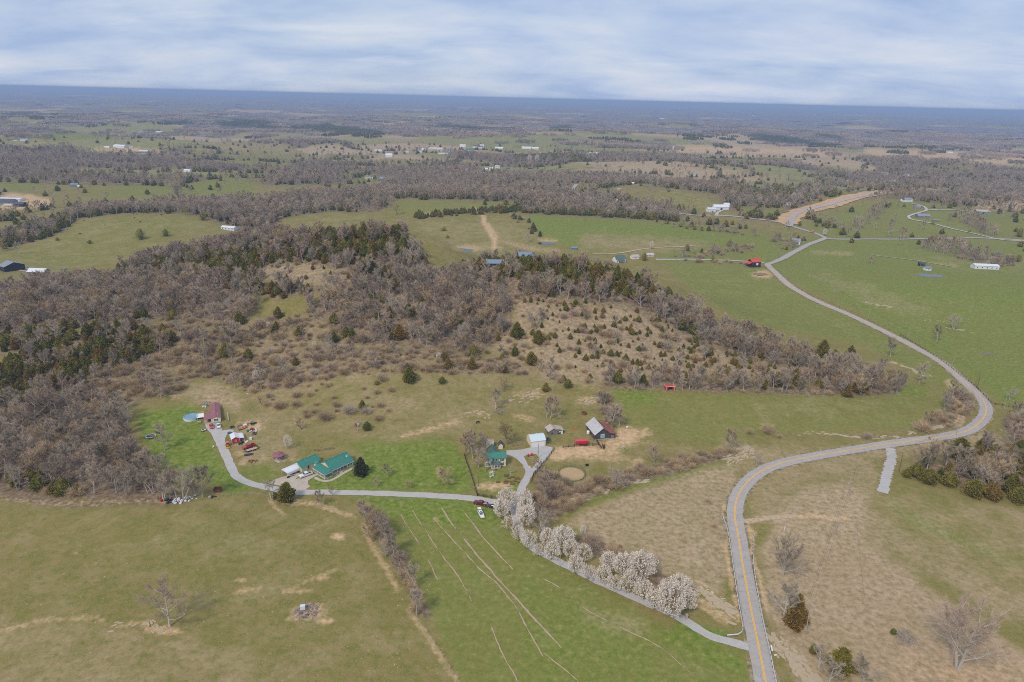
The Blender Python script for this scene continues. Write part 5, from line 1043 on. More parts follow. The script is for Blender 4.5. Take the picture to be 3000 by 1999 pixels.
part('fender', MB().box(-2.0, -1.14, .72, -.15, -1.06, .84).box(-2.0, 1.06, .72, -.15, 1.14, .84), 'rim', t)
# flat trailer
P = at('8', 2070, 1475); th = head_to('8', (2190, 1430), (1950, 1510)); t = thing('flat_trailer', 'flat car trailer with a plank deck beside the red pickup', 'trailer', P, th)
part('deck', MB().box(-2.6, -1.0, .52, 2.4, 1.0, .60), 'tan_planks', t); part('frame', MB().box(-2.65, -1.08, .40, 2.45, -1.0, .66).box(-2.65, 1.0, .40, 2.45, 1.08, .66).box(2.4, -1.0, .40, 2.48, 1.0, .66).tube((2.45, -.7, .48), (3.7, 0, .48), .06).tube((2.45, .7, .48), (3.7, 0, .48), .06), 'black_paint', t)
for x in (-.9, 0):
    for y in (-1.18, 1.18): wheel(t, x, y, .33, .2)
part('ramp', MB().box(-2.72, -.9, .5, -2.66, .9, 1.5), 'black_paint', t)
# ride-on machines
def tractor(label, P, th, c1, c2, sc=1.0, group=None):
    t = thing('tractor', label, 'tractor', P, th, group, sc)
    part('bonnet', MB().loft([section(1.45, .32, .55, 1.0, .06), section(1.3, .38, .5, 1.12, .06), section(.3, .40, .5, 1.18, .06)]), c1, t); part('fender', MB().box(-1.0, -.75, .95, -.1, -.4, 1.06).box(-1.0, .4, .95, -.1, .75, 1.06), c1, t); part('seat', MB().box(-.75, -.25, .95, -.3, .25, 1.1).box(-.82, -.25, 1.05, -.74, .25, 1.5), 'black_paint', t); part('chassis', MB().box(-.9, -.3, .4, 1.3, .3, .6), 'black_paint', t)
    part('roll_bar', MB().tube((-.9, -.5, .9), (-.9, -.5, 2.0), .04).tube((-.9, .5, .9), (-.9, .5, 2.0), .04).tube((-.9, -.5, 2.0), (-.9, .5, 2.0), .04), c1, t); part('canopy', MB().box(-1.2, -.65, 2.02, .3, .65, 2.1), c1, t); part('loader_bucket', MB().box(1.9, -.8, .1, 2.4, .8, .7), c2, t); part('loader_arm', MB().tube((.4, -.5, .8), (2.0, -.5, .4), .06).tube((.4, .5, .8), (2.0, .5, .4), .06), c2, t); part('steering_wheel', MB().lathe([(.2, 1.25), (.2, 1.29), (.15, 1.29)], 10, .05), 'black_paint', t)
    for y in (-.6, .6): wheel(t, -.55, y, .6, .32); wheel(t, 1.05, y, .36, .22)
    return t
tractor('orange tractor with a yellow loader bucket beside the red workshop', at('8', 1455, 1380), head_to('8', (1440, 1300), (1475, 1420)), 'tractor_orange', 'machine_yellow'); tractor('small green garden tractor beside the lumber pile', at('8', 2100, 820), 1.0, 'machine_green', 'black_paint', .8)
def buggy(name, label, cat, P, th, c, sc=1.0):
    t = thing(name, label, cat, P, th, None, sc)
    part('body', MB().loft([section(.8, .22, .45, .62, .04), section(.4, .34, .35, .80, .06), section(-.3, .30, .35, .74, .05), section(-.8, .34, .42, .80, .06)]), c, t); part('seat', MB().box(-.55, -.17, .78, .1, .17, .9), 'black_paint', t); part('handlebar', MB().tube((.35, -.38, 1.02), (.35, .38, 1.02), .025).tube((.45, 0, .75), (.35, 0, 1.02), .03), 'black_paint', t); part('fender', MB().box(.35, -.55, .62, .9, -.28, .68).box(.35, .28, .62, .9, .55, .68).box(-.95, -.55, .64, -.35, -.28, .70).box(-.95, .28, .64, -.35, .55, .70), c, t)
    for x in (.62, -.62):
        for y in (-.45, .45): wheel(t, x, y, .28, .22)
    return t
buggy('quad_bike', 'white quad bike standing on the lawn beside the gravel turnaround', 'quad bike', at('8', 845, 990), .8, 'car_white', 1.15); buggy('quad_bike', 'black quad bike at the edge of the junk beside the gravel spur', 'quad bike', at('8', 1575, 900), .5, 'car_dark', 1.1); buggy('quad_bike', 'grey quad bike in the middle of the junk', 'quad bike', at('8', 1770, 950), 2.2, 'rim', 1.1); buggy('quad_bike', 'red quad bike at the far end of the junk', 'quad bike', at('8', 2080, 960), 2.7, 'car_red', 1.1)
# excavator-like grader at the new road
tractor('yellow machine at work on the new road embankment', at('14', 1215, 28, .6), 1.2, 'machine_yellow', 'machine_yellow', 3.0)
t = thing('camper', 'long pale camper trailer beside the dark new house', 'camper', at('12', 88, 152, .1), .12)
part('body', MB().loft([section(6.0, 1.1, .7, 2.9, .1), section(5.5, 1.25, .6, 3.3, .1), section(-5.5, 1.25, .6, 3.3, .1)]), 'pale_siding', t); part('stripe', MB().box(-5.4, -1.29, 1.5, 5.4, -1.255, 1.9), 'brown_wood', t)
for x in (-1, .2): wheel(t, x, -1.2, .4); wheel(t, x, 1.2, .4)
# ------------------------------------------------------------------ poles, wires, guardrails, fences
POLE_TOPS = {}
def pole(key, k, base, top, label, arm=True, mat='weathered_pole', az=None, r=0.16, extra=None):
    B = G(k, *base); d = ray(*to_photo(k, *top)); hd = np.hypot(*(B - CAM)[:2]); tt = hd / np.hypot(d[0], d[1]); T = CAM + d * tt; h = max(4.0, T[2] - B[2])
    lx = T[:2] - B[:2]
    t = thing('utility_pole', label, 'pole', B, 0.0, 'utility poles')
    part('pole', MB().tube((0, 0, -.5), (lx[0] * .6, lx[1] * .6, h), r, r * .65, 8), mat, t)
    a = az if az is not None else 0.3; c, s = math.cos(a), math.sin(a); x0, y0 = lx[0] * .6, lx[1] * .6
    if arm:
        part('crossarm', MB().tube((x0 - 1.2 * c, y0 - 1.2 * s, h - .5), (x0 + 1.2 * c, y0 + 1.2 * s, h - .5), .07, .07, 4), mat, t)
        for q in (-1.1, -.4, 1.1): part('insulator', MB().tube((x0 + q * c, y0 + q * s, h - .43), (x0 + q * c, y0 + q * s, h - .1), .06, .04, 6), 'rim', t)
    if extra == 'transformer': part('transformer', MB().tube((x0 + .35, y0, h - 2.2), (x0 + .35, y0, h - 1.3), .28, .28, 10), 'galvanised', t)
    if extra == 'lamp': part('lamp', MB().tube((x0, y0, h - .6), (x0 + .9, y0 - .4, h - .4), .05).tube((x0 + .9, y0 - .4, h - .75), (x0 + .9, y0 - .4, h - .35), .28, .15, 8), 'white_trim', t)
    POLE_TOPS[key] = (B + np.array([x0, y0, h - .1]), a); keep(B, 1.0); return t
pole('a', '5', (1135, 830), (1165, 655), 'tall weathered pole on the bare patch in the inside of the bend', True, az=-.2); pole('b', '5', (1490, 665), (1515, 540), 'thin brown pole beside the gravel spur', False, 'pole_brown'); pole('c', '5', (1885, 415), (1905, 320), 'pole with crossarm on the outer verge of the bend', True); pole('d', 'C', (2030, 1270), (2046, 1165), 'brown pole with crossarm just behind the sharp road bend', True, 'pole_brown')
pole('e', '5', (2210, 250), (2233, 130), 'leaning pole beside the bare thicket past the sharp bend', False); pole('f', '5', (1050, 1100), (1070, 955), 'pale pole with crossarm standing on the dry field beyond the guardrail', True, az=.1); pole('g', '5', (1180, 1130), (1195, 1010), 'slim pole without crossarm on the dry field', False, r=.11); pole('h', '6', (850, 950), (880, 718), 'double-armed pole with guy wires beside the tall cedar', True, az=.1); pole('i', '6', (1245, 835), (1255, 740), 'short grey pole alone on the dry slope', False, r=.11)
for q, (key, b, tp, lab) in enumerate((('j', (1855, 1115), (1876, 1040), 'brown pole beside the black fence nearest the sharp bend'), ('k', (1550, 930), (1557, 860), 'pole with crossarm beside the straight road, second above the bend'), ('l', (1280, 775), (1287, 710), 'pole with crossarm beside the straight road, third above the bend'), ('m', (1040, 620), (1042, 560), 'pole with crossarm by the stones in the right pasture'), ('n', (873, 505), (875, 445), 'pole with crossarm on the pasture rise opposite the log pile'))): pole(key, 'C', b, tp, lab, True, az=.5)
for key, b, tp, lab in (('o', (470, 520), (473, 455), 'brown pole beside the lane behind the red-roofed barn'), ('p', (605, 460), (606, 408), 'pole in front of the white house at the junction'), ('q', (867, 350), (868, 290), 'pole beside the road junction'), ('r', (1338, 332), (1341, 282), 'pole in the pasture between junction and hilltop farm'), ('s', (238, 298), (240, 250), 'pole beside the white creek bank'), ('t', (428, 402), (430, 362), 'pole by the trees left of the white house'), ('u', (1847, 300), (1848, 262), 'pole beside the track to the hilltop farm'), ('v', (976, 372), (977, 338), 'short pole beside the side road'), ('w', (1658, 195), (1660, 150), 'pole behind the broken barn')): pole(key, '14', b, tp, lab, True, 'pole_brown' if key == 'o' else 'weathered_pole', az=.2)
pole('x', '1', (1285, 390), (1247, 195), 'leaning pale pole with a lamp above the maroon-roofed home', False, extra='lamp'); pole('y', 'B', (112, 1560), (112, 1490), 'thin pale pole with a transformer on the slope above the cream house', False, extra='transformer'); pole('z', '3', (1083, 640), (1083, 475), 'dark brown pole on the little green between the gravel drives', False, 'pole_brown'); pole('aa', '4', (705, 772), (712, 635), 'pale pole between the blossoming trees on the lane', False, r=.12); pole('ab', '3', (398, 960), (398, 812), 'thin post in the farmhouse garden', False, 'pole_brown', r=.07)
def wires(chain, label, n=3):
    mb = MB()
    for a, b in zip(chain[:-1], chain[1:]):
        (pa, aa), (pb, ab) = POLE_TOPS[a], POLE_TOPS[b]
        for q in ((-1.1, -.4, 1.1) if n == 3 else (0,)):
            p = pa + q * np.array([math.cos(aa), math.sin(aa), 0]); r = pb + q * np.array([math.cos(ab), math.sin(ab), 0]); L = np.linalg.norm(r - p); pts = []
            for i in range(9): u = i / 8; c = p + (r - p) * u; c[2] -= 4 * u * (1 - u) * L * .018; pts.append(tuple(c))
            mb.path(pts, .022, 3)
    solo('power_line', mb, 'black_paint', label, 'wires', kind='stuff')
plain('wire_grey', (0.22, 0.22, 0.22), .6)
wires(['h', 'f', 'a', 'c', 'd', 'j', 'k', 'l', 'm', 'n'], 'thin wires strung between the poles along the road'); wires(['i', 'g'], 'single thin wire between the short poles of the dry field', 1)
def fence(name, label, pts, gap, post_h, rails, mat, post_r=.07, rail_h=.11, cat='fence', step=None, group=None, line_r=0.0):
    gp = [G(k, a, b) for k, a, b in pts]; L = curve_pts(gp, gap) if len(gp) > 2 else None
    if L is None:
        n = max(1, int(np.hypot(*(gp[1] - gp[0])[:2]) / gap)); L = np.array([gp[0][:2] + (gp[1] - gp[0])[:2] * i / n for i in range(n + 1)])
    O = np.array([*L[0], float(ground(*L[0]))]); t = thing(name, label, cat, O, 0.0, group)
    Z = ground(L[:, 0], L[:, 1]); pm = MB().box(-post_r, -post_r, -.3, post_r, post_r, post_h).mesh('post', mat)
    for p, z in zip(L[:300], Z): part('post', pm, None, t).location = (p[0] - O[0], p[1] - O[1], z - O[2])
    for rh in rails:
        mb = MB()
        for i in range(len(L) - 1):
            a = Vector((L[i][0] - O[0], L[i][1] - O[1], Z[i] - O[2] + rh)); b = Vector((L[i + 1][0] - O[0], L[i + 1][1] - O[1], Z[i + 1] - O[2] + rh))
            if line_r: mb.tube(a, b, line_r, line_r, 3, False)
            else:
                up = Vector((0, 0, rail_h / 2)); n = (b - a).cross(Vector((0, 0, 1))).normalized() * .025 ; ofs = n * 3.2
                mb.add([a - up - n + ofs, b - up - n + ofs, b + up - n + ofs, a + up - n + ofs, a - up + n + ofs, b - up + n + ofs, b + up + n + ofs, a + up + n + ofs], [(0, 1, 2, 3), (7, 6, 5, 4), (0, 4, 5, 1), (3, 2, 6, 7), (0, 3, 7, 4), (1, 5, 6, 2)])
        part('rail', mb, mat, t)
    return t
fence('board_fence', 'black board fence along the right side of the farmhouse drive', pts_of('3', (1000, 930), (1030, 845), (1075, 790), (1120, 730), (1210, 620), (1255, 560), (1295, 520)), 2.6, 1.45, (.45, .85, 1.25), 'black_paint', .10); fence('board_fence', 'black board fence between the red trailer and the bare paddock', pts_of('3', (1370, 518), (1500, 508), (1640, 500), (1780, 490)), 2.7, 1.45, (.45, .85, 1.25), 'black_paint', .10); fence('board_fence', 'short black board fence joining the paddock to the barn', pts_of('3', (1778, 490), (1755, 445)), 1.6, 1.45, (.45, .85, 1.25), 'black_paint', .10)
fence('board_fence', 'long black board fence down the left side of the farmhouse garden', pts_of('3', (238, 610), (265, 700), (300, 790), (325, 870), (350, 950), (385, 1070)), 2.4, 1.4, (.45, .85, 1.25), 'black_paint', .10); fence('board_fence', 'black board fence beside the lane below the farmhouse garden', pts_of('3', (388, 1072), (460, 1082), (550, 1098), (640, 1110)), 2.6, 1.4, (.45, .85, 1.25), 'black_paint', .10)
fence('field_fence', 'dark post fence following the road around the sharp bend', pts_of('C', (1500, 900), (1620, 975), (1780, 1075), (1930, 1190), (2050, 1290), (2120, 1365), (2200, 1385), (2351, 1410)), 3.2, 1.35, (.5, 1.0), 'black_paint', .09, .08); fence('field_fence', 'thin dark fence along the upper straight of the road', pts_of('C', (640, 440), (730, 530), (850, 605), (1000, 675), (1200, 760), (1350, 830), (1500, 905)), 6.0, 1.25, (.6, 1.1), 'brown_wood', .08, line_r=.02)
fence('wire_fence', 'wire fence with grey posts between the two front fields', pts_of('7', (1380, 195), (1550, 215), (1735, 285)), 4.0, 1.3, (.5, 1.0), 'weathered_pole', .07, line_r=.015); fence('wire_fence', 'wire fence with grey posts running down below the hedgerow', pts_of('7', (2010, 740), (2100, 850), (2180, 970), (2250, 1085)), 4.0, 1.3, (.5, 1.0), 'weathered_pole', .09, line_r=.015); fence('wire_fence', 'old wire fence along the foot of the brushy slope', pts_of('B', (0, 1215), (200, 1190), (420, 1160), (700, 1150), (1000, 1180), (1300, 1205), (1600, 1260)), 5.0, 1.3, (.5, 1.0), 'weathered_pole', .07, line_r=.015); fence('wire_fence', 'thin wire fence climbing from the leaning lamp pole across the slope', pts_of('1', (1290, 400), (1450, 480), (1650, 600), (1850, 700), (2100, 770)), 4.5, 1.2, (.5, 1.0), 'weathered_pole', .07, line_r=.015)
fence('wire_fence', 'brown rail fence behind the cream house', pts_of('2', (1120, 262), (1200, 268), (1330, 245), (1470, 222)), 2.2, 1.1, (.5, .95), 'brown_wood', .08)
fence('wire_fence', 'wire fence posts along the wood edge behind the dumped rubbish', pts_of('1', (985, 1385), (1150, 1375), (1330, 1370), (1480, 1400), (1560, 1420)), 3.0, 1.2, (.5, 1.0), 'weathered_pole', .07, line_r=.015)
# round pen
P = np.array(G('3', 1470, 822)); Lft = G('3', 1312, 818); R = float(np.hypot(*(Lft - P)[:2]))
t = thing('round_pen', 'round pen of green pipe panels on dry tan ground', 'pen', P, 0); plain('pen_green', (0.05, 0.11, 0.075), .6); plain('pen_sand', (0.46, 0.33, 0.18), .95, .05, .3, .8)
yp = MB(); yp.lathe([(R - .6, .12), (R * .6, .14), (.01, .14)], 40, 0, 0, cap=False); keep(P, R + 1)
for v in range(len(yp.v)): a = yp.v[v]; yp.v[v] = (a[0], a[1], float(ground(P[0] + a[0], P[1] + a[1])) - P[2] + .13)
part('sand_floor', yp, 'pen_sand', t, True)
for i in range(20):
    a, b = 2 * math.pi * i / 20, 2 * math.pi * (i + 1) / 20; m = MB(); xa, ya, xb, yb = R * math.cos(a), R * math.sin(a), R * math.cos(b), R * math.sin(b); za, zb = [float(ground(P[0] + u, P[1] + v)) - P[2] for u, v in ((xa, ya), (xb, yb))]
    for h in (.3, .7, 1.1, 1.6): m.tube((xa, ya, za + h), (xb, yb, zb + h), .03, .03, 4)
    m.tube((xa, ya, za - .2), (xa, ya, za + 1.7), .04, .04, 4); part('panel', m, 'pen_green', t)
# guardrails
def guardrail(label, pts):
    gp = [G(k, a, b) for k, a, b in pts]; L = curve_pts(gp, 1.9); Z = ground(L[:, 0], L[:, 1]); N = side_of(L); O = np.array([*L[0], Z[0]]); t = thing('guardrail', label, 'guardrail', O, 0)
    mb = MB(); prof = [(0.0, .38), (.08, .46), (.0, .54), (.0, .60), (.08, .68), (.0, .78)]; rings = []
    for p, z, n in zip(L, Z, N): rings.append([(p[0] - O[0] + n[0] * u, p[1] - O[1] + n[1] * u, z - O[2] + h + .05) for u, h in prof] + [(p[0] - O[0] + n[0] * (u - .07), p[1] - O[1] + n[1] * (u - .07), z - O[2] + h + .05) for u, h in prof[::-1]])
    mb.loft(rings); part('beam', mb, 'galvanised', t); pm = MB().box(-.07, -.07, -.5, .07, .07, .70).mesh('post', 'brown_wood')
    for p, z, n in zip(L, Z, N): part('post', pm, None, t).location = (p[0] - O[0] - n[0] * .16, p[1] - O[1] - n[1] * .16, z - O[2])
guardrail('long grey guardrail left of the road, curling round at the gravel lane', pts_of('6', (277, 160), (295, 205), (315, 280), (345, 480), (370, 660), (398, 830), (414, 925), (408, 955), (380, 972), (305, 978))); guardrail('long grey guardrail on the right side of the road', pts_of('6', (497, 262), (484, 330), (484, 420), (495, 540), (518, 690), (555, 880), (598, 1075), (645, 1300), (660, 1380)))
solo('pipe_marker', MB().tube((0, 0, -.2), (.15, 0, 2.6), .12, .12, 8), 'white_trim', 'white pipe marker standing in the grass beside the field entrance', 'marker', at('5', 697, 1076))
for q, (x, y, lab) in enumerate(((602, 1065, 'white mailbox on the guardrail, upper of the pair'), (607, 1085, 'white mailbox on the guardrail, lower of the pair'))):
    t = thing('mailbox', lab, 'mailbox', at('6', x + 6, y + 6), 1.4 + q * .1); part('post', MB().box(-.06, -.06, -.3, .06, .06, 1.05), 'brown_wood', t); part('box', MB().prism([(-.2, 1.05), (.2, 1.05), (.2, 1.35), (.12, 1.45), (-.12, 1.45), (-.2, 1.35)], 'x', -.4, .4), 'white_trim', t)
t = thing('sign', 'small square white sign on a post beside the road', 'sign', at('6', 636, 1120), 0); part('post', MB().box(-.03, -.03, -.2, .03, .03, 1.2), 'rim', t); part('board', MB().box(-.35, -.06, .6, .35, -.031, 1.2), 'white_trim', t)
# ------------------------------------------------------------------ yard things
plain('plastic_blue', (0.03, 0.16, 0.42), .5); plain('plastic_red', (.5, .03, .03), .5); plain('tarp_dark', (.04, .05, .07), .6); plain('plank', (.42, .33, .24), .9); plain('plank_red', (.36, .16, .12), .9); plain('rusty', (.20, .08, .04), .85); plain('bag_white', (.68, .69, .72), .5); plain('soil_dark', (.20, .14, .10), .95); plain('log_end', (.42, .29, .17), .9); plain('stone', (.46, .365, .245), .95, .05, .25, 1.0); plain('hay', (.42, .31, .205), .95, .05, .3, 2.0); plain('char', (.16, .14, .14), .95, .05, .4, 1.5)
plain('stick', (.34, .29, .26), .9, .05, .3)
P = at('12', 0, 0) if False else None
t = thing('trampoline', 'round trampoline with a pale rim at the dark edge of the lawn', 'trampoline', at('1', 165, 715), 0)
part('mat', MB().lathe([(1.9, .82), (1.9, .86)], 24), 'tarp_dark', t); part('rim', MB().lathe([(1.88, .84), (1.9, .94), (2.15, .94), (2.15, .84)], 24, cap=False), 'galvanised', t)
for i in range(6): a = i * math.pi / 3; part('leg', MB().tube((2.05 * math.cos(a), 2.05 * math.sin(a), -.1), (2.05 * math.cos(a), 2.05 * math.sin(a), .86), .04), 'galvanised', t)
def table(label, P, rz, mat='grey_rail'):
    t = thing('picnic_table', label, 'table', P, rz); part('table_top', MB().box(-.9, -.38, .70, .9, .38, .76), mat, t)
    for s in (-1, 1): part('bench', MB().box(-.9, s * .75 - .14, .42, .9, s * .75 + .14, .47), mat, t); part('leg', MB().tube((s * .65, -.75, 0), (s * .65, .25, .7), .05, .05, 4).tube((s * .65, .75, 0), (s * .65, -.25, .7), .05, .05, 4), mat, t)
table('weathered picnic table on the lawn below the pool deck', at('8', 738, 775), .3)
solo('low_wall', MB().box(-.25, 0, -.2, .25, 14.6, .55).box(-.3, 0, .55, .3, 14.6, .62), 'stone_base', 'long low pale wall on the slope beside the maroon-roofed home', 'wall', at('8', 1480, 735), math.pi / 2 + 0 + head_to('8', (1480, 735), (1418, 320)) - math.pi)
def heap(rng, n, R, zs, smin, smax, flat=False):
    mb = MB()
    for _ in range(n):
        a, r = rng.uniform(0, 6.28), R * math.sqrt(rng.random()); x, y = r * math.cos(a), r * math.sin(a); s = rng.uniform(smin, smax); hh = zs * (1 - r / R) + .02
        c, q = math.cos(a * 3), math.sin(a * 3); w, d, h = s, s * rng.uniform(.4, 1), s * rng.uniform(.3, .8); z0 = hh * rng.random()
        mb.add([(x + c * u * w - q * v * d, y + q * u * w + c * v * d, z0 + k * h) for k in (0, 1) for u, v in ((-.5, -.5), (.5, -.5), (.4, .5), (-.5, .4))], [(3, 2, 1, 0), (4, 5, 6, 7), (0, 1, 5, 4), (1, 2, 6, 5), (2, 3, 7, 6), (3, 0, 4, 7)])
    return mb
def sticks(rng, n, R, z, l0, l1, r=.05):
    mb = MB()
    for _ in range(n):
        a = rng.uniform(0, 6.28); rr = R * math.sqrt(rng.random()); b = rng.uniform(0, 6.28); l = rng.uniform(l0, l1); p = Vector((rr * math.cos(a), rr * math.sin(a), rng.uniform(0, z) * (1 - rr / R) + .05)); d = Vector((math.cos(b), math.sin(b), rng.uniform(-.1, .35))) * l / 2
        mb.tube(p - d, p + d, r, r * .5, 4)
    return mb
rg = random.Random(5)
# junk beside the workshop: each lot a thing of its own
JUNK = [('lumber_stack', 'long stack of reddish lumber beside the green tractor', 'lumber', (1880, 830), .45, lambda: MB().box(-3.2, -.5, 0, 3.2, .5, .25).box(-3.0, -.4, .25, 3.1, .35, .45).box(-2.2, -.2, .45, 3.2, .3, .6), 'plank_red'),
        ('lumber_stack', 'grey lumber lying beside the reddish stack', 'lumber', (1960, 800), .42, lambda: MB().box(-2.4, -.25, 0, 2.6, .2, .2).box(-2.2, -.1, .2, 2.3, .2, .32), 'plank'),
        ('plastic_slide', 'orange and white plastic play slide in the junk', 'toy', (1900, 920), .9, lambda: MB().slab([(-.9, -.4, 1.5), (1.4, -.4, .1), (1.4, .4, .1), (-.9, .4, 1.5)], .12).box(-1.2, -.45, 0, -.85, .45, 1.5), 'tractor_orange'),
        ('plastic_playhouse', 'white plastic panel lying over the orange slide', 'toy', (1905, 885), .9, lambda: MB().box(-.9, -.8, .9, .6, .6, 1.5).prism([(-.8, 1.5), (.6, 1.5), (-.1, 1.9)], 'x', -.9, .6), 'bag_white'),
        ('scrap_heap', 'white scrap heap with red bits at the far end of the yard', 'scrap', (2110, 990), 0, lambda: heap(rg, 16, 1.7, .5, .3, .8), 'bag_white'),
        ('scrap_heap', 'dark scrap heap beside the white one', 'scrap', (2130, 1060), 0, lambda: heap(rg, 14, 1.2, .5, .3, .7), 'tarp_dark'),
        ('trash_bin', 'dark green bin on the straw behind the red workshop', 'bin', (1970, 1000), .3, lambda: MB().box(-.5, -.5, 0, .5, .5, .9, .08).box(-.55, -.55, .9, .55, .55, 1.0), 'machine_green'),
        ('water_tote', 'white plastic tote beyond the workshop awning', 'tank', (2045, 1205), .3, lambda: MB().box(-.55, -.55, .1, .55, .55, 1.1, .05).box(-.6, -.6, 0, .6, .6, .1), 'bag_white'),
        ('kiddie_boat', 'pale upturned tub beside the workshop awning', 'tub', (1945, 1270), 1.3, lambda: MB().loft([section(1.0, .25, .05, .4, .1), section(.6, .5, .0, .5, .12), section(-.9, .5, .0, .5, .12)]), 'pale_siding'),
        ('tarp_pile', 'dark tarpaulin pile in front of the workshop awning', 'tarp', (1800, 1310), .2, lambda: heap(rg, 10, 1.1, .6, .5, 1.0), 'tarp_dark'),
        ('plank_pile', 'loose pale planks in front of the red workshop', 'planks', (1680, 1345), .5, lambda: MB().box(-1.7, -.5, 0, 1.6, -.2, .1).box(-1.2, -.1, .05, 1.9, .2, .15).box(-1.5, .25, 0, 1.2, .5, .08), 'tan_planks'),
        ('plank_pile', 'single pale plank lying in the grass near the red pickup', 'planks', (1860, 1340), .45, lambda: MB().box(-1.2, -.15, 0, 1.2, .15, .1), 'tan_planks'),
        ('tool_cart', 'blue cart behind the red workshop', 'cart', (1500, 1045), .4, lambda: MB().box(-.8, -.4, .3, .8, .4, .7).tube((-.5, -.5, .2), (-.5, .5, .2), .2, .2, 8).tube((.5, -.5, .2), (.5, .5, .2), .2, .2, 8), 'plastic_blue'),
        ('barrel', 'blue barrel behind the maroon-roofed home', 'barrel', (945, 350), 0, lambda: MB().lathe([(.3, 0), (.34, .3), (.34, .7), (.3, .95), (.01, .96)], 12), 'plastic_blue'),
        ('patio_set', 'white plastic furniture heap behind the pool deck', 'furniture', (845, 385), 0, lambda: heap(rg, 8, 1.1, .5, .4, .9), 'bag_white'),
        ('rock_border', 'rough pile of stones and boards behind the maroon-roofed home', 'stones', (880, 275), .2, lambda: heap(rg, 26, 2.2, .3, .3, .7), 'stone_base'),
        ('garden_chair', 'white chair on the lawn below the turnaround', 'chair', (1090, 1410), .3, lambda: MB().box(-.3, -.3, .35, .3, .3, .42).box(-.3, .24, .42, .3, .3, .9).box(-.3, -.3, 0, -.24, -.24, .35).box(.24, -.3, 0, .3, -.24, .35).box(-.3, .24, 0, -.24, .3, .35).box(.24, .24, 0, .3, .3, .35), 'bag_white')]
for nm, lab, cat, (a, b), rz, fn, mt in JUNK: solo(nm, fn(), mt, lab, cat, at('8', a, b), rz)
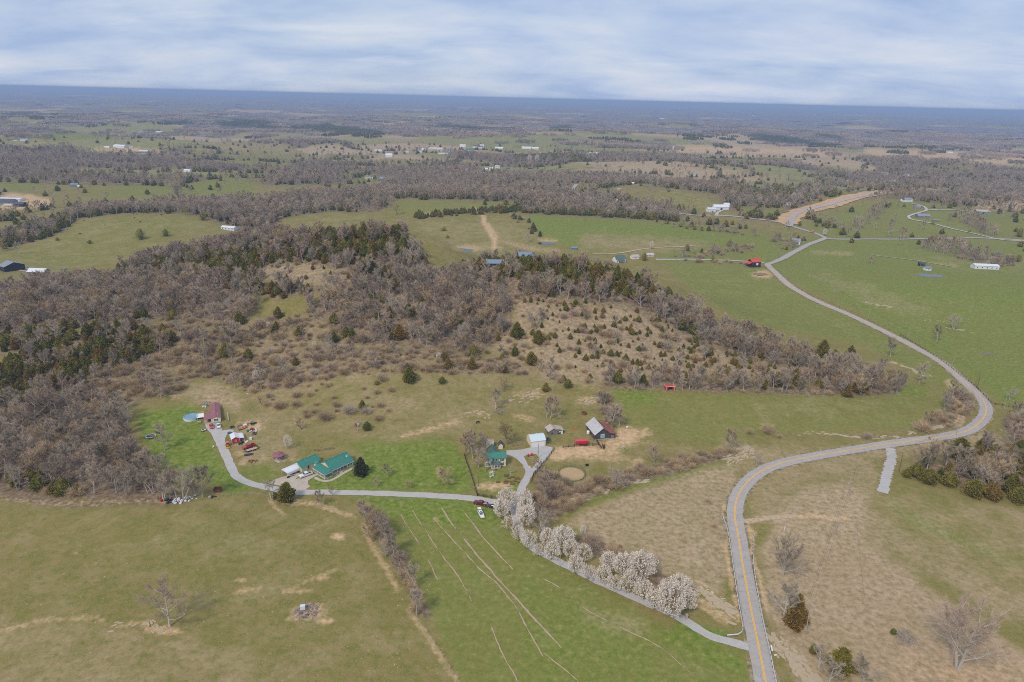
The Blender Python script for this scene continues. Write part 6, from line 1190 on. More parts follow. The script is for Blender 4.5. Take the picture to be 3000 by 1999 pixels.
for nm, lab, cat, k, (a, b), rz, fn, mt in (
        ('canoe', 'dark upturned boat lying in the grass below the flat trailer', 'boat', '1', (1290, 915), .4, lambda: MB().loft([section(2.2, .1, .1, .3, .02), section(1.0, .7, 0, .6, .3), section(-1.6, .7, 0, .6, .3), section(-2.0, .5, .1, .5, .2)]), 'tarp_dark'),
        ('plank_pile', 'thin poles lying below the upturned boat', 'planks', '1', (1260, 955), .35, lambda: MB().box(-3.0, -.3, 0, 2.8, -.1, .12).box(-2.0, .1, 0, 3.2, .3, .12), 'plank'),
        ('fire_pit', 'burn pile with rusty drums on tan ground below the boat', 'fire pit', '1', (1335, 990), .2, lambda: heap(rg, 18, 1.9, .5, .3, .8), 'rusty'),
        ('old_wagon', 'rusty red wagon body with planks at the foot of the lawn', 'wagon', '1', (935, 1330), .1, lambda: MB().box(-1.4, -1.0, .4, 1.4, 1.0, .5).box(-1.4, -1.0, .5, -1.3, 1.0, 1.6).box(1.3, -1.0, .5, 1.4, 1.0, 1.6).box(-1.3, .9, .5, 1.3, 1.0, 1.5).tube((-1, -1.1, .35), (-1, 1.1, .35), .35, .35, 8).tube((1, -1.1, .35), (1, 1.1, .35), .35, .35, 8), 'rusty'),
        ('tool_box', 'dark box with a white bar lying beside the carport', 'box', '2', (705, 725), .75, lambda: MB().box(-1.9, -.3, 0, -.7, .3, .6).box(-.7, -.1, .1, 1.9, .1, .3), 'black_paint'),
        ('rubbish_heap', 'dark blue rubbish bags dumped at the wood edge', 'rubbish', '1', (375, 1445), 0, lambda: heap(rg, 14, 1.7, .7, .5, 1.1), 'tarp_dark'),
        ('rubbish_heap', 'white sheets and rubbish dumped at the wood edge', 'rubbish', '1', (500, 1440), 0, lambda: heap(rg, 22, 2.6, .4, .4, 1.1), 'bag_white'),
        ('rubbish_heap', 'scattered pale boards at the end of the dumped rubbish', 'rubbish', '1', (640, 1415), 0, lambda: heap(rg, 16, 2.4, .3, .3, .9), 'bag_white'),
        ('rubbish_heap', 'orange brown scrap among the dumped rubbish', 'rubbish', '1', (450, 1455), 0, lambda: heap(rg, 8, 1.2, .3, .3, .7), 'rusty'),
        ('barrel', 'red barrel at the left end of the dumped rubbish', 'barrel', '1', (287, 1450), 0, lambda: MB().lathe([(.4, 0), (.44, .3), (.44, .8), (.4, 1.1), (.01, 1.12)], 10), 'plastic_red'),
        ('rubbish_heap', 'small dark heap beside tan stones at the fence', 'rubbish', '1', (885, 1405), 0, lambda: heap(rg, 10, 1.2, .4, .3, .7), 'tarp_dark'),
        ('rock_pile', 'pale stones beside the small dark heap at the fence', 'stones', '1', (840, 1405), 0, lambda: heap(rg, 6, .8, .4, .4, .8), 'stone'),
        ('burn_pile', 'big burnt brush pile on scorched ground in the front field', 'brush pile', '7', (1505, 755), .2, lambda: heap(rg, 10, 2.0, .5, .4, .9), 'char'),
        ('water_tub', 'black tub in the paddock beyond the round pen', 'tub', '10', (695, 1435), 0, lambda: MB().lathe([(.7, 0), (.8, .6), (.7, .6), (.65, .3), (.01, .3)], 14), 'black_paint'),
        ('water_tub', 'light blue tub in the bare paddock', 'tub', '10', (1630, 1000), 0, lambda: MB().lathe([(.4, 0), (.45, .7), (.38, .7), (.35, .3), (.01, .3)], 12), 'pool_rim'),
        ('wood_pile', 'orange heap of split wood between the shed and the barn', 'wood pile', '10', (365, 495), .1, lambda: heap(rg, 20, 1.3, .5, .2, .5), 'tractor_orange'),
        ('rock_pile', 'white boulder beside the hedge above the barn', 'boulder', '10', (1720, 465), .3, lambda: MB().lathe([(.5, 0), (.7, .4), (.45, .8), (.01, .9)], 7), 'bag_white'),
        ('hay_ring', 'rusty hay ring in the pasture behind the barn', 'hay ring', '10', (625, 115), 0, lambda: MB().lathe([(1.3, 0), (1.3, 1.0), (1.25, 1.0), (1.25, 0)], 18, cap=False), 'rusty'),
        ('culvert', 'grey pipe lying across the grass by the creek', 'pipe', '5', (95, 557), 2.9, lambda: MB().tube((-2.5, 0, .2), (2.5, 0, .2), .22, .22, 8), 'galvanised')):
    solo(nm, fn(), mt, lab, cat, at(k, a, b), rz)
solo('brush_pile', sticks(rg, 110, 4.0, 1.3, 1.5, 4.5, .07), 'stick', 'grey sticks heaped over the burnt pile in the front field', 'brush pile', at('7', 1510, 745)); solo('freezer', MB().box(-.75, -.5, .6, .75, .5, 2.0), 'bag_white', 'white freezer standing on the burnt brush pile', 'freezer', at('7', 1492, 738), .2)
solo('brush_pile', sticks(rg, 90, 3.4, 1.0, 1.5, 4.0, .07), 'stick', 'long pile of grey limbs on the dry slope above the big mauve tree', 'brush pile', at('6', 1540, 985)); solo('brush_pile', sticks(rg, 60, 3.2, .8, 1.5, 5.0, .07), 'stick', 'fallen limbs around the pale tree above the farmhouse', 'brush pile', at('B', 1090, 1425)); solo('brush_pile', sticks(rg, 70, 3.0, .9, 1.5, 4.5, .08), 'stick', 'grey limbs piled at the edge of the thicket by the road', 'brush pile', at('5', 1830, 730)); solo('brush_pile', sticks(rg, 70, 4.0, .8, 1.5, 4.0, .07), 'stick', 'grey deadwood along the ditch in the right pasture', 'brush pile', at('C', 2100, 1030)); solo('brush_pile', sticks(rg, 60, 3.6, .8, 1.5, 4.0, .07), 'stick', 'cut branches lying below the blossoming trees by the creek', 'brush pile', at('4', 1500, 700)); solo('brush_pile', sticks(rg, 50, 3.0, .7, 1.5, 3.5, .07), 'stick', 'broken limbs under the twiggy tree beside the lane', 'brush pile', at('4', 560, 430))
solo('fallen_tree', MB().path([(0, 0, .3), (6, 1.2, .4), (12, 3.2, .6)], .22).path([(6, 1.2, .4), (10, 0, 1.0)], .12).path([(10, 2.5, .5), (15, 5.5, 1.2)], .1), 'bag_white', 'pale fallen trunk lying on the brushy slope above the maroon-roofed home', 'log', at('A', 1690, 1130), .1)
# log yard by the red-roofed barn
P = at('C', 540, 480); rows = thing('log_pile', 'rows of brown logs on bare soil opposite the red-roofed barn', 'logs', P, .3)
for i in range(9): part('log', MB().tube((-7 + (i % 3) * 1.2, -4 + i * 1.0, .35), (5 + (i % 2) * 2, -4.6 + i * 1.0, .35), .34, .3, 8), 'log_end' if i % 2 else 'brown_wood', rows)
# farmhouse garden
for q, (a, b, l, w, rz) in enumerate(((740, 1372, 1.7, .6, .05), (735, 1400, 1.5, .5, -.1), (795, 1438, 1.3, .6, .0), (870, 1418, 1.3, .6, .1), (930, 1452, .8, .8, .2), (995, 1447, .8, 1.0, .5), (735, 1508, 1.4, .6, .0), (820, 1515, 1.2, .6, .0), (925, 1505, .8, .6, .1), (990, 1530, .8, 1.0, .4), (720, 1540, 1.6, .6, -.05), (860, 1560, 1.6, .7, .0), (565, 1525, 1.5, .7, .1))):
    lab = ['long bed nearest the forked white tree', 'second bed below the forked white tree', 'small bed in the middle of the garden rows', 'bed right of the middle of the garden rows', 'square bed by the drive', 'tilted bed closest to the drive', 'bed above the pale tan plot', 'brown bed in the second row', 'short bed in the second row', 'square bed low beside the drive', 'pale-edged bed on the tan plot', 'lowest wide bed', 'leftmost bed beside the tan plot'][q]
    l, w = l * .55, w * .6; t = thing('raised_bed', 'brown raised garden bed, ' + lab, 'garden bed', at('9', a, b), rz, 'raised garden beds'); part('frame', MB().box(-l, -w, 0, l, -w + .1, .4).box(-l, w - .1, 0, l, w, .4).box(-l, -w + .1, 0, -l + .1, w - .1, .4).box(l - .1, -w + .1, 0, l, w - .1, .4), 'rusty', t); part('soil', MB().box(-l + .1, -w + .1, 0, l - .1, w - .1, .3), 'soil_dark', t)
t = thing('arbor', 'white garden arbor standing on the farmhouse lawn', 'arbor', at('9', 432, 1412), .75)
for x in (-.8, .8):
    for y in (-.35, .35): part('post', MB().box(x - .07, y - .07, -.2, x + .07, y + .07, 2.5), 'white_trim', t)
part('top', MB().box(-1.1, -.5, 2.5, 1.1, -.4, 2.65).box(-1.1, .4, 2.5, 1.1, .5, 2.65).box(-.9, -.4, 2.52, -.8, .4, 2.62).box(-.3, -.4, 2.52, -.2, .4, 2.62).box(.3, -.4, 2.52, .4, .4, 2.62), 'white_trim', t); part('seat', MB().box(-.73, -.25, .45, .73, .25, .52), 'white_trim', t)
t = thing('fire_ring', 'ring of pale stones on the little green between the drives', 'fire ring', at('9', 1262, 1012), 0)
for i in range(12): a = i * math.pi / 6; part('stone', MB().box(-.22, -.16, -.05, .22, .16, .25, .04), 'stone', t).matrix_local = Matrix.Translation((1.1 * math.cos(a), 1.1 * math.sin(a), 0)) @ Matrix.Rotation(a + 1.57, 4, 'Z')
for a, b, rz, lab in ((1205, 985, .6, 'red slatted lawn chair left of the fire ring'), (1265, 965, -.2, 'red slatted lawn chair behind the fire ring')):
    t = thing('lawn_chair', lab, 'chair', at('9', a, b), rz, 'red chairs at the fire ring'); part('seat', MB().box(-.35, -.35, .32, .35, .3, .4), 'plastic_red', t); part('backrest', MB().slab([(-.35, .28, .38), (.35, .28, .38), (.35, .62, 1.2), (-.35, .62, 1.2)], .05), 'plastic_red', t); part('arm', MB().box(-.5, -.4, .58, -.36, .4, .63).box(.36, -.4, .58, .5, .4, .63), 'plastic_red', t)
    for x in (-.42, .42): part('leg', MB().box(x - .05, -.4, 0, x + .05, -.3, .58), 'plastic_red', t); part('leg', MB().box(x - .05, .25, 0, x + .05, .35, .58), 'plastic_red', t)
t = thing('garden_swing', 'pale wooden frame beside the garage', 'frame', at('9', 1000, 745), .2); part('frame', MB().tube((-1, -.6, 0), (-.8, 0, 2.0), .06).tube((-1, .6, 0), (-.8, 0, 2.0), .06).tube((1, -.6, 0), (.8, 0, 2.0), .06).tube((1, .6, 0), (.8, 0, 2.0), .06).tube((-1, 0, 2), (1, 0, 2), .06), 'plank', t); part('seat', MB().box(-.7, -.25, .5, .7, .25, .58).box(-.7, .2, .58, .7, .26, 1.0), 'plank', t)
# stone posts at the lane
solo('gate_post', MB().box(-.35, -.35, -.3, .35, .35, 1.5).box(-.42, -.42, 1.5, .42, .42, 1.65), 'stone_base', 'squat stone gate post beside the lane below the last blossoming tree', 'post', at('4', 1797, 1215))
# raked hay lines in the front meadow
def hay_row(pts, w, lab, seed):
    gp = [G(k, a, b) for k, a, b in pts]; L = curve_pts(gp, .8); n = len(L); rngh = np.random.default_rng(seed)
    N = side_of(L); L = L + N * ((fbm(np.arange(n) * .12, np.zeros(n), seed, 3) - .5) * .7)[:, None]
    wv = .48 * w * np.clip(.15 + 1.5 * fbm(np.arange(n) * .22, np.zeros(n) + seed, seed + 3, 3), 0.1, 1.6) * (fbm(np.arange(n) * .06, np.zeros(n) + 5, seed + 7, 2) > .33)
    wv[0] = wv[-1] = .05; wv = np.maximum(wv, .04)
    me = ribbon_mesh('hay_row', L, wv, 'hay', .05, 0, .2, 4, seed, .14); o = collection_link(bpy.data.objects.new('hay_row', me)); tag(o, lab, 'hay', 'raked hay lines in the front meadow')
for q, (pts, w, lab) in enumerate(((pts_of('V', (921, 1182), (945, 1222), (968, 1258), (1000, 1320), (1008, 1335)), .9, 'shortest thin hay line nearest the hedgerow'), (pts_of('V', (947, 1172), (975, 1215), (1005, 1260), (1050, 1320), (1085, 1385)), 1.0, 'second raked hay line from the hedgerow'), (pts_of('V', (990, 1185), (1040, 1240), (1100, 1305), (1150, 1350), (1200, 1420), (1248, 1510)), 1.0, 'third raked hay line from the hedgerow, starting at a bare spot'),
        (pts_of('V', (1014, 1165), (1035, 1200), (1080, 1255), (1140, 1325), (1200, 1390), (1290, 1490)), 1.5, 'long broad hay line in the middle of the meadow'), (pts_of('V', (1058, 1165), (1080, 1195), (1120, 1245), (1180, 1310)), 1.2, 'hay line starting at the white car'), (pts_of('V', (1248, 1330), (1300, 1360), (1345, 1400), (1395, 1428)), 1.1, 'short hay line below the pale pole'), (pts_of('V', (1128, 1440), (1150, 1490), (1190, 1568)), 1.0, 'hay line in the lower corner of the meadow'), (pts_of('V', (1350, 1490), (1400, 1540), (1420, 1568)), .8, 'faint hay line low in the meadow'), (pts_of('V', (1420, 1440), (1520, 1490), (1600, 1560)), .7, 'faint hay line near the lane entrance'), (pts_of('V', (1250, 1500), (1300, 1540), (1330, 1568)), .8, 'broken hay line at the lower edge'))): hay_row(pts, w, lab, 60 + q * 11)
# limestone ledges along the creeks: flat slabs
def ledges(label, pts, n, spread, smin, smax, seed):
    r_ = random.Random(seed); gp = [G(k, a, b) for k, a, b in pts]; L = curve_pts(gp, 1.0); O = np.array([*L[0], float(ground(*L[0]))]); t = thing('rock_ledge', label, 'rocks', O, 0); N = side_of(L)
    for i in range(n):
        k = r_.randrange(len(L)); e = r_.gauss(0, spread); p = L[k] + N[k] * e; z = float(ground(*p)) - O[2]; s = r_.uniform(smin, smax); a0 = math.atan2(N[k][1], N[k][0]) + r_.uniform(-.35, .35); m = MB(); pts8 = []
        for j in range(7): a = j * 6.283 / 7; rr = s * r_.uniform(.7, 1.15); u, v = rr * math.cos(a) * .5, rr * math.sin(a) * 1.5; pts8.append((u * math.cos(a0) - v * math.sin(a0), u * math.sin(a0) + v * math.cos(a0)))
        h = r_.uniform(.06, .2); s *= .5; m.add([(u, v, -.25) for u, v in pts8] + [(u * .93, v * .93, h) for u, v in pts8], [tuple(range(7, 14))] + [(j, (j + 1) % 7, 7 + (j + 1) % 7, 7 + j) for j in range(7)])
        part('slab', m, 'stone', t).location = (p[0] - O[0], p[1] - O[1], z)
ledges('flat tan limestone ledges in the creek right of the guardrail', pts_of('6', (610, 970), (700, 1060), (780, 1160), (860, 1250), (900, 1300)), 80, 1.6, .6, 1.7, 1); ledges('tan limestone ledges in the creek left of the road below the blossoming trees', pts_of('6', (20, 600), (90, 640), (180, 700), (270, 770), (380, 830)), 70, 1.4, .6, 1.6, 2); ledges('pale limestone ledges beside the small white tree inside the bend', pts_of('5', (300, 590), (370, 560), (430, 535), (475, 510)), 46, 1.8, .7, 1.8, 3); ledges('pale ledges along the foot of the pasture inside the bend', pts_of('5', (740, 405), (950, 400), (1200, 425), (1400, 425), (1550, 400), (1700, 370), (1850, 335)), 49, 1.0, .5, 1.5, 4); ledges('pale ledges in the brush below the paddock', pts_of('3', (1990, 930), (2060, 915), (2330, 905)), 21, 1.2, .7, 1.7, 5); ledges('pale ledges at the field corner below the round pen', pts_of('3', (1790, 1010), (1890, 1035)), 11, 1.0, .7, 1.6, 6); ledges('pale ledges in the brush behind the blossoming trees', pts_of('3', (1370, 1110), (1500, 1085), (1640, 1080)), 18, 1.6, .6, 1.4, 7)
ledges('outcropping pale ledges on the pasture slope behind the barn', pts_of('B', (1660, 1360), (1720, 1345), (1790, 1345)), 24, 2.2, .5, 1.4, 8); ledges('outcropping pale ledges on the slope above the weathered shed', pts_of('B', (1160, 1370), (1250, 1330), (1330, 1310), (1420, 1305)), 31, 2.6, .5, 1.5, 9); ledges('pale ledges below the fallen limbs', pts_of('B', (860, 1440), (950, 1430), (1010, 1470)), 18, 1.4, .5, 1.4, 10); ledges('pale ledges in the right pasture below the poles', pts_of('C', (1260, 675), (1340, 688), (1430, 705)), 14, 1.0, .8, 1.9, 11); ledges('pale ledges around the dead white tree in the right pasture', pts_of('C', (1660, 795), (1750, 795), (1850, 850), (2020, 870)), 18, 2.0, .6, 1.7, 12); ledges('small ledges under the lone tree in the front field', pts_of('7', (560, 820), (640, 815), (720, 800), (760, 835), (840, 830)), 24, .9, .35, .9, 13); ledges('bleached creek bed stones inside the far bend', pts_of('C', (1440, 1080), (1540, 1120), (1620, 1155), (1680, 1185)), 24, 1.2, .7, 1.6, 14)
r_ = random.Random(9); mb = MB()
for _ in range(260):
    a, b = r_.uniform(60, 2200), r_.uniform(380, 1060)
    if b < 500 and r_.random() < .7: continue
    p = G('7', a + r_.gauss(0, 30), b); s = r_.uniform(.12, .34); mb.add([(p[0] + s * math.cos(q * 1.26) * r_.uniform(.7, 1.2), p[1] + s * math.sin(q * 1.26) * r_.uniform(.7, 1.2), p[2] - .05) for q in range(5)] + [(p[0], p[1], p[2] + s * .7)], [(i, (i + 1) % 5, 5) for i in range(5)])
solo('field_stones', mb, 'stone', 'pale stones strewn over the front field', 'stones', kind='stuff')
# ponds and water
plain('pond_water', (0.030, 0.045, 0.035), .08, .5, .2, .3)
for P, (_k, _a, _b, R), lab, ex in zip(PONDC, PONDS, ('oval stock pond with a muddy rim on the far field', 'small green pond beside the bright field', 'long pond at the foot of the right pasture'), (.9, .8, .62)):
    mb = MB(); mb.add([(R * 1.15 * math.cos(i * .2618) * (1 + .1 * math.sin(i * 1.3)), R * ex * math.sin(i * .2618) * (1 + .12 * math.cos(i * 1.9)), 0) for i in range(24)], [tuple(range(24))]); solo('pond', mb, 'pond_water', lab, 'pond', (P[0], P[1], P[2] + .12), kind='structure'); keep(P, R * 1.5)
# animals: one skin each
def beast(name, label, cat, P, rz, mat, horse=False, sc=1.0, group=None, graze=False):
    key = ('horse' if horse else 'cow') + ('_graze' if graze else '')
    me = bpy.data.meshes.get(key + '_skin')
    if me is None:
        hz = 1.15 if horse else .95
        V = [(-.75, 0, hz), (-.3, 0, hz - .02), (.2, 0, hz - .04), (.65, 0, hz)]; R = [(.26, .28), (.30, .32), (.31, .33), (.24, .28)]; E = [(0, 1), (1, 2), (2, 3)]
        nk = [(.95, 0, hz + (.35 if horse else .12)), (1.15, 0, hz + (.62 if horse else .18)), (1.45, 0, hz + (.50 if horse else .02))] if not graze else [(.95, 0, hz - .15), (1.15, 0, .45), (1.32, 0, .16)]
        for i, q in enumerate(nk): V.append(q); R.append([(.15, .19), (.12, .14), (.07, .08)][i]); E.append((3 if i == 0 else len(V) - 2, len(V) - 1))
        for s in (-1, 1):
            for hind in (0, 1):
                x0 = -.72 if hind else .62; b = len(V)
                V += [(x0, s * .20, hz * .72), (x0 + (.10 if hind else 0), s * .21, hz * .45) if not hind else (x0 - .10, s * .21, hz * .42), (x0 + (0 if hind else .02), s * .21, .04)]; R += [(.12, .13), (.06, .07), (.055, .06)]; E += [(0 if hind else 3, b), (b, b + 1), (b + 1, b + 2)]
        b = len(V); V += [(-1.0, 0, hz - .05), (-1.08, 0, .35)]; R += [(.05, .05), (.03, .03)]; E += [(0, b), (b, b + 1)]
        me = bpy.data.meshes.new(key + '_skin'); me.from_pydata(V, E, []); tmp = bpy.data.objects.new('tmp', me); md = tmp.modifiers.new('skin', 'SKIN')
        for v, r in zip(me.skin_vertices[0].data, R): v.radius = r
        me.skin_vertices[0].data[1].use_root = True; bpy.data.objects.remove(tmp)
    o = collection_link(bpy.data.objects.new(name, me)); o.location = Vector(P); o.rotation_euler = (0, 0, rz); o.scale = (sc,) * 3
    tag(o, label, cat, group); o.modifiers.new('skin', 'SKIN'); o.modifiers.new('sub', 'SUBSURF').levels = 1; o.modifiers['sub'].render_levels = 1
    if not me.materials: me.materials.append(None)
    o.material_slots[0].link = 'OBJECT'; o.material_slots[0].material = MATS[mat]
    return o
plain('hide_bay', (.16, .055, .025), .6); plain('hide_dark', (.03, .022, .02), .6); plain('hide_black', (.012, .012, .013), .6); plain('hide_white', (.70, .64, .56), .7); plain('hide_red', (.28, .11, .05), .7)
beast('horse', 'bay horse standing at the end of the black fence, head turned away', 'horse', at('10', 1033, 985), 1.9, 'hide_bay', True, 1.1, 'horses in the paddock'); beast('horse', 'chestnut horse behind the dark one in the paddock', 'horse', at('10', 1105, 975), 2.0, 'hide_bay', True, 1.05, 'horses in the paddock'); beast('horse', 'dark horse nearest the camera in the paddock', 'horse', at('10', 1122, 1008), 1.2, 'hide_dark', True, 1.05, 'horses in the paddock'); beast('horse', 'black animal grazing on the stony slope above the farmhouse', 'horse', at('9', 140, 290), .6, 'hide_black', False, 1.0, None, True)
for q, (x, y, m, lab) in enumerate(((1310, 226, 'hide_black', 'black cow on the crest, first from the trees'), (1345, 232, 'hide_black', 'small black calf on the crest'), (1413, 231, 'hide_black', 'black cow on the crest beside the calf'), (1462, 224, 'hide_black', 'black cow highest on the crest'), (1535, 240, 'hide_red', 'red brown cow on the crest'), (1590, 241, 'hide_black', 'black cow at the right end of the herd on the crest'), (1325, 269, 'hide_black', 'black cow just below the crest'), (1382, 310, 'hide_black', 'black cow above the clump of trees'), (828, 295, 'hide_black', 'black calf alone near the left wood'), (1018, 338, 'hide_white', 'white cow lying in the middle of the pasture'), (788, 428, 'hide_black', 'black cow alone between two round bushes'), (668, 385, 'hide_black', 'small dark calf in the left of the pasture'), (1160, 221, 'hide_black', 'black cow at the fence corner'), (1040, 138, 'hide_black', 'black cow in the next field behind the wood'))):
    beast('cow', lab, 'cow', at('12', x, y), q * 1.3, m, False, 1.25 if 'calf' not in lab else .8, 'cattle on the left pasture', q % 2 == 0)
# ------------------------------------------------------------------ farms and houses farther off
def behind(k, x, ytop, h, r0=440.0):
    """spot beyond a crest where only the top of a thing of height h shows at (x, ytop)"""
    px, py = to_photo(k, x, ytop); d = ray(px, py); u = d[:2] / np.hypot(d[0], d[1])
    for r in np.arange(r0, r0 + 400, 2.0):
        q = u * r; z = float(ground(*q))
        if project(np.array([q[0], q[1], z + h]))[1] > py: return np.array([q[0], q[1], z])
    return np.array([*(u * (r0 + 60)), float(ground(*(u * (r0 + 60))))])
def far_house(k, x, y, w, d, h, rise, rz, wall, roof, label, cat='house', name=None, wins=0, door=False, group=None, chim=False, axis='x', porch=False):
    P = G(k, x, y) if isinstance(k, str) else k; t = thing(name or ('barn' if cat == 'barn' else 'house' if cat == 'house' else 'shed'), label, cat, P, rz, group)
    gable_block(t, -w / 2, 0, w / 2, d, h, h + rise, axis, .4, wall, roof, -2.0, th=.15)
    for i in range(wins): opening(t, '-y', -w / 2 + w * (i + .5) / wins, 1.0, min(1.0, w / wins * .45), 1.2, 0)
    if door: opening(t, '-y', 0 if wins % 2 == 0 else w * .5 / max(1, wins), 0, 1.1 if cat == 'house' else 3.0, 2.0 if cat == 'house' else 2.8, 0, 'door', 'dark_glass')
    if chim: part('chimney', MB().box(w * .3, d * .4, h, w * .3 + .8, d * .4 + .8, h + rise + 1.0), 'stone_base', t)
    if porch: part('porch_roof', MB().slab([(-w * .35, -2.2, 2.3), (w * .35, -2.2, 2.3), (w * .35, -.02, 2.8), (-w * .35, -.02, 2.8)], .12), roof, t); [part('porch_post', MB().box(u * w * .34 - .1, -2.1, -1, u * w * .34 + .1, -1.9, 2.25), 'white_trim', t) for u in (-1, 1)]
    keep(P, max(w, d) * .8 + 3); return t
# red-roofed tobacco barn at the road
t = far_house('C', 505, 432, 10, 8, 5.5, 2.6, .25, 'dark_boards', 'red_roof', 'black barn with a bright red roof where the roads meet', 'barn', wins=0, axis='x'); part('quilt_square', MB().box(-.2, -.12, 2.2, 2.0, -.004, 4.4), 'white_trim', t); part('lean_to', MB().slab([(-8.2, .0, 3.6), (-5.0, .0, 5.3), (-5.0, 8, 5.3), (-8.2, 8, 3.6)], .15), 'red_roof', t)
far_house('C', 778, 272, 9, 7, 3.6, 2.6, -.5, 'white_siding', 'grey_roof', 'white two-gabled house by the junction', 'house', wins=3, door=True, chim=True, porch=True); far_house('C', 810, 268, 7, 6, 3.0, 2.0, 1.1, 'white_siding', 'dark_roof', 'rear wing of the white house by the junction', 'house', wins=2)
far_house('E', 918, 662, 12, 8, 4.5, 1.6, .1, 'white_siding', 'ice_roof', 'white house with pale roof left of the long white barn', 'house', wins=5, door=True); t = far_house('E', 962, 652, 22, 9, 4.2, 3.0, .1, 'white_metal', 'white_roof', 'long white round-roofed barn on the far road', 'barn', wins=0, door=True); far_house('E', 988, 640, 8, 8, 4.0, 2.0, .1, 'white_metal', 'white_roof', 'small white shed behind the long white barn', 'shed')
far_house('14', 2068, 600, 23, 9, 3.4, 1.2, -.1, 'white_metal', 'white_roof', 'long low white barn in the right pasture', 'barn', wins=5); far_house('14', 1622, 610, 5.5, 4.5, 2.4, 1.2, .05, 'white_siding', 'blue_roof', 'small white hut with blue roof above the pond', 'shed', door=False, wins=1); far_house('14', 1572, 575, 5.5, 4.5, 2.8, .8, -.2, 'dark_boards', 'dark_roof', 'black open hut in the right pasture', 'shed', wins=0, door=True)
far_house('14', 1585, 208, 16, 9, 3.0, 2.6, -.15, 'grey_boards', 'grey_roof', 'broken grey barn on the hilltop farm', 'barn', wins=3); far_house('14', 1680, 235, 7, 4, 2.0, .8, -.3, 'grey_boards', 'grey_roof', 'small grey lean-to below the broken barn', 'shed'); far_house('14', 2040, 178, 18, 10, 3.8, 2.0, -.15, 'blue_grey_siding', 'rusty_tin', 'blue grey barn beside the track on the right', 'barn', wins=2, door=True); far_house('14', 1475, 85, 12, 8, 3.6, 2.6, .2, 'white_siding', 'grey_roof', 'white farmhouse on the hilltop at the end of the track', 'house', wins=4, chim=True); far_house('14', 1440, 82, 8, 6, 3.2, 2.0, .2, 'white_siding', 'dark_roof', 'white cottage next to the hilltop farmhouse', 'house', wins=2); far_house('14', 1535, 135, 8, 6, 3.0, 1.6, -.3, 'blue_grey_siding', 'grey_roof', 'grey cottage below the hilltop farmhouse', 'house', wins=2)
far_house('14', 555, 108, 6, 5, 3, 1.6, .3, 'white_siding', 'grey_roof', 'small white house behind the white blossoming tree', 'house', wins=2)
far_house('B', 1925, 398, 11, 8, 3.6, 2.8, .35, 'white_siding', 'dull_green_roof', 'white house with green roof behind the cedar ridge', 'house', wins=4, porch=True); far_house('B', 2028, 375, 8, 6, 2.6, 1.6, .3, 'white_siding', 'rusty_tin', 'white shed with pale roof behind the cedar ridge', 'shed', wins=1); far_house('B', 2125, 360, 9, 5, 2.4, 1.2, .2, 'tan_siding', 'tin_roof', 'small tan building beside the dark evergreen', 'shed', wins=1); far_house(behind('B', 1280, 316, 4.1, 470), 0, 0, 11, 8, 1.9, 2.2, .15, 'dark_boards', 'blue_roof', 'large barn with blue grey roof just behind the cedar ridge', 'barn'); far_house(behind('B', 1060, 337, 3.4, 470), 0, 0, 12, 8, 1.6, 1.8, .05, 'dark_boards', 'blue_roof', 'long low barn with blue grey roof behind the ridge', 'barn'); far_house('B', 1605, 310, 6, 4, 2.0, .9, .1, 'blue_grey_siding', 'blue_roof', 'tiny blue roofed hut at the field edge', 'shed')
t = far_house('12', 358, 850, 14, 8, 4.6, 2.2, -.03, 'grey_boards', 'white_roof', 'grey barn with a long white tin roof at the left wood edge', 'barn', wins=0, door=True); far_house('12', 20, 790, 12, 16, 4.5, 3.0, -.6, 'dark_boards', 'grey_roof', 'black barn with blue grey roof at the left edge of the picture', 'barn')
far_house('12', 40, 138, 24, 12, 4.0, 3.6, .05, 'blue_grey_siding', 'dark_roof', 'dark new house with steep roof on graded soil', 'house', wins=4, door=True); far_house('12', 185, 155, 13, 9, 3.8, 2.2, -.15, 'dark_boards', 'dark_roof', 'dark garage beside the new house', 'garage', name='garage', wins=1); far_house('12', 30, 100, 46, 14, 3.0, 1.0, .03, 'white_metal', 'white_roof', 'long white roofed building behind the new house', 'barn'); far_house('12', 2240, 385, 16, 7, 2.8, 1.2, -.25, 'white_metal', 'white_roof', 'white building half hidden by trees below the crest', 'house', wins=4)
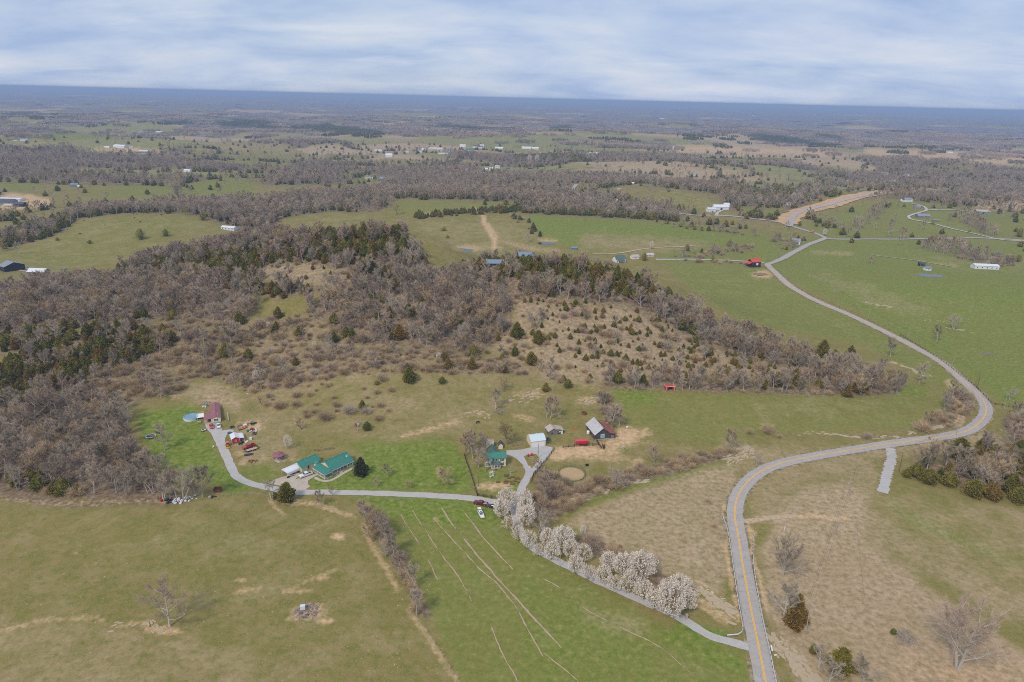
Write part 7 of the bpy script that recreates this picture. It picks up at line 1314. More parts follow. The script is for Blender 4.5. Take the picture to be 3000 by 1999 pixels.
FARS = [('D', 545, 680, 60, 22, 7, 4, 'white_metal', 'white_roof', 'largest long white barn on the graded yard', 'barn'), ('D', 665, 703, 50, 18, 5, 3, 'grey_boards', 'white_roof', 'second long pale barn on the graded yard', 'barn'), ('D', 600, 678, 20, 10, 4, 2, 'white_metal', 'grey_roof', 'grey shed between the two long barns', 'shed'), ('D', 490, 680, 24, 10, 4, 2, 'white_siding', 'white_roof', 'white house left of the long barns', 'house'),
        ('D', 340, 858, 24, 12, 5, 3, 'grey_boards', 'blue_roof', 'grey roofed barn in the left valley', 'barn'), ('D', 362, 862, 8, 8, 4, 2, 'white_siding', 'white_roof', 'white silo-like shed beside the valley barn', 'shed'), ('D', 858, 792, 26, 12, 5, 3, 'white_metal', 'white_roof', 'white roofed barn above the valley wood', 'barn'), ('D', 825, 797, 12, 8, 4, 2, 'red_boards', 'rust_roof', 'red barn beside the white roofed barn', 'barn'), ('D', 1690, 825, 24, 14, 9, 2, 'tan_siding', 'grey_roof', 'tall square grey building on the wooded ridge', 'house'), ('D', 1705, 825, 12, 8, 4, 2, 'white_siding', 'white_roof', 'white shed beside the square grey building', 'shed'), ('D', 1757, 832, 26, 14, 6, 6, 'blue_grey_siding', 'blue_roof', 'large steep-roofed house on the wooded ridge', 'house'), ('D', 1788, 722, 30, 14, 8, 5, 'white_siding', 'white_roof', 'white farmhouse beyond the olive field', 'house'),
        ('D', 285, 578, 40, 16, 7, 4, 'white_siding', 'white_roof', 'white farmhouse on the left horizon fields', 'house'), ('D', 240, 575, 22, 12, 7, 4, 'tan_siding', 'rusty_tin', 'tan barn near the left horizon fields', 'barn'), ('D', 110, 648, 30, 14, 6, 3, 'white_siding', 'blue_roof', 'blue roofed house by the left road', 'house'), ('D', 70, 647, 18, 10, 4, 3, 'white_siding', 'dark_roof', 'small dark roofed house by the left road', 'house'), ('D', 650, 612, 36, 16, 7, 4, 'tan_siding', 'grey_roof', 'tan house beyond the green fields', 'house'), ('D', 732, 612, 40, 16, 6, 3, 'tan_siding', 'white_roof', 'pale roofed barn beyond the green fields', 'barn'), ('D', 305, 486, 60, 24, 10, 6, 'white_siding', 'white_roof', 'white house alone in the hazy woods', 'house'), ('D', 420, 541, 40, 18, 8, 4, 'tan_siding', 'rust_roof', 'red roofed barn in the hazy fields', 'barn'),
        ('13', 160, 172, 40, 16, 6, 3, 'white_siding', 'grey_roof', 'grey roofed hall at the left end of the village', 'house'), ('13', 250, 222, 28, 14, 7, 5, 'white_siding', 'white_roof', 'white house alone at the edge of the olive field', 'house'), ('13', 390, 185, 24, 12, 5, 3, 'white_siding', 'grey_roof', 'small white house on the village street', 'house'), ('13', 495, 185, 22, 12, 6, 5, 'white_siding', 'grey_roof', 'narrow white house in the village', 'house'), ('13', 530, 175, 24, 14, 6, 5, 'white_siding', 'white_roof', 'white gabled house in the village', 'house'), ('13', 625, 165, 70, 16, 6, 3, 'tan_siding', 'white_roof', 'long flat white roofed store in the village', 'store'), ('13', 690, 198, 50, 14, 5, 3, 'white_siding', 'grey_roof', 'long low building below the store', 'store'), ('13', 735, 182, 44, 18, 6, 4, 'white_siding', 'grey_roof', 'grey roofed building in the village middle', 'house'), ('13', 902, 185, 38, 20, 9, 7, 'white_siding', 'green_roof', 'white church with a green roof in the village', 'church'), ('13', 845, 142, 30, 14, 7, 4, 'white_siding', 'white_roof', 'white house above the village church', 'house'), ('13', 965, 150, 52, 18, 7, 4, 'white_siding', 'dark_roof', 'long dark roofed white house above the church', 'house'), ('13', 1000, 148, 20, 14, 7, 7, 'white_siding', 'white_roof', 'white steep gable right of the long house', 'house'), ('13', 1140, 160, 42, 18, 6, 4, 'white_siding', 'white_roof', 'white building at the right end of the village', 'house'),
        ('13', 785, 338, 24, 10, 4, 2, 'red_boards', 'red_roof', 'red roofed barn below the village', 'barn'), ('13', 885, 335, 16, 9, 4, 3, 'white_siding', 'white_roof', 'white house beside the red roofed barn', 'house'), ('13', 1035, 335, 15, 10, 6, 4, 'white_siding', 'white_roof', 'white gabled house on the lower street', 'house'), ('13', 1075, 332, 17, 10, 8, 2, 'white_siding', 'white_roof', 'square white two-storey house on the lower street', 'house'), ('13', 1128, 318, 19, 12, 8, 4, 'white_siding', 'tin_roof', 'big white farmhouse at the end of the lower street', 'house'), ('13', 1210, 330, 20, 10, 5, 3, 'blue_grey_siding', 'dark_roof', 'dark roofed house on the lower street', 'house'), ('13', 1395, 318, 24, 10, 4, 3, 'dark_boards', 'rust_roof', 'dark barn with red and white roof on the green strip', 'barn'), ('13', 1420, 160, 54, 20, 6, 4, 'white_metal', 'white_roof', 'white domed barns far beyond the village', 'barn'), ('13', 1835, 195, 40, 12, 5, 3, 'white_siding', 'dull_green_roof', 'long green roofed building on the cedar knoll', 'house'), ('13', 1905, 205, 44, 14, 6, 4, 'white_siding', 'white_roof', 'white house on the cedar knoll above the cut', 'house'), ('13', 2225, 446, 9, 7, 4, 3, 'red_boards', 'white_roof', 'small red and white barn by the far road', 'barn'), ('13', 2115, 492, 14, 7, 3, 2, 'tan_siding', 'rusty_tin', 'tan cabin by the far road', 'house'), ('13', 2030, 488, 6, 5, 3, 2, 'blue_grey_siding', 'dark_roof', 'tiny dark hut by the far road', 'shed'), ('13', 2098, 580, 7, 5, 3, 1.5, 'white_siding', 'white_roof', 'tiny white shed below the far road', 'shed'), ('13', 260, 30, 60, 22, 8, 5, 'white_siding', 'white_roof', 'white farm on the hill left of the village', 'house'), ('13', 565, 10, 50, 20, 7, 4, 'white_siding', 'white_roof', 'white barn on the far tan knoll', 'barn'),
        ('E', 845, 496, 26, 10, 5, 2, 'white_siding', 'teal_roof', 'long turquoise roofed building on the far hill field', 'barn'), ('E', 852, 424, 40, 14, 6, 3, 'blue_grey_siding', 'blue_roof', 'blue barn in the far valley', 'barn'), ('E', 1390, 365, 60, 18, 7, 3, 'dark_boards', 'dark_roof', 'dark long barn on the far cedar ridge', 'barn'), ('E', 1715, 492, 26, 12, 6, 4, 'white_siding', 'grey_roof', 'white house among the trees of the upper right hamlet', 'house'), ('E', 1810, 498, 26, 12, 6, 3, 'white_siding', 'grey_roof', 'grey roofed house right of the white house in the hamlet', 'house'), ('E', 1750, 528, 24, 12, 5, 3, 'grey_boards', 'tin_roof', 'grey barn in the lower part of the hamlet', 'barn'), ('E', 1680, 544, 18, 10, 4, 2, 'blue_grey_siding', 'blue_roof', 'blue grey shed below the hamlet', 'shed'), ('E', 1622, 528, 14, 9, 5, 3, 'white_siding', 'grey_roof', 'small white house left of the hamlet', 'house'), ('E', 1545, 528, 12, 9, 5, 3, 'white_siding', 'white_roof', 'white cottage in the trees left of the hamlet', 'house'), ('E', 1975, 390, 50, 18, 8, 5, 'dark_boards', 'dark_roof', 'dark farm beyond the stubble field', 'barn'), ('E', 2015, 390, 30, 14, 8, 5, 'white_siding', 'grey_roof', 'white house beyond the stubble field', 'house'), ('E', 65, 62 + 310, 50, 18, 6, 4, 'white_metal', 'white_roof', 'pale barns on the green far slope', 'barn'), ('E', 1395, 218, 40, 18, 14, 5, 'white_siding', 'white_roof', 'white speck of a farm near the horizon', 'house'), ('E', 690, 238, 60, 22, 10, 6, 'white_siding', 'white_roof', 'row of white roofs on the far left ridge', 'house'), ('E', 770, 236, 60, 22, 10, 6, 'white_siding', 'grey_roof', 'row of grey roofs on the far ridge', 'house'), ('E', 1300, 272, 50, 20, 9, 5, 'tan_siding', 'rusty_tin', 'tan roofed farm in the hazy woods', 'house'), ('E', 275, 262, 110, 20, 6, 3, 'white_siding', 'white_roof', 'long pale building in the hazy woods', 'barn'), ('E', 1110, 220, 60, 20, 9, 5, 'white_siding', 'white_roof', 'white farm beside the far tan field', 'house')]
for q, (k, x, y, w, d, h, rs, wl, rf, lab, cat) in enumerate(FARS):
    dd = float(np.hypot(*G(k, x, y)[:2])); f = .62
    far_house(k, x, y, w * f * min(1.0, dd / 2600 + .25), d * f * min(1.0, dd / 2600 + .25), h * .72 * min(1, dd / 2600 + .35), rs * .72 * min(1, dd / 2600 + .35), (q * 1.7 % 1.0) * .6 - .3, wl, rf, lab, cat, name={'church': 'church', 'store': 'store'}.get(cat), wins=3 if cat in ('house', 'church') and dd < 1700 else 0)
t = thing('silo', 'tall pale silo standing in the far stubble field', 'silo', G('E', 740, 386), 0); part('shell', MB().lathe([(3.2, -1), (3.2, 16), (2.4, 18), (.01, 19)], 14), 'tan_siding', t, True); part('cap', MB().lathe([(3.3, 16), (2.5, 18.1), (.01, 19.2)], 14), 'galvanised', t, True)
# ------------------------------------------------------------------ trees
def bark(name, c1, c2, var=0.25):
    m = NT(name, 0.9, 0.05)
    oi = m.n('ShaderNodeObjectInfo').outputs['Random']
    c = m.mix(oi, c1, c2)
    g = m.n('ShaderNodeNewGeometry').outputs['Random Per Island']
    c = m.mix(m.math('MULTIPLY', g, var * 2), c, tuple(x * 0.6 for x in c1))
    m.col(c); MATS[name] = m.m
bark('bark_grey', (0.391, 0.356, 0.310), (0.529, 0.483, 0.425)); bark('bark_pale', (0.54, 0.50, 0.44), (0.68, 0.64, 0.57)); bark('bark_brown', (0.24, 0.19, 0.14), (0.33, 0.26, 0.19))
bark('twig_grey', (0.337, 0.273, 0.200), (0.694, 0.570, 0.434)); bark('twig_pale', (0.462, 0.392, 0.292), (0.588, 0.500, 0.378)); bark('twig_brown', (0.464, 0.341, 0.199), (0.703, 0.535, 0.327)); bark('twig_mauve', (0.426, 0.311, 0.229), (0.605, 0.454, 0.341))
bark('twig_willow', (0.44, 0.37, 0.15), (0.53, 0.45, 0.20)); bark('thorn', (0.420, 0.308, 0.189), (0.680, 0.520, 0.321))
bark('cedar_leaf', (0.144, 0.166, 0.031), (0.351, 0.261, 0.053), 0.35); bark('cedar_rust', (0.232, 0.162, 0.042), (0.357, 0.217, 0.060), 0.35); bark('spruce_leaf', (0.072, 0.088, 0.036), (0.096, 0.110, 0.046), 0.35)
def bloss():
    m = NT('blossom', 0.9, 0.05)
    g = m.n('ShaderNodeNewGeometry').outputs['Random Per Island']; oi = m.n('ShaderNodeObjectInfo').outputs['Random']
    c = m.ramp(g, [(0.0, (0.46, 0.36, 0.27)), (0.35, (0.78, 0.70, 0.60)), (1.0, (0.91, 0.87, 0.80))])
    m.col(m.mix(m.math('MULTIPLY', oi, 0.35), c, (0.62, 0.50, 0.42))); MATS['blossom'] = m.m
bloss()
def tris_mesh(name, P, mat):
    """P: (n, 3, 3) loose triangles"""
    P = np.asarray(P, np.float32)
    return mesh_from(name, P.reshape(-1, 3), np.arange(len(P) * 3), np.full(len(P), 3), [MATS[mat]])
def strips(base, direc, length, width, rng):
    """thin three-cornered twigs"""
    base = np.asarray(base); d = np.asarray(direc); d = d / np.linalg.norm(d, axis=1, keepdims=True)
    r = rng.normal(size=d.shape); s = np.cross(d, r); s /= np.linalg.norm(s, axis=1, keepdims=True)
    w = np.asarray(width)[:, None]
    return np.stack([base - s * w / 2, base + s * w / 2, base + d * np.asarray(length)[:, None]], 1)
def bare_tree(seed, h=10.0, spread=0.5, trunk_h=0.22, limbs=6, twigs=1500, tw=0.05, lean=0.0, droop=0.0, stems=1, tl=0.11, upright=1.0):
    rng = np.random.default_rng(seed); mb = MB(); ends = []
    for st in range(stems):
        a0 = rng.uniform(0, 6.28); off = 0.0 if stems == 1 else 0.02 * h
        base = np.array([math.cos(a0) * off, math.sin(a0) * off, -0.15])
        d0 = np.array([lean + (0 if stems == 1 else 0.25 * math.cos(a0)), 0 if stems == 1 else 0.25 * math.sin(a0), 1.0]); d0 /= np.linalg.norm(d0)
        r0 = 0.022 * h / stems ** 0.5
        segs = 4; p = base; prev = p; L = h * 0.90 / segs
        lead = [p]
        for q in range(segs):
            d0 = d0 + rng.normal(0, 0.07, 3); d0 /= np.linalg.norm(d0)
            nx = prev + d0 * L
            mb.tube(prev, nx, r0 * (1 - q / segs) + 0.006 * h, r0 * (1 - (q + 1) / segs) + 0.005 * h, 5, False); prev = nx; lead.append(nx)
        lead = np.array(lead)
        for i in range(limbs):
            t = trunk_h + (0.95 - trunk_h) * (i / max(1, limbs - 1)) ** 0.9
            f = t * segs; k = min(segs - 1, int(f)); b = lead[k] + (lead[k + 1] - lead[k]) * (f - k)
            a = i * 2.4 + rng.uniform(-0.5, 0.5); el = (0.45 + 0.55 * t) * upright
            d = np.array([math.cos(a), math.sin(a), el]); d /= np.linalg.norm(d)
            ln = spread * h * (1.08 - 0.6 * t) * rng.uniform(0.8, 1.15)
            rr = r0 * 0.55 * (1 - 0.5 * t)
            pts = [b]; dd = d.copy()
            for q in range(3):
                dd = dd + np.array([0, 0, 0.16 * upright - droop]) + rng.normal(0, 0.10, 3); dd /= np.linalg.norm(dd)
                pts.append(pts[-1] + dd * ln / 3); mb.tube(pts[-2], pts[-1], rr * (1 - q * 0.28) + 0.002 * h, rr * (1 - (q + 1) * 0.28) + 0.0015 * h, 4, False)
                for u in range(3):
                    sb = pts[-2] + (pts[-1] - pts[-2]) * rng.uniform(0.2, 1.0); sd = dd + rng.normal(0, 0.55, 3) + np.array([0, 0, 0.15 - droop]); sd /= np.linalg.norm(sd)
                    sl = ln * rng.uniform(0.25, 0.5); se = sb + sd * sl
                    mb.tube(sb, se, 0.0035 * h, 0.0015 * h, 3, False); ends.append((sb, se))
            ends.append((pts[-2], pts[-1]))
        ends.append((lead[-2], lead[-1]))
    E0 = np.array([e[0] for e in ends]); E1 = np.array([e[1] for e in ends])
    k = rng.integers(0, len(ends), twigs); t = rng.uniform(0.15, 1.0, twigs)[:, None]
    B = E0[k] + (E1[k] - E0[k]) * t; D = (E1[k] - E0[k]); D /= np.linalg.norm(D, axis=1, keepdims=True)
    D = D + rng.normal(0, 0.6, D.shape) + np.array([0, 0, 0.25 - 1.6 * droop])
    T = strips(B, D, rng.uniform(0.5, 1.3, twigs) * tl * h, np.full(twigs, tw) * rng.uniform(0.6, 1.4, twigs), rng)
    return mb, T
def bush(seed, h=3.0, n=420, tw=0.05, wide=1.0):
    rng = np.random.default_rng(seed)
    a = rng.uniform(0, 6.28, n); el = rng.uniform(0.15, 1.0, n)
    D = np.stack([np.cos(a) * wide * (1.05 - el * 0.6), np.sin(a) * wide * (1.05 - el * 0.6), el + 0.15], 1); D /= np.linalg.norm(D, axis=1, keepdims=True)
    t = rng.uniform(0.0, 0.62, n)[:, None] * h
    B = D * t + rng.normal(0, 0.05 * h, (n, 3)); B[:, 2] = np.maximum(B[:, 2], 0)
    D2 = D + rng.normal(0, 0.45, D.shape); D2[:, 2] += 0.15
    return strips(B, D2, rng.uniform(0.25, 0.5, n) * h, np.full(n, tw) * rng.uniform(0.6, 1.4, n), rng)
def leaf_crown(seed, h, prof, n, size, rng_out=0.25, up=0.3):
    """leaf sprays through a crown of radius prof(t), t = 0 at its foot"""
    rng = np.random.default_rng(seed)
    t = rng.uniform(0, 1, n * 3); R = np.array([prof(q) for q in t]); keepm = rng.uniform(0, R.max(), len(t)) < R
    t = t[keepm][:n]; R = R[keepm][:n]; n = len(t)
    a = rng.uniform(0, 6.28, n)
    lob = 1 + 0.22 * np.sin(a * 3 + seed + t * 9) + 0.16 * np.sin(a * 7 + t * 23 + seed * 2)
    rr = R * lob * np.sqrt(rng.uniform(0.25, 1.0, n))
    C = np.stack([np.cos(a) * rr, np.sin(a) * rr, t * h], 1)
    out = np.stack([np.cos(a), np.sin(a), np.full(n, up)], 1); out /= np.linalg.norm(out, axis=1, keepdims=True)
    D = out + rng.normal(0, 0.35, (n, 3)); sz = size * rng.uniform(0.6, 1.4, n)
    return strips(C - out * sz[:, None] * 0.3, D, sz, sz * 0.8, rng)
def ced_prof(t, w=0.26, k=1.35): return w * (1 - t ** 1.5) ** 0.85 * (0.6 + 0.4 * min(1, t * 5)) * k
PROTO = bpy.data.collections.new('seedlings')      # models for the scattered woods; not linked to the scene
def proto(name, parts):
    """one joined mesh out of (verts, faces, material) for scattering"""
    vs, fl, lt, mi, mats = [], [], [], [], []; o = 0
    for P, mat in parts:
        mats.append(MATS[mat])
        if isinstance(P, MB):
            vs.append(np.array(P.v)); 
            for f in P.f: fl.append(np.array(f) + o); lt.append(len(f)); mi.append(len(mats) - 1)
            o += len(P.v)
        else:
            P = np.asarray(P); vs.append(P.reshape(-1, 3)); fl.append(np.arange(len(P) * 3) + o); lt += [3] * len(P); mi += [len(mats) - 1] * len(P); o += len(P) * 3
    me = mesh_from(name, np.concatenate(vs), np.concatenate(fl), lt, mats, False, mi)
    ob = bpy.data.objects.new(name, me); PROTO.objects.link(ob); return ob
def cedar_core(h, w, seed):
    rng = random.Random(seed); mb = MB(); n = 8; prof = []
    for q in range(6):
        t = q / 5; prof.append((max(0.02, ced_prof(t, w) * h * 0.62 * rng.uniform(0.85, 1.1)), 0.04 * h + t * h * 0.93))
    mb.lathe(prof, n); mb.tube((0, 0, -0.2), (0, 0, 0.15 * h), 0.02 * h, 0.015 * h, 5); return mb
# --- bare trees, individual models: (trunk mesh, crown mesh)
BT = []
for i, (sp, th, lb, tg, tw, st, bk, tm) in enumerate(((.46, .28, 7, 4760, .035, 1, 'bark_grey', 'twig_grey'), (.40, .35, 7, 4200, .035, 1, 'bark_grey', 'twig_grey'), (.55, .22, 8, 5320, .035, 1, 'bark_grey', 'twig_mauve'),
                                                   (.38, .40, 6, 2800, .035, 2, 'bark_pale', 'twig_pale'), (.50, .25, 7, 4480, .035, 2, 'bark_brown', 'twig_brown'), (.42, .30, 8, 4760, .035, 3, 'bark_grey', 'twig_grey'))):
    mb, T = bare_tree(100 + i, 10.0, sp, th, lb, tg, tw, stems=st)
    BT.append((mb.mesh('trunk', bk), tris_mesh('crown', T, tm), (mb, bk, T, tm)))
BSH = [tris_mesh('bush', bush(200 + i, 3.0, 1250, .038, w), mt) for i, (w, mt) in enumerate(((1.0, 'thorn'), (1.3, 'twig_brown'), (.8, 'twig_mauve'), (1.1, 'twig_grey')))]
CED = []
for i, (w, mt) in enumerate(((.25, 'cedar_leaf'), (.34, 'cedar_leaf'), (.30, 'cedar_rust'), (.42, 'cedar_leaf'))):
    h = 6.0; T = leaf_crown(300 + i, h, lambda t: ced_prof(t, w) * h, 1500, 0.42)
    CED.append((cedar_core(h, w, i), T, mt))
CEDM = [(c[0].mesh('trunk', 'cedar_leaf'), tris_mesh('crown', c[1], c[2])) for c in CED]
def ced_proto(i):
    c = CED[i]; return proto('cedar_%d' % i, [(c[0], 'cedar_leaf'), (c[1], c[2])])
P_CED = [ced_proto(i) for i in range(4)]
P_BARE = [proto('leafless_%d' % i, [(b[2][0], b[2][1]), (b[2][2], b[2][3])]) for i, b in enumerate(BT)]
P_BUSH = []
for i in range(4):
    ob = bpy.data.objects.new('thorn_%d' % i, BSH[i]); PROTO.objects.link(ob); P_BUSH.append(ob)
def cheap_bare(seed, tm, bk):
    mb, T = bare_tree(seed, 10.0, .46, .3, 5, 1100, .075, tl=0.14); rng = np.random.default_rng(seed)
    return proto('far_leafless_%d' % seed, [(mb, bk), (T, tm)])
P_FARB = [cheap_bare(401, 'twig_grey', 'bark_grey'), cheap_bare(402, 'twig_grey', 'bark_grey'), cheap_bare(403, 'twig_mauve', 'bark_grey'), cheap_bare(404, 'twig_brown', 'bark_grey'), cheap_bare(405, 'twig_pale', 'bark_pale')]
P_FARC = []
for i in range(2):
    h = 6.0; T = leaf_crown(420 + i, h, lambda t: ced_prof(t, .36) * h, 260, 1.0); P_FARC.append(proto('far_cedar_%d' % i, [(cedar_core(h, .36, i + 9), 'cedar_leaf'), (T, 'cedar_leaf')]))
def clump(seed, ever):
    rng = np.random.default_rng(seed); Ts, Cs = [], []
    for q in range(26):
        c = np.array([rng.uniform(-24, 24), rng.uniform(-24, 24), 0.0]); n = 100
        h = rng.uniform(7, 11) * (0.8 if ever else 1.0)
        a = rng.uniform(0, 6.28, n); u = rng.uniform(0, 1, n); R = (0.42 if not ever else 0.30) * h * np.sqrt(rng.uniform(0, 1, n)) * np.sqrt(1 - u * (0.7 if not ever else 1.0))
        B = c + np.stack([np.cos(a) * R, np.sin(a) * R, h * (0.25 + 0.75 * u) if not ever else h * u], 1)
        D = rng.normal(0, 0.8, (n, 3)) + np.array([0, 0, 0.6])
        Ts.append(strips(B, D, rng.uniform(1.2, 3.2, n), np.full(n, .9 if not ever else 1.6), rng))
    return np.concatenate(Ts)
P_CLUMP = [proto('wood_patch_0', [(clump(501, False), 'twig_grey')]), proto('wood_patch_1', [(clump(502, False), 'twig_grey')]), proto('wood_patch_2', [(clump(503, False), 'twig_mauve')]), proto('wood_patch_3', [(clump(504, True), 'cedar_leaf')])]
# ------------------------------------------------------------------ scatter
def grid_points(r0, r1, s, seed, az=44.0):
    rng = np.random.default_rng(seed)
    X = np.arange(-r1 * math.sin(math.radians(az)), r1 * math.sin(math.radians(az)), s); Y = np.arange(r0 * 0.6, r1, s)
    x, y = np.meshgrid(X, Y); x = (x + rng.uniform(-.5, .5, x.shape) * s).ravel(); y = (y + rng.uniform(-.5, .5, y.shape) * s).ravel()
    r = np.hypot(x, y); ok = (r > r0) & (r < r1) & (np.abs(np.arctan2(x, y)) < math.radians(az))
    x, y = x[ok], y[ok]; z = ground(x, y); px, py = project(np.stack([x, y, z], 1))
    return x, y, z, px, py, rng
def clear_of(x, y):
    ok = np.ones(len(x), bool)
    for pts, w in LANES:
        P = np.asarray(pts)
        lo = P.min(0) - w - 6; hi = P.max(0) + w + 6
        c = np.nonzero(ok & (x > lo[0]) & (x < hi[0]) & (y > lo[1]) & (y < hi[1]))[0]
        if len(c) == 0: continue
        d = np.full(len(c), 1e9)
        for a, b in zip(P[:-1], P[1:]):
            e = b - a; t = np.clip(((x[c] - a[0]) * e[0] + (y[c] - a[1]) * e[1]) / (e @ e + 1e-9), 0, 1)
            d = np.minimum(d, np.hypot(x[c] - a[0] - t * e[0], y[c] - a[1] - t * e[1]))
        ok[c[d < w / 2 + 2.0]] = False
    for cx, cy, r in KEEP: ok &= (x - cx) ** 2 + (y - cy) ** 2 > r * r
    return ok
def pick(mask, r0, r1, s, seed, nz=0.9, hed=0.0):
    x, y, z, px, py, rng = grid_points(r0, r1, s, seed)
    jx = (fbm(x / 12, y / 12, seed, 2) - .5) * 14 * np.clip(300 / np.hypot(x, y), .1, 1); d = look(mask, px + jx, py)
    d = np.maximum(d * (1 - far_open(x, y)), hed * hedges(x, y) * (look(M_ALL['dirt'], px, py) < .3)) * (1 - nz + 2 * nz * fbm(x / 28, y / 28, seed + 5, 2))
    ok = rng.uniform(0, 1, len(x)) < d * s * s / 100.0
    x, y, z, px, py = x[ok], y[ok], z[ok], px[ok], py[ok]
    ok = clear_of(x, y)
    return x[ok], y[ok], z[ok], px[ok], py[ok], rng
def scatter(name, label, cat, protos, x, y, z, sc, idx, seed):
    rng = np.random.default_rng(seed); n = len(x)
    if n == 0: return
    col = bpy.data.collections.new(name + '_models')
    for p in sorted(protos, key=lambda q: q.name): col.objects.link(p)
    me = bpy.data.meshes.new(name); me.vertices.add(n); me.vertices.foreach_set('co', np.stack([x, y, z], 1).astype(np.float32).ravel())
    for an, ty, v in (('sc', 'FLOAT', np.asarray(sc, np.float32)), ('rz', 'FLOAT', rng.uniform(0, 6.28, n).astype(np.float32)), ('pi', 'INT', np.asarray(idx, np.int32))):
        at = me.attributes.new(an, ty, 'POINT'); at.data.foreach_set('value', v)
    o = collection_link(bpy.data.objects.new(name, me)); tag(o, label, cat, None, 'stuff')
    ng = bpy.data.node_groups.new(name, 'GeometryNodeTree')
    ng.interface.new_socket('Geometry', in_out='INPUT', socket_type='NodeSocketGeometry'); ng.interface.new_socket('Geometry', in_out='OUTPUT', socket_type='NodeSocketGeometry')
    N = ng.nodes; gi = N.new('NodeGroupInput'); go = N.new('NodeGroupOutput'); m2p = N.new('GeometryNodeMeshToPoints'); iop = N.new('GeometryNodeInstanceOnPoints'); ci = N.new('GeometryNodeCollectionInfo')
    ci.inputs['Collection'].default_value = col; ci.inputs['Separate Children'].default_value = True; ci.inputs['Reset Children'].default_value = True
    iop.inputs['Pick Instance'].default_value = True
    def na(nm, ty):
        q = N.new('GeometryNodeInputNamedAttribute'); q.data_type = ty; q.inputs['Name'].default_value = nm; return q.outputs['Attribute']
    cx = N.new('ShaderNodeCombineXYZ'); ng.links.new(na('rz', 'FLOAT'), cx.inputs[2])
    ng.links.new(gi.outputs[0], m2p.inputs['Mesh']); ng.links.new(m2p.outputs[0], iop.inputs['Points']); ng.links.new(ci.outputs[0], iop.inputs['Instance'])
    ng.links.new(na('pi', 'INT'), iop.inputs['Instance Index']); ng.links.new(cx.outputs[0], iop.inputs['Rotation']); ng.links.new(na('sc', 'FLOAT'), iop.inputs['Scale'])
    ng.links.new(iop.outputs[0], go.inputs[0])
    md = o.modifiers.new('scatter', 'NODES'); md.node_group = ng
    return o
def area_of(px, py):
    vx, vy = px / 1.275, py / 1.275
    if vx > 2050 and vy > 940: return 'the thicket at the road bend'
    if vx > 1640 and vy > 1100: return 'the creek below the guardrail'
    if vy > 1180 and vx < 1010: return 'the hedgerow between the front fields'
    if vy > 1020 and vx > 1200: return 'the creek brush by the round pen'
    if vx < 480 and vy > 890: return 'the wood behind the dumped rubbish'
    if vx > 1360 and vy > 850: return 'the belt behind the red run-in shed'
    if vx > 1180 and vy > 680: return 'the tan slope above the run-in shed'
    if vy > 860: return 'the grazed slope above the farmhouses'
    if vx < 560 and vy > 690: return 'the cedar slope above the pool'
    if vx < 560: return 'the ridge below the cattle pasture'
    if vy > 760: return 'the brushy slope above the houses'
    if vx > 1500: return 'the wood by the curving road'
    if vx > 1020: return 'the right half of the hilltop'
    return 'the left half of the hilltop'
ROWC = ('upper', 'middle', 'lower'); COLC = ('far left', 'left', 'centre', 'right', 'far right')
def individuals(kind, name, cat, x, y, z, px, py, sc, idx, models, adj, n_max, h_proto, min_parts=14.0):
    """the largest in view become things of their own; returns the mask of the others"""
    d = np.sqrt(x * x + y * y + (z - CAM_H) ** 2); size = sc * h_proto / d * FPX
    vis = (px > -10) & (px < PW + 10) & (py > 0) & (py < PH + 40)
    order = np.argsort(-np.where(vis, size, 0)); take = order[:n_max]; take = take[vis[take]]
    rest = np.ones(len(x), bool); rest[take] = False; byarea = {}
    for q in take: byarea.setdefault(area_of(px[q], py[q]), []).append(q)
    for where, mem in byarea.items():
        mem = np.array(mem); n = len(mem)
        rk = lambda v: np.argsort(np.argsort(v)) / max(1, n - 1)
        ux, uy, us = rk(px[mem]), rk(py[mem]), rk(sc[mem])
        for q, a, b, c in zip(mem, ux, uy, us):
            lab = '%s %s, %s %s in %s' % (('small', 'mid-sized', 'large')[min(2, int(c * 3))], adj[idx[q]], ROWC[min(2, int(b * 3))], COLC[min(4, int(a * 5))], where)
            mod = models[idx[q]]; rz = random.uniform(0, 6.28); grp = {'tree': 'leafless trees', 'cedar': 'cedars', 'bush': 'bushes'}[cat] + ' in ' + where
            if isinstance(mod, tuple) and size[q] > min_parts:
                t = thing(name, lab, cat, (x[q], y[q], z[q]), rz, grp, sc[q])
                part('trunk', mod[0], None, t); part('crown', mod[1], None, t)
            else:
                solo(name, mod if not isinstance(mod, tuple) else mod[1], None, lab, cat, (x[q], y[q], z[q]), rz, grp, sc[q])
    return rest
# ------------------------------------------------------------------ trees that stand alone
def at_height(k, x, y, zc):
    """foot of something whose point at height zc is seen at a picture point"""
    px, py = to_photo(k, x, y); d = ray(px, py); lo, hi = 60.0, 4000.0
    ts = _steps; P = CAM[None, :] + d[None, :] * ts[:, None]; g = ground(P[:, 0], P[:, 1]) + zc; b = np.nonzero(P[:, 2] < g)[0]; k2 = max(1, b[0]); a, c = ts[k2 - 1], ts[k2]
    for _ in range(20):
        m = (a + c) / 2; q = CAM + d * m
        if q[2] < float(ground(q[0], q[1])) + zc: c = m
        else: a = m
    q = CAM + d * c; return np.array([q[0], q[1], float(ground(q[0], q[1]))])
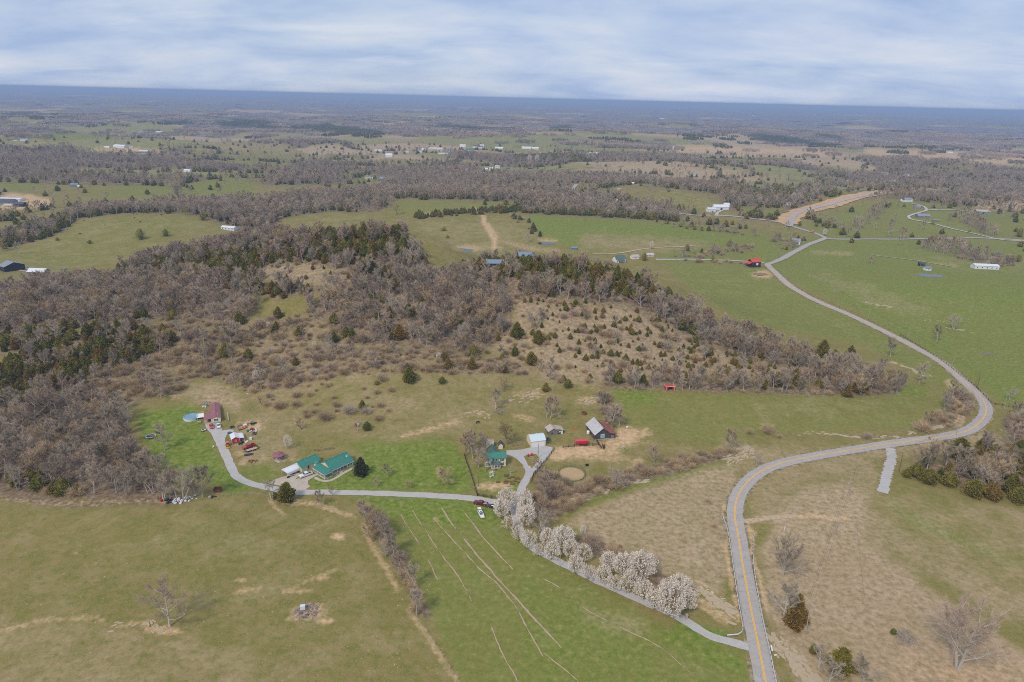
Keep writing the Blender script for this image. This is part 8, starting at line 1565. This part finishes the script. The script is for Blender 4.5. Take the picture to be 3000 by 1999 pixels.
# blossoming pears
def pear(seed, n_tuft=300):
    rng = np.random.default_rng(seed); mb, T = bare_tree(seed, 8.0, .34, .16, 8, 700, .045, stems=1, upright=1.8)
    u = rng.uniform(-.75, 1, n_tuft); a = rng.uniform(0, 6.28, n_tuft); rr = np.sqrt(np.clip(1 - u * u, 0, 1)) * rng.uniform(.72, 1.02, n_tuft)
    lob = 1 + .12 * np.sin(3 * a + seed) + .08 * np.sin(5 * a + 7 * u)
    C = np.stack([np.cos(a) * rr * 3.5 * lob, np.sin(a) * rr * 3.5 * lob, 4.7 + u * 3.3], 1); O = C - np.array([0, 0, 1.6]); O /= np.linalg.norm(O, axis=1, keepdims=True); O = O + np.array([0, 0, .75]); O /= np.linalg.norm(O, axis=1, keepdims=True)
    B = []; D = []; Ln = []; W = []
    for c, o in zip(C, O):
        m = 11; t = rng.uniform(-.75, .55, m); p = c + o * t[:, None] + rng.normal(0, .13, (m, 3)); B.append(p); D.append(o + rng.normal(0, .7, (m, 3))); Ln.append(rng.uniform(.18, .38, m)); W.append(rng.uniform(.14, .28, m))
    B, D, Ln, W = map(np.concatenate, (B, D, Ln, W)); return mb.mesh('trunk', 'bark_brown'), tris_mesh('twigs', T, 'twig_brown'), tris_mesh('blossom', strips(B, D, Ln, W, rng), 'blossom')
PEARS = [pear(700 + i, n) for i, n in enumerate((370, 330, 230, 140))]
PLIST = [(250, 195, 150, 0, 'at the back left of the fork in the lane'), (205, 275, 140, 1, 'beside the dark sedan at the fork'), (405, 185, 130, 1, 'at the back right of the fork in the lane'), (405, 262, 140, 0, 'second on the right of the fork'), (415, 350, 155, 1, 'front right at the fork, nearest the bend of the lane'), (268, 378, 110, 3, 'thin tree left of the lane just below the fork'), (350, 470, 110, 3, 'thin pinkish tree at the bend of the lane'), (435, 530, 130, 2, 'first thin tree on the meadow side below the bend'), (600, 512, 130, 0, 'tall tree behind the lane, first after the bend'), (735, 545, 170, 0, 'largest white tree of the second clump'), (640, 628, 130, 2, 'meadow-side tree of the second clump left of the pole'), (800, 612, 130, 1, 'tree just right of the pale pole'), (910, 645, 130, 2, 'brownish tree at the right end of the second clump'), (520, 600, 95, 3, 'small twiggy tree between the bend and the second clump'), (842, 742, 130, 2, 'meadow-side tree below the second clump'), (957, 800, 110, 2, 'small meadow-side tree between the clumps'), (1130, 712, 130, 0, 'first tall tree of the third clump behind the lane'), (1085, 832, 130, 1, 'meadow-side tree left in the third clump'), (1258, 768, 165, 0, 'wide tree in the middle of the third clump'), (1410, 800, 200, 0, 'broadest white tree of the third clump'), (1178, 892, 110, 2, 'narrow meadow-side tree of the third clump'), (1312, 912, 160, 2, 'large meadow-side tree of the third clump'), (1432, 972, 140, 1, 'right meadow-side tree of the third clump'), (1530, 1050, 140, 2, 'meadow-side tree between third and last clump'), (1640, 935, 120, 0, 'first tree at the back of the last clump'), (1740, 965, 170, 1, 'big tree at the back of the last clump'), (1800, 1055, 150, 1, 'tree nearest the creek in the last clump'), (1660, 1105, 235, 0, 'largest and nearest tree of the row')]
for cx, cy, w, v, lab in PLIST:
    P = at_height('4', cx, cy + 6, 3.6); d = np.linalg.norm(P - CAM); wm = w * .34 * d / FPX; s = wm / 6.6
    t = thing('blossom_tree', 'white blossoming tree, ' + lab, 'tree', P, random.uniform(0, 6.28), 'blossoming trees along the lane', s)
    tr, tw, bl = PEARS[v]; part('trunk', tr, None, t); c = part('crown', bl, None, t); part('twigs', tw, None, c)
def small_white(k, x, y, h, lab):
    P = G(k, x, y); t = thing('blossom_tree', lab, 'tree', P, random.uniform(0, 6), 'small blossoming trees', h / 8.0); tr, tw, bl = PEARS[2]; part('trunk', tr, None, t); part('crown', bl, None, t); t.scale = (h / 13, h / 13, h / 8.0)
for k, x, y, h, lab in (('1', 1740, 845, 7, 'slender pinkish blossoming tree on the slope above the gazebo'), ('4', 905, 500, 4.5, 'small white blossoming tree alone in the dry field'), ('A', 678, 935, 6, 'narrow white blossoming tree among the left cedars'), ('A', 570, 1065, 4.5, 'small white blossoming tree below the left cedars'), ('A', 480, 825, 4, 'tiny white blossoming tree above the left cedars'), ('A', 1765, 1215, 6.5, 'pale yellow blossoming tree below the fallen trunk'), ('A', 1855, 860, 5, 'small white blossoming tree on the brushy slope'), ('A', 2165, 985, 4, 'tiny white blossoming tree right on the brushy slope'), ('A', 2297, 715, 5, 'white blossoming tree near the middle of the brushy hill'), ('A', 1980, 480, 4, 'white blossoming tree in the hilltop clearing'), ('A', 1945, 470, 4, 'small white blossoming tree left in the hilltop clearing'), ('B', 668, 1075, 5, 'white blossoming tree above the round cedar'), ('B', 2225, 770, 5, 'white blossoming tree at the top of the tan slope'), ('B', 2135, 305, 8, 'white cone-shaped tree in the bright far field'), ('C', 975, 215, 9, 'white blossoming tree beside the junction'), ('E', 1290, 615, 14, 'large white blossoming tree behind the new road'), ('E', 80, 438, 22, 'white blossoming trees at the far knoll, left'), ('E', 115, 437, 22, 'white blossoming trees at the far knoll, right'), ('12', 1945, 1005, 5, 'white blossoming tree beneath the hilltop woods')): small_white(k, x, y, h, lab)
# single leafless trees
def lone(k, x, y, h, lab, v=0, sp=None, name='leafless_tree', cat='tree', wide=1.0):
    P = G(k, x, y); s = h / 10.0; t = thing(name, lab, cat, P, random.uniform(0, 6.28), None, s); part('trunk', BT[v][0], None, t); part('crown', BT[v][1], None, t); t.scale = (s * wide, s * wide, s); keep(P, 2.0); return t
def custom(k, x, y, h, lab, seed, bk, tm, **kw):
    mb, T = bare_tree(seed, h, **kw); P = G(k, x, y); t = thing('leafless_tree', lab, 'tree', P, kw.get('rz', 0)); part('trunk', mb, bk, t); part('crown', tris_mesh('crown', T, tm), None, t); keep(P, 2.0); return t
custom('V', 390, 1440, 13, 'lone leafless tree with a broken pale trunk in the front field', 801, 'bark_pale', 'twig_mauve', spread=.78, trunk_h=.2, limbs=13, twigs=10350, tw=.028, upright=.8, tl=.09)
custom('6', 690, 560, 13.5, 'wide dark oak-like leafless tree beside the right guardrail', 802, 'bark_grey', 'twig_grey', spread=.74, trunk_h=.16, limbs=12, twigs=10925, tw=.042, tl=.085); custom('6', 690, 870, 14, 'whitish leafless tree in front of the tall cedar by the creek', 803, 'bark_pale', 'twig_pale', spread=.56, trunk_h=.25, limbs=11, twigs=9200, tw=.045, tl=.085)
custom('6', 1890, 1200, 20, 'big mauve twin-trunked leafless tree in the lower right field', 804, 'bark_grey', 'twig_mauve', spread=.66, trunk_h=.2, limbs=12, twigs=14949, tw=.034, tl=.09, stems=2); custom('6', 1010, 1300, 9, 'pale leafless tree at the lower right beside the dark cedar', 805, 'bark_pale', 'twig_pale', spread=.5, limbs=8, twigs=3520, tw=.05); custom('6', 940, 1190, 8, 'thin pale leafless tree left of the dark cedar at the bottom', 806, 'bark_pale', 'twig_pale', spread=.4, limbs=6, twigs=1920, tw=.045); custom('6', 1240, 1300, 9, 'grey leafless tree right of the dark cedar at the bottom', 807, 'bark_grey', 'twig_grey', spread=.55, limbs=8, twigs=4160, tw=.05)
custom('B', 1060, 1410, 11, 'pale leafless tree with fallen limbs on the stony slope', 808, 'bark_pale', 'twig_grey', spread=.46, limbs=8, twigs=3520, tw=.045); lone('B', 1440, 1475, 12, 'tall mauve leafless tree behind the weathered shed', 2); lone('B', 1415, 1465, 10.5, 'second leafless tree behind the weathered shed', 1); lone('B', 1120, 1290, 8, 'brown leafless tree at the top of the stony slope', 4)
custom('3', 250, 612, 11.5, 'tall brown leafless tree at the top of the long black fence', 809, 'bark_brown', 'twig_brown', spread=.5, trunk_h=.35, limbs=9, twigs=5760, tw=.045, tl=.095); lone('3', 285, 560, 10, 'leafless tree behind the top of the long black fence', 2); custom('3', 478, 795, 9, 'leafless tree with dark trunk right in front of the farmhouse', 810, 'bark_grey', 'twig_grey', spread=.38, trunk_h=.4, limbs=6, twigs=1120, tw=.04); custom('3', 768, 815, 4.5, 'small forked white-barked tree on the farmhouse lawn', 811, 'bark_pale', 'twig_pale', spread=.6, trunk_h=.2, limbs=5, twigs=320, tw=.04)
custom('3', 735, 480, 10.5, 'big yellow-green budding willow behind the farmhouse', 812, 'bark_brown', 'twig_willow', spread=.66, trunk_h=.15, limbs=11, twigs=8320, tw=.05, tl=.085, stems=2); custom('V', 1018, 1117, 9, 'tan weeping tree on the lawn between the houses', 813, 'bark_brown', 'twig_brown', spread=.45, trunk_h=.3, limbs=10, twigs=5760, tw=.05, droop=.3); lone('V', 890, 1098, 6, 'grey leafless tree on the lawn right of the spruce', 0, wide=1.1); lone('V', 868, 1118, 3.4, 'small round leafless shrub on the lawn left', 2, name='leafless_bush', cat='bush', wide=1.3); lone('V', 940, 1120, 3.6, 'small round leafless shrub on the lawn right', 4, name='leafless_bush', cat='bush', wide=1.3)
for x, y, h, v, lab in ((325, 862, 12, 0, 'grey leafless tree on the left lawn above the lane'), (545, 1432, 15, 3, 'tall pale leafless tree above the dumped rubbish'), (470, 1428, 13, 1, 'slender leafless tree left of the tall pale one'), (760, 1402, 14, 0, 'tall leafless tree at the lower corner of the lawn'), (300, 1445, 10, 3, 'pale leafless tree at the left end of the rubbish'), (640, 1405, 9, 5, 'many-stemmed tree between the tall ones at the rubbish'), (1555, 1430, 9, 3, 'dead grey tree with few limbs beside the big cedar'), (2120, 1500, 7, 0, 'leafless tree between lane and hedge, right of the cedar'), (1440, 340, 5, 4, 'small brown tree beside the lamp pole fence'), (1900, 620, 6, 4, 'brown thorn tree low on the grazed slope'), (1800, 140, 7, 4, 'brown tree at the top of the grazed slope')): lone('1', x, y, h, lab, v)
lone('2', 1450, 1075, 4.5, 'reddish narrow bush straddling the lane edge', 4, name='leafless_bush', cat='bush', wide=.7); lone('3', 1180, 930, 7, 'grey spreading tree beside the farmhouse drive', 2, wide=1.4); lone('3', 1060, 800, 6, 'mauve tree at the fork of the farmhouse drive', 2, wide=1.2); lone('4', 520, 480, 10, 'dead pale tree with bare limbs behind the bend of the lane', 3); lone('3', 1930, 290, 13, 'tall grey tree behind the barn', 0); lone('3', 2020, 285, 10, 'slender grey tree right behind the barn', 1); lone('3', 1880, 240, 9, 'brown tree behind the ridge of the barn', 5)
lone('3', 400, 745, 9.5, 'grey leafless tree at the left front corner of the farmhouse', 0); lone('3', 335, 650, 11, 'leafless tree inside the garden fence left of the farmhouse', 1); lone('3', 440, 610, 10, 'leafless tree behind the left end of the farmhouse', 5); lone('7', 1800, 300, 9, 'first tree at the top of the hedgerow below the lane', 0); lone('7', 2050, 760, 11, 'tall pale tree at the lower end of the hedgerow', 1); lone('7', 1900, 470, 8, 'grey tree in the middle of the hedgerow', 5); lone('7', 1960, 560, 8, 'mauve tree in the lower middle of the hedgerow', 2); lone('7', 1840, 400, 7.5, 'brown tree in the upper hedgerow', 4)
lone('5', 515, 625, 6.5, 'small white-barked tree beside the pale ledges inside the bend', 3); lone('C', 1870, 860, 12, 'dead white spreading tree in the right pasture', 3, wide=1.4); lone('C', 1750, 940, 11, 'grey leafless tree below the dead white one', 0); lone('C', 1625, 1235, 13, 'leafless tree where the creek meets the road bend', 0); lone('C', 1430, 1050, 13, 'leafless tree at the edge of the wood by the creek', 1); lone('5', 2250, 170, 8, 'leafless tree by the leaning pole at the sharp bend', 3); lone('C', 1300, 405, 7, 'low willow-like tree in the right pasture', 2, wide=1.5); lone('C', 1500, 235, 14, 'leafless tree beside the side road', 2, wide=1.2)
for x, y, h, v, lab in ((1595, 985, 15, 0, 'tallest grey tree in the line above the lamp pole'), (1600, 1110, 13, 1, 'second grey tree in the line above the lamp pole'), (1620, 1265, 10, 0, 'lowest grey tree in the line above the lamp pole'), (1240, 900, 9, 3, 'pale tree below the left cedar slope'), (1110, 1330, 12, 2, 'mauve tree at the top edge of the left lawn'), (850, 540, 12, 3, 'pale-barked tree in front of the ridge cedars'), (1180, 480, 13, 3, 'large pale tree on the cedar ridge'), (1990, 70, 14, 3, 'pale tree behind the crest'), (130, 340, 12, 3, 'pale tree in the left pasture'), (330, 1340, 13, 2, 'broad mauve tree at the corner of the left wood'), (240, 1480, 13, 2, 'broad mauve tree deeper in the left wood')): lone('A', x, y, h, lab, v)
for x, y, h, v, lab in ((490, 405, 11, 3, 'white-barked tree on the hilltop edge'), (360, 760, 13, 3, 'pale tall tree in the middle of the hill'), (730, 600, 13, 2, 'broad mauve tree on the hill'), (860, 930, 11, 3, 'pale tree over a dark cedar at the foot of the hill'), (1125, 450, 10, 3, 'pale tree in front of the cedar crest'), (1270, 262, 11, 3, 'white dead tree in the far field'), (875, 720, 9, 3, 'thin white birch-like tree on the hill')): lone('B', x, y, h, lab, v)
# yellow-green budding trees
for k, x, y, h, lab in (('12', 945, 215, 14, 'yellow-green budding tree behind the left pasture'), ('12', 1825, 240, 10, 'yellow-green tree at the right of the crest'), ('12', 35, 590, 11, 'yellow-green tree at the left edge of the pasture'), ('B', 380, 70, 14, 'yellow-green budding tree beside the far grass strip'), ('13', 1215, 560, 15, 'yellow-green tree in the far wood'), ('D', 815, 862, 16, 'yellow-green tree on the far green field')):
    mb, T = bare_tree(820 + int(x) % 37, h, .52, .15, 9, 1500, .12, stems=1); P = G(k, x, y); t = thing('budding_tree', lab, 'tree', P, 0); part('trunk', mb, 'bark_brown', t); part('crown', tris_mesh('crown', T, 'twig_willow'), None, t); keep(P, 3)
# evergreens that stand alone
def ever(k, x, y, h, w, lab, leaf='cedar_leaf', seed=0, n=2200, name='cedar_tree', low=False):
    P = G(k, x, y); T = leaf_crown(850 + seed, h, (lambda t: w * (math.sin(math.pi * min(1, .12 + t * .88)) ** .6) * (1 - .35 * t)) if low else (lambda t: ced_prof(t, w / (.82 * h)) * h * .82), n, .11 * h ** .75)
    t = thing(name, lab, 'cedar' if name == 'cedar_tree' else 'spruce', P, 0); core = MB(); pr = [(max(.03, (w * (math.sin(math.pi * min(1, .12 + q * .2 * .88)) ** .6) * (1 - .35 * q * .2) if low else ced_prof(q * .2, w / (.82 * h)) * h * .82) * .5), .06 * h + q * .18 * h) for q in range(6)]
    core.lathe(pr, 9); part('trunk', MB().tube((0, 0, -.3), (0, 0, h * .2), .03 * h, .02 * h, 6), 'bark_brown', t); c = part('crown', tris_mesh('crown', T, leaf), None, t); part('inner_boughs', core, leaf, c); keep(P, w + .5)
ever('2', 625, 1165, 8.6, 3.6, 'big rounded green-brown cedar between lane and front field', seed=1, n=3200, low=True); ever('2', 1970, 690, 8.8, 2.6, 'dark conical spruce at the right end of the cream house', 'spruce_leaf', 2, 2600, 'spruce_tree'); ever('2', 405, 1120, 3.0, 1.6, 'small dark cedar beside the dead grey tree', seed=3, n=900, low=True); ever('6', 770, 905, 12.5, 2.7, 'tall rusty cedar beside the whitish tree', 'cedar_rust', 4, 3200); ever('6', 1085, 1210, 8.5, 3.2, 'dark green cedar at the lower right above the pale trees', seed=5, n=2800); ever('6', 898, 1090, 3.6, 1.1, 'little cedar left of the dark one at the lower right', seed=6, n=700); ever('6', 1450, 960, 2.2, 1.1, 'little round cedar at the end of the limb pile', seed=7, n=500, low=True)
ever('B', 470, 1222, 8.8, 3.9, 'large round olive cedar at the top of the grazed slope', seed=8, n=3000, low=True); ever('B', 695, 1230, 4, 2.4, 'low spreading cedar right of the large round one', seed=9, n=1200, low=True); ever('B', 1408, 1283, 5.2, 1.9, 'conical cedar above the stony slope', seed=10, n=1200); ever('B', 1562, 1257, 5.0, 2.2, 'conical cedar near the fence corner behind the shed', seed=11, n=1200); ever('B', 178, 1552, 4.6, 2.4, 'round cedar beside the transformer pole', seed=12, n=1300, low=True); ever('B', 245, 1240, 2.6, 1.8, 'low cedar left on the grazed slope', seed=13, n=700, low=True); ever('B', 1308, 1100, 8, 3.6, 'big olive cedar at the gully', seed=14, n=2600, low=True); ever('B', 1355, 955, 8.5, 3.6, 'big rust green cedar in the hollow', seed=15, n=2600, low=True); ever('B', 1210, 910, 9.5, 3.4, 'dark cedar left in the hollow', seed=16, n=2600); ever('B', 400, 920, 9, 3.4, 'rusty cedar at the foot of the wooded hill', 'cedar_rust', 17, 2600); ever('B', 1195, 1040, 6, 2.6, 'cedar above the big olive one', seed=18, n=1800, low=True)
ever('C', 960, 1045, 12, 4.0, 'tall dark cedar at the upper corner of the tan field', seed=19, n=3000); ever('C', 1035, 1100, 10, 4.2, 'broad dark cedar below the tall one', seed=20, n=2800, low=True); ever('C', 1150, 1065, 10, 2.8, 'narrow dark cedar right of the tall one', seed=21, n=2200); ever('C', 170, 800, 10, 4.5, 'broad dark cedar in the wood above the tan field', seed=22, n=2600, low=True); ever('C', 650, 1240, 8, 3.4, 'dark cedar at the edge of the lower belt', seed=23, n=2200); ever('C', 780, 1240, 8.5, 2.8, 'dark conical cedar in the lower belt', seed=24, n=2200); ever('5', 1900, 560, 10, 5.0, 'large dark cedar at the top corner of the thicket by the bend', seed=25, n=3400, low=True); ever('5', 1540, 700, 4.5, 2.2, 'small round cedar left of the thicket', seed=26, n=1200, low=True); ever('5', 1690, 740, 7, 4.2, 'wide dark cedar at the lower left of the thicket', seed=27, n=2600, low=True); ever('5', 2000, 830, 8, 4.5, 'wide cedar at the lower edge of the thicket', seed=28, n=2600, low=True); ever('5', 2130, 850, 7, 4.0, 'rusty cedar low in the thicket', 'cedar_rust', 29, 2400, low=True); ever('5', 2310, 870, 7, 3.4, 'dark cedar at the right edge of the thicket', seed=30, n=2200)
for q, (k, x, y, h, w, lab) in enumerate((('12', 566, 487, 3.4, 2.8, 'grey green round bush in the left pasture'), ('12', 886, 520, 4.4, 2.8, 'dark round cedar alone in the left pasture'), ('12', 1390, 478, 12, 6, 'large dark tree over the clump in the left pasture'), ('12', 1635, 445, 8, 5, 'dark tree above the pasture edge'), ('12', 2000, 288, 10, 4.5, 'dark tree at the right end of the crest'), ('12', 200, 770, 5, 3, 'dark bush by the black barn'), ('E', 775, 730, 5, 3.2, 'first round cedar in the row on the green field'), ('E', 803, 738, 4.5, 3, 'second round cedar in the row on the green field'), ('E', 838, 742, 5, 3, 'third round cedar in the row on the green field'), ('E', 872, 748, 4, 2.6, 'last round cedar in the row on the green field'), ('E', 998, 818, 8, 3.8, 'dark cedar in the hedge above the lane'), ('E', 805, 840, 8, 4, 'dark cedar left in the hedge above the lane'), ('E', 922, 888, 5.5, 2.6, 'conical cedar beside the lane to the red-roofed barn'), ('E', 608, 885, 9, 4, 'dark green evergreen beside the small houses'), ('E', 1735, 632, 6, 4, 'dark bush on the hilltop pasture'), ('E', 1802, 638, 5, 3, 'second dark bush on the hilltop pasture'), ('E', 720, 568, 5, 4, 'dark bush on the far olive hill'), ('E', 785, 648, 8, 4.5, 'dark bush at the foot of the olive hill'), ('E', 1322, 725, 7, 3.2, 'dark cedar at the foot of the new road'), ('E', 1398, 728, 6, 3, 'dark cedar right of the foot of the new road'), ('E', 2330, 775, 12, 6, 'big dark evergreen at the right edge by the road'), ('E', 2290, 890, 9, 4.5, 'dark cedar at the right edge above the long barn'), ('E', 2325, 890, 8, 4, 'second dark cedar at the right edge above the long barn'), ('B', 705, 180, 5, 5, 'round bush on the far olive field'), ('B', 732, 230, 3.5, 2.5, 'small bush on the far olive field'), ('14', 1934, 318, 4, 3, 'round bush beside the track to the hilltop farm'), ('14', 1655, 255, 4, 3.4, 'bush below the broken barn'))): ever(k, x, y, h, w, lab, seed=40 + q, n=500, low=True)
# ------------------------------------------------------------------ the woods
R_NEAR, R_MID, R_FAR = 900.0, 2400.0, 5200.0
x, y, z, px, py, rng = pick(bare, 130, R_NEAR, 4.8, 1001, .5)
sc = rng.uniform(.75, 1.3, len(x)) * np.where(look(litter, px, py) > .8, 1.0, .8); idx = rng.choice(6, len(x), p=[.29, .25, .18, .03, .12, .13])
BADJ = ['spreading grey leafless tree', 'upright grey leafless tree', 'broad mauve leafless tree', 'pale-barked leafless tree', 'brown leafless tree', 'many-stemmed leafless tree']
rest = individuals('bare', 'leafless_tree', 'tree', x, y, z, px, py, sc, idx, [(b[0], b[1]) for b in BT], BADJ, 290, 10.0)
scatter('leafless_woods', 'grey leafless woods covering the hill', 'woods', P_BARE, x[rest], y[rest], z[rest], sc[rest], idx[rest], 1)
x, y, z, px, py, rng = pick(cedar, 130, R_NEAR, 3.9, 1002, .6)
small = look(dry, px, py) > .6
sc = np.where(small, rng.uniform(.25, .7, len(x)) ** 1.0 , rng.uniform(.65, 1.35, len(x))); idx = rng.choice(4, len(x), p=[.26, .26, .30, .18])
CADJ = ['slender dark green cedar', 'full dark green cedar', 'rusty olive cedar', 'broad rounded dark cedar']
rest = individuals('cedar', 'cedar_tree', 'cedar', x, y, z, px, py, sc, idx, CEDM, CADJ, 290, 6.0, 30.0)
scatter('cedar_woods', 'dark olive cedars massed over the hill', 'woods', P_CED, x[rest], y[rest], z[rest], sc[rest], idx[rest], 2)
x, y, z, px, py, rng = pick(shrub, 130, R_NEAR, 3.3, 1003, .9)
sc = rng.uniform(.55, 1.6, len(x)) * np.where(rng.uniform(0, 1, len(x)) < .12, 1.5, 1.0); idx = rng.choice(4, len(x), p=[.42, .34, .10, .14])
SADJ = ['brown leafless bush', 'tan leafless bush', 'mauve leafless bush', 'grey leafless bush']
rest = individuals('bush', 'leafless_bush', 'bush', x, y, z, px, py, sc, idx, BSH, SADJ, 290, 3.0)
scatter('brush', 'brown leafless brush on the slopes and along the creek', 'brush', P_BUSH, x[rest], y[rest], z[rest], sc[rest], idx[rest], 3)
x, y, z, px, py, rng = pick(bare, R_NEAR, R_MID, 8.0, 1004, .6, 1.0)
scatter('distant_woods', 'grey leafless woods of the middle distance', 'woods', P_FARB, x, y, z, rng.uniform(.8, 1.35, len(x)), rng.choice(5, len(x), p=[.35, .3, .2, .13, .02]), 4)
x, y, z, px, py, rng = pick(cedar, R_NEAR, R_MID, 6.0, 1005, .6, .8)
scatter('distant_cedars', 'dark cedar stands of the middle distance', 'woods', P_FARC, x, y, z, rng.uniform(.9, 1.6, len(x)), rng.choice(2, len(x)), 5)
x, y, z, px, py, rng = grid_points(R_MID, R_FAR, 40.0, 1006, 42)
ok = rng.uniform(0, 1, len(x)) < np.maximum(look(FARW, px, py) * .95 * (1 - far_open(x, y)), .8 * hedges(x, y)); x, y, z, px, py = x[ok], y[ok], z[ok], px[ok], py[ok]
idx = np.where((look(EVG, px, py) > .5) | (fbm(x / 220, y / 140, 81, 2) < .36), 3, rng.choice(3, len(x)))
scatter('far_woods', 'hazy leafless woods rolling to the horizon', 'woods', P_CLUMP, x, y, z, rng.uniform(.9, 1.3, len(x)), idx, 6)
# ------------------------------------------------------------------ the air
def build_haze():
    mb = MB(); R = 66000.0
    zlo = float(GZ.min()) - 12; zhi = CAM_H + 12
    mb.box(-R, -R, zlo, R, R, zhi)
    m = bpy.data.materials.new('haze'); m.use_nodes = True; t = m.node_tree; t.nodes.clear()
    o = t.nodes.new('ShaderNodeOutputMaterial'); v = t.nodes.new('ShaderNodeVolumePrincipled')
    v.inputs['Color'].default_value = (0.52, 0.68, 0.97, 1); v.inputs['Density'].default_value = 1.3e-4; v.inputs['Anisotropy'].default_value = 0.0
    t.links.new(v.outputs[0], o.inputs['Volume'])
    ob = solo('haze', mb, m, 'thin blue haze lying over the far country', 'haze', kind='stuff')
    return ob
build_haze()
